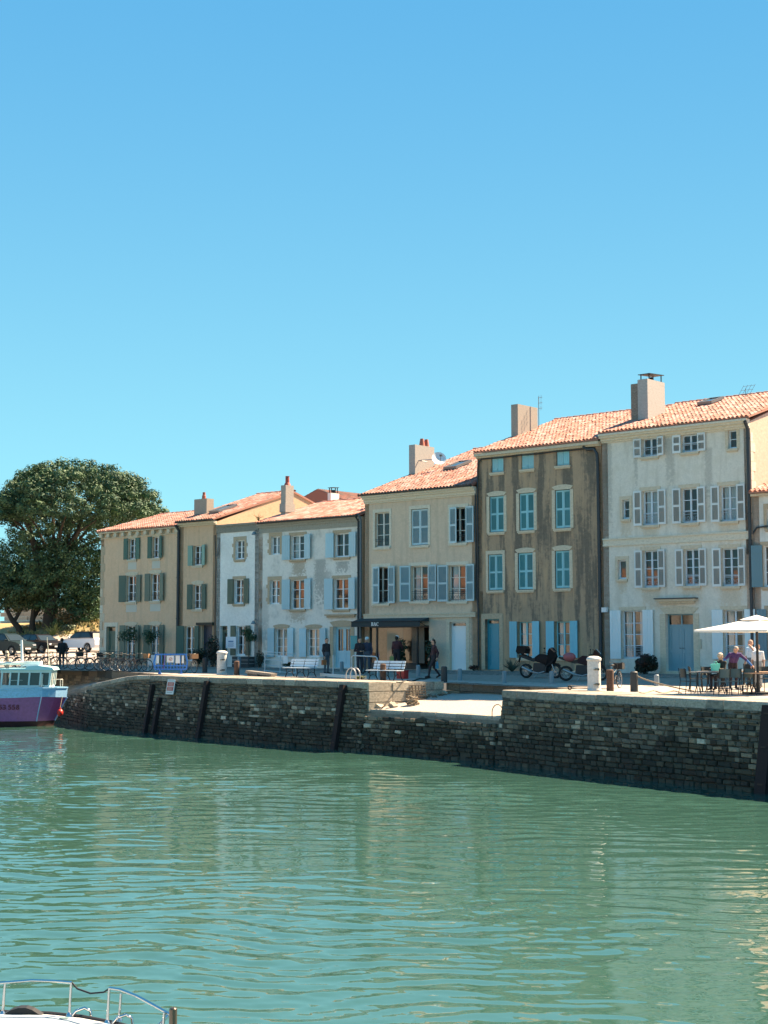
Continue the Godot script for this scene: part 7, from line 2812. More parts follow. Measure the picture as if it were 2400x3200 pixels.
func slip_things() -> void:
	# fish trap leaning on the side wall, rope heap, ring
	var lv := func(px: float, py: float) -> Vector3:
		var d := ray(px, py)
		d /= -d.z
		var q := EYE + d * 50.0
		while q.z > -72.0:
			q += d * 0.02
			var v := (q - wall_pt(u_n0, -1.0, -0.3)).dot(INW)
			if q.y < slip_y(clampf(v, 0.0, NOTCH)):
				break
		return q
	var p: Vector3 = lv.call(1302, 2189)
	var o := thing("fish_trap", "brown lattice fish trap leaning against the slip side wall", "trap", p + Vector3(0, 0.02, 0), 0.35)
	o.rotation.x = -0.25
	var wood := mat("trap_wood", Vector3(0.17, 0.12, 0.08), 0.9)
	for k in 7:
		var st := S()
		bx(st, Vector3(-0.42 + k * 0.14, 0.33, 0), Vector3(0.035, 0.64, 0.03))
		mk(st, "upright_lath", wood, o)
	for k in 6:
		var st := S()
		bx(st, Vector3(0, 0.06 + k * 0.11, 0.03), Vector3(0.92, 0.03, 0.025))
		mk(st, "cross_lath", wood, o)
	var sb := S()
	for x in [-0.44, 0.44]:
		for y in [0.05, 0.35, 0.62]:
			bar(sb, Vector3(x, y, 0.0), Vector3(x, y, -0.42), 0.03, 0.03)
	bx(sb, Vector3(0, 0.33, -0.42), Vector3(0.9, 0.62, 0.03))
	mk(sb, "trap_back", mat("trap_dark", Vector3(0.06, 0.045, 0.03), 0.95), o)
	var hp2: Vector3 = lv.call(1290, 2203)
	var st := S()
	for k in 9:
		var pts := []
		var c := Vector3(jit(0.1), 0.05 + k * 0.035, jit(0.08))
		var r := 0.24 - k * 0.012 + jit(0.03)
		var ph := rng.randf() * TAU
		for i in 13:
			var a := ph + TAU * i / 12.0
			pts.append(c + Vector3(cos(a) * r, 0.03 * sin(a * 3.0 + k), sin(a) * r * 0.8))
		sweep(st, pts, 0.026, 5)
	var hr := mk(st, "rope_heap", mat("old_rope", Vector3(0.22, 0.17, 0.12), 0.95))
	hr.position = hp2
	tag(hr, "tangled heap of old rope in front of the fish trap", "rope")
	# loose stuff along the foot of the wall
	st = S()
	for k in 34:
		var q: Vector3 = lv.call(1168 + k * 7.0, 2209 - k * 1.15 + jit(2.0))
		var l := rng.randf_range(0.08, 0.35)
		var a := rng.randf() * TAU
		sweep(st, [q + Vector3(0, 0.02, 0), q + Vector3(cos(a) * l * 0.5, 0.035, sin(a) * l * 0.5), q + Vector3(cos(a + 0.4) * l, 0.02, sin(a + 0.4) * l)], 0.018, 4)
	tag(stuff(mk(st, "seaweed_litter", mat("dry_weed", Vector3(0.17, 0.11, 0.06), 0.95))), "dry brown seaweed litter along the slip wall foot", "seaweed")
	# blocks fallen from the broken corner of the slip
	for q in [[1180, 2213, 0.42, "largest fallen stone block at the broken corner of the slip"], [1228, 2211, 0.3, "middle sized fallen stone block below the slip side wall"], [1345, 2176, 0.26, "small fallen stone block at the back of the slip near the fish trap"], [1388, 2170, 0.2, "smallest fallen stone block at the far end of the slip side wall"]]:
		var s5 := S()
		for f in 2:
			tbox(s5, Transform3D(Basis(Vector3(0.3, 1, 0.2).normalized(), rng.randf() * 3.0), Vector3(jit(0.06), q[2] * 0.26, jit(0.06))), Vector3(q[2], q[2] * 0.55, q[2] * 0.7))
		var fb := mk(s5, "fallen_block", ashlar_mat())
		fb.position = lv.call(q[0], q[1])
		tag(fb, q[3], "stone block")
	var rp: Vector3 = lv.call(1555, 2243)
	st = S()
	var pts := []
	for i in 15:
		var a := PI * i / 14.0
		pts.append(Vector3(-cos(a) * 0.20, 0.18 + sin(a) * 0.30, 0))
	pts.insert(0, Vector3(-0.20, -0.04, 0))
	pts.append(Vector3(0.20, -0.04, 0))
	sweep(st, pts, 0.018, 6)
	var ro := mk(st, "iron_hoop", mat("rust_hoop", Vector3(0.16, 0.12, 0.09), 0.8))
	ro.position = rp
	tag(ro, "thin iron hoop standing at the right end of the slip edge", "hoop")

func blue_barrier() -> void:
	var p := G(533, 2106)
	var o := thing("plastic_barrier", "blue plastic barrier with white notices in front of the bicycles", "barrier", p, 0.06)
	var blue := mat("barrier_blue", Vector3(0.035, 0.17, 0.52), 0.45)
	var st := S()
	for y in [0.24, 0.42, 1.0]:
		bar(st, Vector3(-0.82, y, 0), Vector3(0.82, y, 0), 0.06, 0.07)
	for x in [-0.82, 0.82]:
		bar(st, Vector3(x * 0.98, 0.24, 0), Vector3(x * 1.04, 0.6, 0), 0.07, 0.08)
		bar(st, Vector3(x * 1.04, 0.6, 0), Vector3(x * 0.92, 1.0, 0), 0.07, 0.08)
	mk(st, "frame", blue, o)
	for k in 9:
		st = S()
		bar(st, Vector3(-0.64 + k * 0.16, 0.24, 0), Vector3(-0.64 + k * 0.16, 1.0, 0), 0.045, 0.045)
		mk(st, "upright", blue, o)
	for x in [-0.55, 0.55]:
		st = S()
		bar(st, Vector3(x, 0.03, -0.32), Vector3(x, 0.03, 0.32), 0.12, 0.06)
		bar(st, Vector3(x, 0.03, 0), Vector3(x, 0.26, 0), 0.08, 0.08)
		mk(st, "foot", blue, o)
	for q in [[-0.66, 0.74, 0.13, 0.40], [-0.02, 0.76, 0.36, 0.34], [0.36, 0.74, 0.22, 0.40], [0.62, 0.74, 0.11, 0.40]]:
		st = S()
		bx(st, Vector3(q[0], q[1], 0.045), Vector3(q[2], q[3], 0.012))
		mk(st, "white_notice", mat("paper_white", Vector3(0.72, 0.72, 0.72), 0.9), o)
	st = S()
	ring(st, Vector3(0.0, 0.76, 0.054), Vector3(0, 0, 1), 0.075, 0.012, 16, 4)
	bar(st, Vector3(-0.05, 0.70, 0.054), Vector3(0.05, 0.82, 0.054), 0.015, 0.02)
	mk(st, "round_emblem", mat("emblem_red", Vector3(0.40, 0.09, 0.07), 0.6), o)
	st = S()
	bar(st, Vector3(-0.36, 0.28, 0.03), Vector3(-0.30, 0.95, 0.035), 0.2, 0.02)
	mk(st, "purple_banner", mat("banner_purple", Vector3(0.16, 0.06, 0.26), 0.8), o)
	st = S()
	bx(st, Vector3(0, 0.62, 0), Vector3(0.46, 0.52, 0.03))
	bar(st, Vector3(-0.2, 0, 0), Vector3(-0.2, 0.4, 0), 0.03, 0.03)
	bar(st, Vector3(0.2, 0, 0), Vector3(0.2, 0.4, 0), 0.03, 0.03)
	var wb := mk(st, "white_board", mat("board_plain_white", Vector3(0.70, 0.72, 0.74), 0.6))
	wb.position = G(474, 2098)
	wb.rotation.y = 0.06
	tag(wb, "blank white board standing left of the blue barrier", "board")

func by_house(px: float, out: float) -> Vector3:
	var s := FP(px, 2080.0, -out).x
	var p := P0 + U * s + N * out
	p.y = gy(p.x, p.z)
	return p

func plants_by_doors() -> void:
	pot_tree("leafy potted tree before the left ground floor window of the tan corner house", by_house(402, 0.7), 2.25, 0.85)
	pot_tree("leafy tree in a white pot before the tan corner house by the drainpipe", by_house(474, 0.8), 2.05, 0.75)
	pot_tree("standard potted tree on the planter of the small white house", by_house(776, 0.6), 2.1, 0.62, false)
	bush("dark climbing bush left of the narrow tan house door", by_house(620, 0.7), Vector3(0.55, 0.62, 0.45), [Vector3(0.03, 0.04, 0.022), Vector3(0.045, 0.04, 0.025)], 700, 0.07)
	bush("tall dark bush right of the narrow tan house door", by_house(664, 0.6), Vector3(0.5, 0.95, 0.45), [Vector3(0.028, 0.04, 0.022), Vector3(0.05, 0.035, 0.025)], 900, 0.07)
	bush("small potted shrub at the corner of the mottled house", by_house(812, 0.5), Vector3(0.3, 0.5, 0.3), [Vector3(0.04, 0.05, 0.03), Vector3(0.06, 0.045, 0.03)], 420, 0.05)
	bush("dark trimmed round shrub under the window of the large grey house", by_house(2019, 0.9), Vector3(0.60, 0.46, 0.52), [Vector3(0.030, 0.026, 0.014), Vector3(0.045, 0.022, 0.016), Vector3(0.024, 0.030, 0.014)], 6400, 0.05)
	bush("leafy plant at the left side of the shop doorway", by_house(1248, 0.45), Vector3(0.42, 0.9, 0.4), [Vector3(0.03, 0.05, 0.025)], 620, 0.08)
	bush("leafy plant at the right side of the shop doorway", by_house(1347, 0.5), Vector3(0.36, 0.85, 0.36), [Vector3(0.035, 0.055, 0.028)], 560, 0.08)
	bush("low red flowering plant by the white door", by_house(1482, 0.3), Vector3(0.34, 0.16, 0.22), [Vector3(0.10, 0.02, 0.015), Vector3(0.05, 0.05, 0.02)], 300, 0.04)
	bush("weedy plants along the foot of the mottled house wall", by_house(900, 0.3), Vector3(0.5, 0.18, 0.2), [Vector3(0.05, 0.06, 0.03)], 260, 0.05)
	var p := by_house(1600, 0.5)
	var o := thing("spiky_plant", "spiky grey green plant between the turquoise door and the motorcycle", "plant", p)
	var st := S()
	for i in 34:
		var a := rng.randf() * TAU
		var l := rng.randf_range(0.45, 0.75)
		var e := rng.randf_range(0.35, 1.4)
		var d := Vector3(cos(a) * cos(e), sin(e), sin(a) * cos(e))
		sweep(st, [Vector3.ZERO, d * l * 0.5 + Vector3.UP * 0.05, d * l], 0.03, 4, 0.003)
	mk(st, "fronds", mat("grey_frond", Vector3(0.06, 0.075, 0.05), 0.7), o)
	p = by_house(760, 0.75)
	o = thing("planter", "dark wooden planter box in front of the small white house", "planter", p, turn)
	for y in [0.12, 0.32, 0.52]:
		for z in [-0.22, 0.22]:
			st = S()
			bx(st, Vector3(0, y, z), Vector3(1.35, 0.18, 0.03))
			mk(st, "board", mat("planter_wood", Vector3(0.055, 0.055, 0.055), 0.85), o)
		for x in [-0.66, 0.66]:
			st = S()
			bx(st, Vector3(x, y, 0), Vector3(0.03, 0.18, 0.41))
			mk(st, "board", mat("planter_wood", Vector3(0.055, 0.055, 0.055), 0.85), o)
	st = S()
	bx(st, Vector3(0, 0.5, 0), Vector3(1.28, 0.1, 0.4))
	mk(st, "soil", mat("dark_soil", Vector3(0.03, 0.025, 0.02), 0.95), o)

# ---------------------------------------------------------------- boats
# bands of a hull between two height lines; stations: [x, half beam below, half beam above, y below, y above, rake below, rake above]
func hull_band(st: SurfaceTool, rows: Array) -> void:
	for s in [1.0, -1.0]:
		for i in rows.size() - 1:
			var a: Array = rows[i]
			var b: Array = rows[i + 1]
			var q := [Vector3(a[0] + a[5], a[3], s * a[1]), Vector3(b[0] + b[5], b[3], s * b[1]), Vector3(b[0] + b[6], b[4], s * b[2]), Vector3(a[0] + a[6], a[4], s * a[2])]
			if s > 0.0:
				quad(st, q[1], q[0], q[3], q[2])
			else:
				quad(st, q[0], q[1], q[2], q[3])

func build_boats() -> void:
	fishing_boat()
	near_boat()

func fishing_boat() -> void:
	var d := 79.4
	var o := thing("fishing_boat", "purple hulled fishing boat with pale turquoise wheelhouse moored at the ramp", "boat", Vector3((211.0 - 1200.0) / 4618.0 * d, WATER, -d), 0.06)
	var xs := [0.0, -0.5, -1.15, -2.4, -4.6, -7.4]
	var hb := [0.03, 0.62, 1.05, 1.20, 1.20, 1.05]
	var hw := [0.02, 0.42, 0.86, 1.08, 1.10, 0.95]
	var hk := [0.01, 0.30, 0.65, 0.85, 0.88, 0.75]
	var rw := [-0.60, -0.45, -0.22, 0.0, 0.0, 0.0]
	var rk := [-0.75, -0.55, -0.28, 0.0, 0.0, 0.0]
	var sh := [1.50, 1.53, 1.56, 1.52, 1.46, 1.46]
	var bt := [2.02, 2.03, 2.03, 1.98, 1.90, 1.90]
	var rows := []
	for i in 6:
		rows.append([xs[i], hk[i], hw[i], -0.5, 0.28, rk[i], rw[i]])
	var st := S()
	hull_band(st, rows)
	mk(st, "bottom_paint", mat("antifouling", Vector3(0.045, 0.010, 0.010), 0.7), o)
	rows = []
	for i in 6:
		rows.append([xs[i], hw[i], hb[i], 0.28, sh[i], rw[i], 0.0])
	st = S()
	hull_band(st, rows)
	bb(st, Vector3(-7.42, -0.4, -0.95), Vector3(-7.38, 1.46, 0.95))
	mk(st, "hull", tint_mat("purple_hull", Vector3(0.29, 0.095, 0.245), 3, 2.5, 0.45), o)
	rows = []
	for i in 6:
		rows.append([xs[i], hb[i] + 0.01, hb[i] + 0.05, sh[i], bt[i], 0.012, 0.05])
	st = S()
	hull_band(st, rows)
	for s in [1.0, -1.0]:
		for i in 5:
			bar(st, Vector3(xs[i] + 0.05, bt[i], s * (hb[i] + 0.04)), Vector3(xs[i + 1] + 0.05, bt[i + 1], s * (hb[i + 1] + 0.04)), 0.07, 0.06)
	mk(st, "bulwark", tint_mat("turquoise_bulwark", Vector3(0.27, 0.50, 0.74), 3, 2.0, 0.5), o)
	st = S()
	for i in 5:
		quad(st, Vector3(xs[i], sh[i] + 0.1, hb[i]), Vector3(xs[i], sh[i] + 0.1, -hb[i]), Vector3(xs[i + 1], sh[i + 1] + 0.1, -hb[i + 1]), Vector3(xs[i + 1], sh[i + 1] + 0.1, hb[i + 1]))
	mk(st, "deck", mat("deck_grey", Vector3(0.30, 0.38, 0.40), 0.8), o)
	st = S()
	sweep(st, [Vector3(-1.16, 1.56, 1.075), Vector3(-1.24, 1.1, 1.02), Vector3(-1.36, 0.5, 0.93), Vector3(-1.40, 0.28, 0.88)], 0.035, 6)
	sweep(st, [Vector3(0.03, 1.5, 0), Vector3(-0.2, 1.1, 0), Vector3(-0.45, 0.6, 0), Vector3(-0.6, 0.28, 0)], 0.05, 6)
	mk(st, "rubbing_strip", mat("blue_strip", Vector3(0.25, 0.38, 0.60), 0.5), o)
	text(o, "153 558", 0.27, Transform3D(Basis(Vector3.UP, 0.02) * Basis(Vector3.RIGHT, -0.09), Vector3(-2.9, 1.02, 1.195)), mat("number_red", Vector3(0.14, 0.015, 0.03), 0.6), "registration_number", "Droid Sans")
	# wheelhouse
	var cab := mat("wheelhouse_paint", Vector3(0.62, 0.74, 0.73), 0.5)
	var glass := mat("boat_glass", Vector3(0.035, 0.05, 0.05), 0.05)
	var fx := -0.66
	var bx_ := -3.35
	var hz := 0.86
	var y0 := 1.62
	var y1 := 2.98
	st = S()
	bb(st, Vector3(bx_, y0, -hz), Vector3(fx - 0.12, 2.16, hz))
	for z in [-hz, hz]:
		for x in [bx_ + 0.05, -2.86, -2.42, -1.86, -1.28, fx - 0.14]:
			bar(st, Vector3(x, 2.16, z * 0.985), Vector3(x + 0.05, y1, z * 0.95), 0.11, 0.08)
		bar(st, Vector3(bx_, 2.90, z * 0.955), Vector3(fx - 0.05, 2.90, z * 0.955), 0.07, 0.16)
	for z in [-hz, -0.28, 0.28, hz]:
		bar(st, Vector3(fx - 0.12, 2.16, z * 0.96), Vector3(fx - 0.04, y1, z * 0.93), 0.1, 0.1)
	bar(st, Vector3(fx - 0.06, 2.90, -hz * 0.95), Vector3(fx - 0.06, 2.90, hz * 0.95), 0.07, 0.16)
	var wh := mk(st, "wheelhouse", cab, o)
	for z in [-hz, hz]:
		for q in [[-2.84, -2.42], [-2.40, -1.86], [-1.84, -1.28], [-1.26, fx - 0.14]]:
			st = S()
			var e := signf(z)
			quad(st, Vector3(q[0], 2.16, z * 0.97), Vector3(q[1], 2.16, z * 0.97), Vector3(q[1], 2.86, z * 0.945), Vector3(q[0], 2.86, z * 0.945))
			mk(st, "side_window", glass, wh)
	for q in [[-hz, -0.28], [-0.28, 0.28], [0.28, hz]]:
		st = S()
		quad(st, Vector3(fx - 0.12, 2.16, q[1] * 0.95), Vector3(fx - 0.12, 2.16, q[0] * 0.95), Vector3(fx - 0.06, 2.86, q[0] * 0.93), Vector3(fx - 0.06, 2.86, q[1] * 0.93))
		mk(st, "front_window", glass, wh)
	st = S()
	prism(st, PackedVector2Array([Vector2(fx + 0.12, 2.96), Vector2(fx + 0.02, 3.10), Vector2(-1.4, 3.20), Vector2(-2.0, 3.16), Vector2(-2.0, 3.05), Vector2(bx_ - 0.05, 3.05), Vector2(bx_ - 0.05, 2.96)]), -0.95, 0.95)
	mk(st, "roof", mat("roof_turquoise", Vector3(0.44, 0.70, 0.74), 0.5), wh)
	st = S()
	bb(st, Vector3(-2.25, 3.2, -0.3), Vector3(-1.35, 3.42, 0.3))
	bb(st, Vector3(-2.30, 3.16, -0.34), Vector3(-1.30, 3.21, 0.34))
	mk(st, "radar_box", mat("white_enamel", Vector3(0.78, 0.77, 0.75), 0.5), wh)
	st = S()
	tube(st, Vector3(-2.35, 3.1, 0.1), Vector3(-2.42, 4.55, 0.1), 0.085, 0.06, 9)
	mk(st, "mast", mat("mast_white", Vector3(0.62, 0.64, 0.66), 0.5), o)
	st = S()
	tube(st, Vector3(-0.95, 3.1, -0.3), Vector3(-1.15, 4.7, -0.3), 0.022, 0.014, 6)
	mk(st, "whip_aerial", mat("aerial_cream", Vector3(0.60, 0.56, 0.44), 0.5), o)
	st = S()
	tube(st, Vector3(-1.7, 3.34, 0.2), Vector3(-5.2, 3.26, 0.5), 0.09, 0.09, 9)
	mk(st, "boom", mat("boom_white", Vector3(0.72, 0.68, 0.62), 0.6), o)
	st = S()
	tube(st, Vector3(-3.1, 0.1 + 1.5, 0.3), Vector3(-3.1, 3.3, 0.3), 0.09, 0.09, 9)
	mk(st, "boom_post", mat("post_brown", Vector3(0.25, 0.18, 0.14), 0.7), o)
	# foredeck rail and samson post
	var rail := mat("rail_cream", Vector3(0.62, 0.58, 0.50), 0.5)
	st = S()
	for z in [0.5, -0.5]:
		tube(st, Vector3(-0.28, 2.0, z * 0.75), Vector3(-0.28, 2.45, z * 0.75), 0.022, -1, 6)
		tube(st, Vector3(-0.28, 2.45, z * 0.75), Vector3(-2.8, 2.42, z * 1.9), 0.016, -1, 6)
	tube(st, Vector3(-0.28, 2.45, 0.375), Vector3(-0.28, 2.45, -0.375), 0.02, -1, 6)
	mk(st, "hand_rail", rail, o)
	st = S()
	tube(st, Vector3(-1.18, 1.9, 0.93), Vector3(-1.15, 2.75, 0.93), 0.055, 0.06, 8)
	tube(st, Vector3(-0.72, 1.9, 0.6), Vector3(-0.66, 2.75, 0.6), 0.03, 0.03, 7)
	tube(st, Vector3(-1.3, 2.15, 0.93), Vector3(-1.05, 2.15, 0.93), 0.035, -1, 7)
	mk(st, "samson_post", rail, o)
	st = S()
	ell(st, Vector3.ZERO, Vector3(0.17, 0.2, 0.17), 12)
	tube(st, Vector3(0, 0.18, 0), Vector3(0, 0.27, 0), 0.05, 0.04, 8)
	var by := mk(st, "buoy", mat("buoy_red", Vector3(0.55, 0.03, 0.02), 0.4))
	by.position = Vector3((192.0 - 1200.0) / 4618.0 * 78.6, WATER + 0.72, -78.6)
	tag(by, "round red fender buoy hanging under the fishing boat bow", "buoy")
	st = S()
	tube(st, by.position + Vector3(0, 0.25, 0), o.transform * Vector3(-0.18, 1.55, 0.25), 0.012, -1, 5)
	tag(mk(st, "buoy_line", mat("hemp_rope", Vector3(0.26, 0.21, 0.15), 0.95)), "thin line tying the red buoy to the boat", "rope")

func near_boat() -> void:
	var y := -1.9
	var far_ := [[-420, 3150], [-150, 3158], [0, 3166], [150, 3171], [250, 3181], [345, 3199], [440, 3222], [530, 3250]]
	var near_ := [[560, 3268], [470, 3330], [300, 3390], [60, 3440], [-200, 3475], [-420, 3490]]
	var rim := []
	for q in far_ + near_:
		rim.append(on_level(q[0], q[1], y))
	var mid := Vector3.ZERO
	for p in rim:
		mid += p
	mid /= rim.size()
	var o := thing("motor_boat", "white bowed motor boat with steel hand rails in the foreground water", "boat", Vector3(mid.x, WATER, mid.z))
	var lc := func(p: Vector3) -> Vector3: return p - o.position
	var white := mat("gelcoat", Vector3(0.72, 0.72, 0.72), 0.3)
	var st := S()
	var n := rim.size()
	for i in n - 1:
		var a: Vector3 = lc.call(rim[i])
		var b: Vector3 = lc.call(rim[i + 1])
		var a2 := Vector3(a.x * 0.86, -0.3, a.z * 0.78)
		var b2 := Vector3(b.x * 0.86, -0.3, b.z * 0.78)
		quad(st, a2, b2, b, a)
	mk(st, "hull", white, o)
	st = S()
	for i in n - 1:
		var a: Vector3 = lc.call(rim[i])
		var b: Vector3 = lc.call(rim[i + 1])
		var ai := a * Vector3(0.93, 1, 0.86)
		var bi := b * Vector3(0.93, 1, 0.86)
		quad(st, a + Vector3.UP * 0.004, b + Vector3.UP * 0.004, bi + Vector3.UP * 0.03, ai + Vector3.UP * 0.03)
	mk(st, "side_deck", white, o)
	st = S()
	var top := PackedVector2Array()
	for i in n:
		var a: Vector3 = lc.call(rim[i]) * Vector3(0.925, 1, 0.85)
		top.append(Vector2(a.x, a.z))
	var ix := Geometry2D.triangulate_polygon(top)
	for i in range(0, ix.size(), 3):
		tri(st, Vector3(top[ix[i]].x, y - WATER + 0.035, top[ix[i]].y), Vector3(top[ix[i + 1]].x, y - WATER + 0.035, top[ix[i + 1]].y), Vector3(top[ix[i + 2]].x, y - WATER + 0.035, top[ix[i + 2]].y))
	mk(st, "deck", mat("deck_blue_grey", Vector3(0.24, 0.29, 0.33), 0.7), o)
	st = S()
	var rub := []
	for i in n:
		rub.append(lc.call(rim[i]) + Vector3(0, 0.0, 0))
	sweep(st, rub, 0.035, 7)
	mk(st, "rubbing_strake", mat("strake_black", Vector3(0.012, 0.010, 0.010), 0.6), o)
	# rails: each stanchion stands on the far gunwale
	var chrome := mat("polished_steel", Vector3(0.55, 0.55, 0.55), 0.16, 1.0)
	var stand := func(px: float, py: float) -> Vector3: return lc.call(on_level(px, py, y + 0.02))
	var posts := [[8, 3172, 96], [216, 3176, 102], [335, 3200, 106], [372, 3190, 82], [508, 3236, 66]]
	var tops := []
	for q in posts:
		var p: Vector3 = stand.call(q[0], q[1])
		var hgt: float = q[2] * 14.3 / 4618.0
		tops.append(p + Vector3(0.02, hgt, 0))
		st = S()
		tube(st, p, p + Vector3(0.015, hgt, 0), 0.0135, -1, 10)
		lathe(st, [Vector2(0.035, 0.0), Vector2(0.03, 0.015), Vector2(0.014, 0.04)], 10, Transform3D(Basis.IDENTITY, p))
		mk(st, "stanchion", chrome, o)
	var left: Vector3 = stand.call(-220, 3164)
	st = S()
	var t0: Vector3 = tops[0]
	var t1: Vector3 = tops[1]
	sweep(st, [left + Vector3(0, 0.27, 0), t0 + Vector3(-0.12, 0.0, 0), t0.lerp(t1, 0.1) + Vector3(0, 0.012, 0), t0.lerp(t1, 0.4) + Vector3(0, 0.025, 0), t0.lerp(t1, 0.75) + Vector3(0, 0.015, 0), t1], 0.0135, 8)
	mk(st, "top_rail", chrome, o)
	st = S()
	var t2: Vector3 = tops[2]
	var t4: Vector3 = tops[4]
	sweep(st, [t2, t2.lerp(t4, 0.2) + Vector3(0, 0.028, 0), t2.lerp(t4, 0.5) + Vector3(0, 0.035, 0), t2.lerp(t4, 0.8) + Vector3(0, 0.02, 0), t4 + Vector3(0.05, -0.02, 0)], 0.015, 8)
	mk(st, "top_rail", chrome, o)
	st = S()
	sweep(st, [t1, t1.lerp(t2, 0.15) + Vector3(0, -0.05, 0), t1.lerp(t2, 0.5) + Vector3(0, -0.075, 0), t1.lerp(t2, 0.85) + Vector3(0, -0.045, 0), t2], 0.009, 6)
	mk(st, "gate_line", mat("black_line", Vector3(0.012, 0.012, 0.014), 0.7), o)
	for q in [[232, 3174], [360, 3196]]:
		st = S()
		var a: Vector3 = stand.call(q[0], q[1])
		sweep(st, [a + Vector3(-0.02, 0, 0.02), a + Vector3(0.02, 0.05, 0.02), a + Vector3(0.10, 0.075, 0.01), a + Vector3(0.155, 0.045, 0.0), a + Vector3(0.165, -0.03, 0)], 0.014, 8)
		mk(st, "fairlead_hoop", chrome, o)
	st = S()
	sweep(st, [stand.call(455, 3245) + Vector3(0, 0.03, 0.0), stand.call(500, 3232) + Vector3(0, 0.09, 0), stand.call(530, 3225) + Vector3(0, 0.17, 0)], 0.016, 8)
	mk(st, "lower_rail", chrome, o)
	st = S()
	var bp: Vector3 = stand.call(540, 3250)
	tube(st, bp + Vector3(0, -0.1, 0), bp + Vector3(0, 0.27, 0), 0.038, 0.036, 14)
	ell(st, bp + Vector3(0, 0.27, 0), Vector3(0.036, 0.02, 0.036), 10)
	mk(st, "bow_post", mat("bronze_post", Vector3(0.16, 0.12, 0.09), 0.3, 0.8), o)
	st = S()
	var hc: Vector3 = stand.call(72, 3170)
	prism(st, PackedVector2Array([Vector2(-0.20, 0.0), Vector2(0.19, 0.0), Vector2(0.10, 0.055), Vector2(0.04, 0.075), Vector2(-0.03, 0.075), Vector2(-0.10, 0.055)]), -0.05, 0.06, Transform3D(Basis.IDENTITY, hc))
	mk(st, "cleat_block", mat("strake_black", Vector3(0.012, 0.010, 0.010), 0.6), o)
	st = S()
	bx(st, stand.call(200, 3188) + Vector3(0, 0.012, 0.0), Vector3(0.08, 0.02, 0.06))
	mk(st, "deck_pad", mat("deck_pad_green", Vector3(0.14, 0.20, 0.20), 0.8), o)

# ---------------------------------------------------------------- cafe terrace
func cafe_chair(label: String, at: Vector3, yaw: float, col: Vector3) -> void:
	var o := thing("cafe_chair", label, "chair", at, yaw, "chairs on the cafe terrace")
	var iron := mat("chair_metal", Vector3(0.022, 0.022, 0.022), 0.5, 0.4)
	var seat := mat("chair_%d" % int(col.y * 1000), col, 0.6)
	var st := S()
	bx(st, Vector3(0, 0.45, 0), Vector3(0.42, 0.025, 0.42))
	mk(st, "seat", seat, o)
	st = S()
	for i in 6:
		var a0 := -0.9 + i * 0.3
		var a1 := a0 + 0.3
		var p := func(a: float, y: float): return Vector3(sin(a) * 0.25, y, -0.08 - cos(a) * 0.16 - (y - 0.5) * 0.12)
		quad(st, p.call(a0, 0.58), p.call(a1, 0.58), p.call(a1, 0.88), p.call(a0, 0.88))
		quad(st, p.call(a0, 0.58) + Vector3(0, 0, 0.015), p.call(a1, 0.58) + Vector3(0, 0, 0.015), p.call(a1, 0.88) + Vector3(0, 0, 0.015), p.call(a0, 0.88) + Vector3(0, 0, 0.015))
	mk(st, "backrest", seat, o)
	for x in [-0.2, 0.2]:
		st = S()
		tube(st, Vector3(x, 0.45, 0.19), Vector3(x * 1.15, 0.0, 0.23), 0.014, -1, 6)
		mk(st, "leg", iron, o)
		st = S()
		sweep(st, [Vector3(x * 1.15, 0.0, -0.26), Vector3(x, 0.45, -0.19), Vector3(x * 0.95, 0.9, -0.27)], 0.014, 6)
		mk(st, "leg", iron, o)
		st = S()
		sweep(st, [Vector3(x, 0.45, 0.19), Vector3(x * 1.15, 0.66, 0.17), Vector3(x * 1.15, 0.68, -0.1), Vector3(x, 0.68, -0.23)], 0.013, 6)
		mk(st, "armrest", iron, o)

func cafe_table(label: String, at: Vector3, yaw: float, col: Vector3, l := 1.2) -> void:
	var o := thing("cafe_table", label, "table", at, yaw, "tables on the cafe terrace")
	var st := S()
	bx(st, Vector3(0, 0.735, 0), Vector3(l, 0.03, 0.7))
	mk(st, "tabletop", mat("table_%d" % int(col.x * 1000), col, 0.5), o)
	var iron := mat("chair_metal", Vector3(0.022, 0.022, 0.022), 0.5, 0.4)
	for x in [-l * 0.33, l * 0.33]:
		st = S()
		tube(st, Vector3(x, 0.72, 0), Vector3(x, 0.28, 0), 0.03, -1, 8)
		for z in [-1.0, 1.0]:
			sweep(st, [Vector3(x, 0.32, 0), Vector3(x, 0.26, 0.12 * z), Vector3(x, 0.08, 0.24 * z), Vector3(x, 0.015, 0.32 * z)], 0.02, 6)
		bar(st, Vector3(x, 0.715, -0.3), Vector3(x, 0.715, 0.3), 0.04, 0.02)
		mk(st, "leg", iron, o)

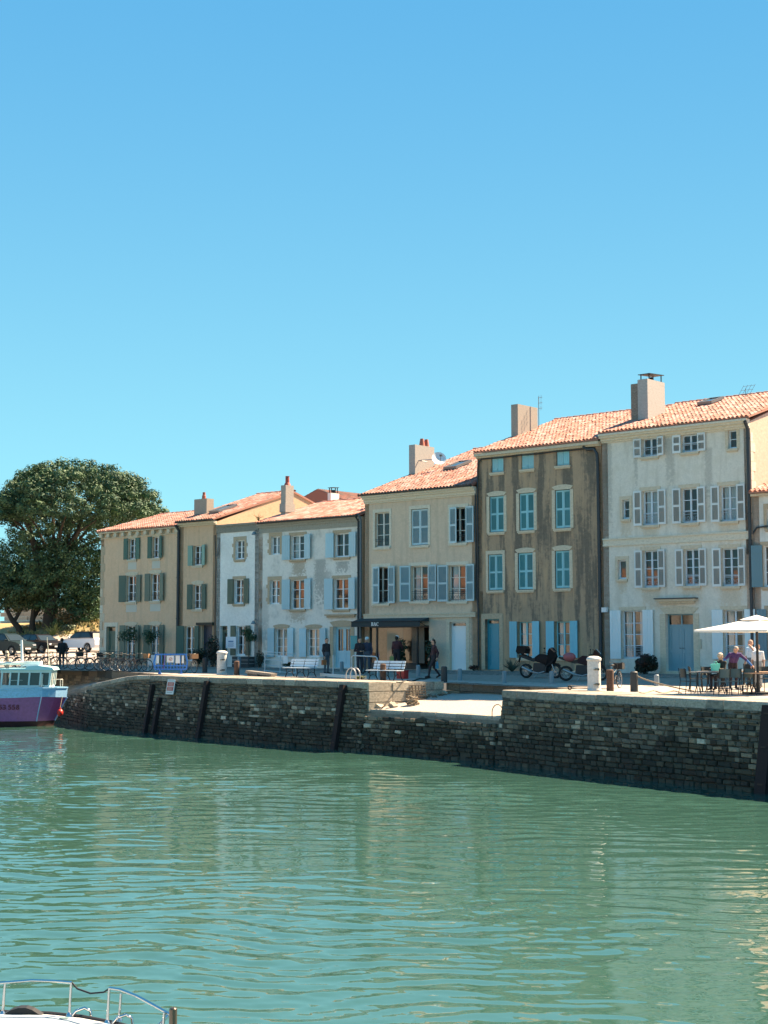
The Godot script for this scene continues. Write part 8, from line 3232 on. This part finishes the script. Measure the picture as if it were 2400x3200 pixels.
func build_terrace() -> void:
	# parasol
	var c := at_depth(2366, 51.0)
	var o := thing("parasol", "large white parasol shading the cafe tables", "parasol", c)
	var dark := mat("parasol_pole", Vector3(0.018, 0.018, 0.02), 0.5)
	var cloth := mat("parasol_cloth", Vector3(0.80, 0.77, 0.72), 0.9)
	cloth.backlight_enabled = true
	cloth.backlight = Color(0.5, 0.46, 0.40)
	var rim_h := 2.20
	var top_h := 2.66
	var cor := []
	for k in 4:
		var a := PI + 0.10 + k * PI / 2.0
		cor.append(Vector3(cos(a) * 2.15, rim_h, sin(a) * 2.15))
	var st := S()
	for k in 4:
		var a: Vector3 = cor[k]
		var b: Vector3 = cor[(k + 1) % 4]
		var n := 6
		for i in n:
			for j in 4:
				var q := func(u: float, v: float):
					var e := a.lerp(b, u)
					var p := e.lerp(Vector3(0, top_h, 0), v)
					p.y -= 0.05 * sin(PI * v) * (1.0 - 0.4 * absf(2.0 * u - 1.0))
					return p
				quad(st, q.call(i / float(n), j * 0.22), q.call(i / float(n), (j + 1) * 0.22), q.call((i + 1) / float(n), (j + 1) * 0.22), q.call((i + 1) / float(n), j * 0.22))
		quad(st, a, b, b - Vector3(0, 0.07, 0), a - Vector3(0, 0.07, 0))
	mk(st, "canopy", cloth, o)
	st = S()
	for k in 4:
		var a: Vector3 = cor[k] * 0.27
		var b: Vector3 = cor[(k + 1) % 4] * 0.27
		a.y = top_h - 0.10
		b.y = top_h - 0.10
		tri(st, a, b, Vector3(0, top_h + 0.06, 0))
	mk(st, "vent_cap", cloth, o)
	for k in 8:
		st = S()
		var e: Vector3 = cor[k / 2] if k % 2 == 0 else cor[k / 2].lerp(cor[(k / 2 + 1) % 4], 0.5)
		tube(st, Vector3(0, top_h - 0.06, 0), e + Vector3(0, -0.03, 0), 0.012, -1, 5)
		mk(st, "rib", dark, o)
	st = S()
	tube(st, Vector3(0, 0.06, 0), Vector3(0, top_h + 0.02, 0), 0.05, 0.045, 12)
	mk(st, "pole", dark, o)
	st = S()
	bb(st, Vector3(-0.45, 0.0, -0.45), Vector3(0.45, 0.07, 0.45))
	tube(st, Vector3(0, 0.07, 0), Vector3(0, 0.4, 0), 0.075, 0.07, 10)
	mk(st, "base", dark, o)
	# tables and chairs
	var wood := Vector3(0.40, 0.26, 0.17)
	var greyt := Vector3(0.16, 0.16, 0.155)
	cafe_table("dark grey cafe table with papers below the parasol edge", G(2218, 2167), 0.12, greyt, 1.3)
	cafe_table("grey cafe table where the person in the blue jacket leans", at_depth(2290, 53.2), 0.1, Vector3(0.19, 0.19, 0.18), 1.2)
	cafe_table("wooden topped cafe table beside the parasol pole", at_depth(2376, 52.2), 0.05, wood, 1.3)
	cafe_table("orange brown topped cafe table at the front of the terrace", G(2395, 2172), 0.03, Vector3(0.42, 0.24, 0.14), 1.3)
	var dk := Vector3(0.030, 0.042, 0.042)
	var tl := Vector3(0.075, 0.12, 0.12)
	cafe_chair("black cafe chair at the left end of the terrace", G(2152, 2170), 1.9, dk)
	cafe_chair("black cafe chair tucked behind the leftmost chair", G(2176, 2160), 1.3, Vector3(0.028, 0.036, 0.036))
	cafe_chair("grey green cafe chair at the table with papers", G(2258, 2172), PI + 0.15, tl)
	cafe_chair("grey green cafe chair in front of the blue jacket", G(2297, 2170), PI - 0.1, Vector3(0.08, 0.125, 0.125))
	cafe_chair("grey green cafe chair left of the parasol pole", G(2335, 2170), PI + 0.1, Vector3(0.07, 0.115, 0.115))
	cafe_chair("black cafe chair behind the wooden topped table", at_depth(2345, 55.2), 0.1, Vector3(0.026, 0.033, 0.033))
	cafe_chair("black cafe chair beside the table with papers", at_depth(2215, 54.0), 0.3, Vector3(0.024, 0.031, 0.031))
	cafe_chair("black cafe chair at the right edge of the terrace", G(2398, 2160), 0.2, Vector3(0.022, 0.029, 0.029))
	# things on the tables
	var tp := at_depth(2290, 53.2) + Vector3(0.2, 0.752, 0.1)
	st = S()
	tbox(st, Transform3D(Basis(Vector3.UP, 0.4), Vector3(0, 0.012, 0)), Vector3(0.42, 0.02, 0.3))
	tbox(st, Transform3D(Basis(Vector3.UP, 0.15), Vector3(0.05, 0.03, 0)), Vector3(0.38, 0.015, 0.28))
	var mp := mk(st, "folded_map", mat("paper_white", Vector3(0.72, 0.72, 0.72), 0.9))
	mp.position = tp
	tag(mp, "white folded papers on the grey cafe table", "papers")
	var g := G(2218, 2167)
	st = S()
	tbox(st, Transform3D(Basis(Vector3.UP, 0.2), Vector3(0, 0.008, 0)), Vector3(0.5, 0.014, 0.34))
	tbox(st, Transform3D(Basis(Vector3.UP, -0.3), Vector3(0.28, 0.02, 0.05)), Vector3(0.3, 0.01, 0.22))
	var pp := mk(st, "paper_sheets", mat("paper_pink", Vector3(0.55, 0.45, 0.41), 0.9))
	pp.position = g + Vector3(-0.15, 0.752, -0.05)
	tag(pp, "pale pink paper sheets on the dark grey cafe table", "papers")
	# people at the terrace
	var sit := {"pel": Vector3(0, 0.55, 0), "wst": Vector3(0, 0.69, 0.0), "chs": Vector3(0, 0.91, 0.02), "nck": Vector3(0, 1.075, 0.03), "hed": Vector3(0, 1.215, 0.06), "shl": Vector3(0.18, 1.005, 0.02), "ell": Vector3(0.24, 0.76, 0.12), "wrl": Vector3(0.14, 0.79, 0.34), "shr": Vector3(-0.18, 1.005, 0.02), "elr": Vector3(-0.24, 0.76, 0.12), "wrr": Vector3(-0.14, 0.79, 0.34), "hpl": Vector3(0.09, 0.53, 0.02), "knl": Vector3(0.11, 0.52, 0.44), "anl": Vector3(0.11, 0.09, 0.42), "tol": Vector3(0.12, 0.045, 0.56), "hpr": Vector3(-0.09, 0.53, 0.02), "knr": Vector3(-0.11, 0.52, 0.44), "anr": Vector3(-0.11, 0.09, 0.42), "tor": Vector3(-0.12, 0.045, 0.56)}
	person("seated person in a black top and pale flat cap at the terrace", at_depth(2254, 53.8) + Vector3(0, 0.03, 0), facing(Vector3(-0.8, 0, 0.5)), sit, Vector3(0.012, 0.012, 0.014), Vector3(0.03, 0.03, 0.04), Vector3(0.16, 0.10, 0.07), {"cap": Vector3(0.52, 0.40, 0.31), "sleeve": Vector3(0.46, 0.27, 0.19)})
	var bend := {"pel": Vector3(0, 0.92, -0.12), "wst": Vector3(0, 1.05, -0.06), "chs": Vector3(0, 1.22, 0.06), "nck": Vector3(0, 1.35, 0.15), "hed": Vector3(0, 1.47, 0.22), "shl": Vector3(0.19, 1.30, 0.10), "ell": Vector3(0.42, 1.10, 0.16), "wrl": Vector3(0.60, 0.90, 0.22), "shr": Vector3(-0.19, 1.30, 0.10), "elr": Vector3(-0.40, 1.12, 0.14), "wrr": Vector3(-0.52, 0.95, 0.24), "hpl": Vector3(0.09, 0.90, -0.12), "hpr": Vector3(-0.09, 0.90, -0.12), "knl": Vector3(0.11, 0.49, -0.06), "knr": Vector3(-0.11, 0.49, -0.06), "anl": Vector3(0.11, 0.085, -0.12), "anr": Vector3(-0.11, 0.085, -0.12), "tol": Vector3(0.12, 0.045, 0.05), "tor": Vector3(-0.12, 0.045, 0.05)}
	person("person in a blue and purple sports jacket leaning over the table", at_depth(2292, 54.4), facing(Vector3(0.15, 0, 1)), bend, Vector3(0.06, 0.028, 0.12), Vector3(0.02, 0.012, 0.02), Vector3(0.42, 0.34, 0.28), {"sleeve": Vector3(0.04, 0.15, 0.42)})
	person("bald man in a light blue shirt with a raised arm by the parasol pole", at_depth(2346, 56.0), facing(Vector3(-0.7, 0, 0.5)), {"ell": Vector3(0.32, 1.30, 0.16), "wrl": Vector3(0.12, 1.50, 0.16)}, Vector3(0.50, 0.60, 0.68), Vector3(0.10, 0.13, 0.16), Vector3(0.46, 0.28, 0.20), {"sleeve": Vector3(0.46, 0.27, 0.19)})
	var wm := person("brown haired woman in a white t-shirt beside the parasol pole", at_depth(2367, 55.0), facing(Vector3(-0.5, 0, 0.8)), {}, Vector3(0.70, 0.69, 0.67), Vector3(0.30, 0.31, 0.31), Vector3(0.16, 0.07, 0.03), {"sleeve": Vector3(0.46, 0.27, 0.19), "tail": true})
	wm.scale = Vector3.ONE * 0.93
	st = S()
	ell(st, Vector3(0, 0.24, 0), Vector3(0.17, 0.25, 0.12), 12)
	bx(st, Vector3(0, 0.14, -0.1), Vector3(0.2, 0.18, 0.07))
	var bpk := mk(st, "backpack", mat("backpack_black", Vector3(0.012, 0.010, 0.012), 0.8))
	bpk.position = wm.transform * Vector3(0, 0.98, -0.2)
	bpk.rotation.y = wm.rotation.y
	tag(bpk, "black backpack worn by the woman in the white t-shirt", "backpack")
	var tb := thing("tote_bag", "turquoise bag beside the seated person in the pale cap", "bag", at_depth(2234, 53.4) + Vector3(0, 0.755, 0), 0.2)
	st = S()
	loft(st, PackedVector2Array([Vector2(-0.13, 0.0), Vector2(0.13, 0.0), Vector2(0.16, 0.26), Vector2(-0.17, 0.24)]), func(_p): return 0.07)
	mk(st, "pouch", mat("turquoise_bag", Vector3(0.13, 0.58, 0.50), 0.7), tb)
	st = S()
	sweep(st, [Vector3(-0.08, 0.24, 0), Vector3(-0.04, 0.33, 0), Vector3(0.05, 0.33, 0), Vector3(0.08, 0.25, 0)], 0.01, 5)
	mk(st, "handle", mat("turquoise_bag", Vector3(0.13, 0.58, 0.50), 0.7), tb)
	cafe_table("grey cafe table carrying the turquoise bag", at_depth(2236, 53.4), 0.1, Vector3(0.15, 0.155, 0.15), 0.9)
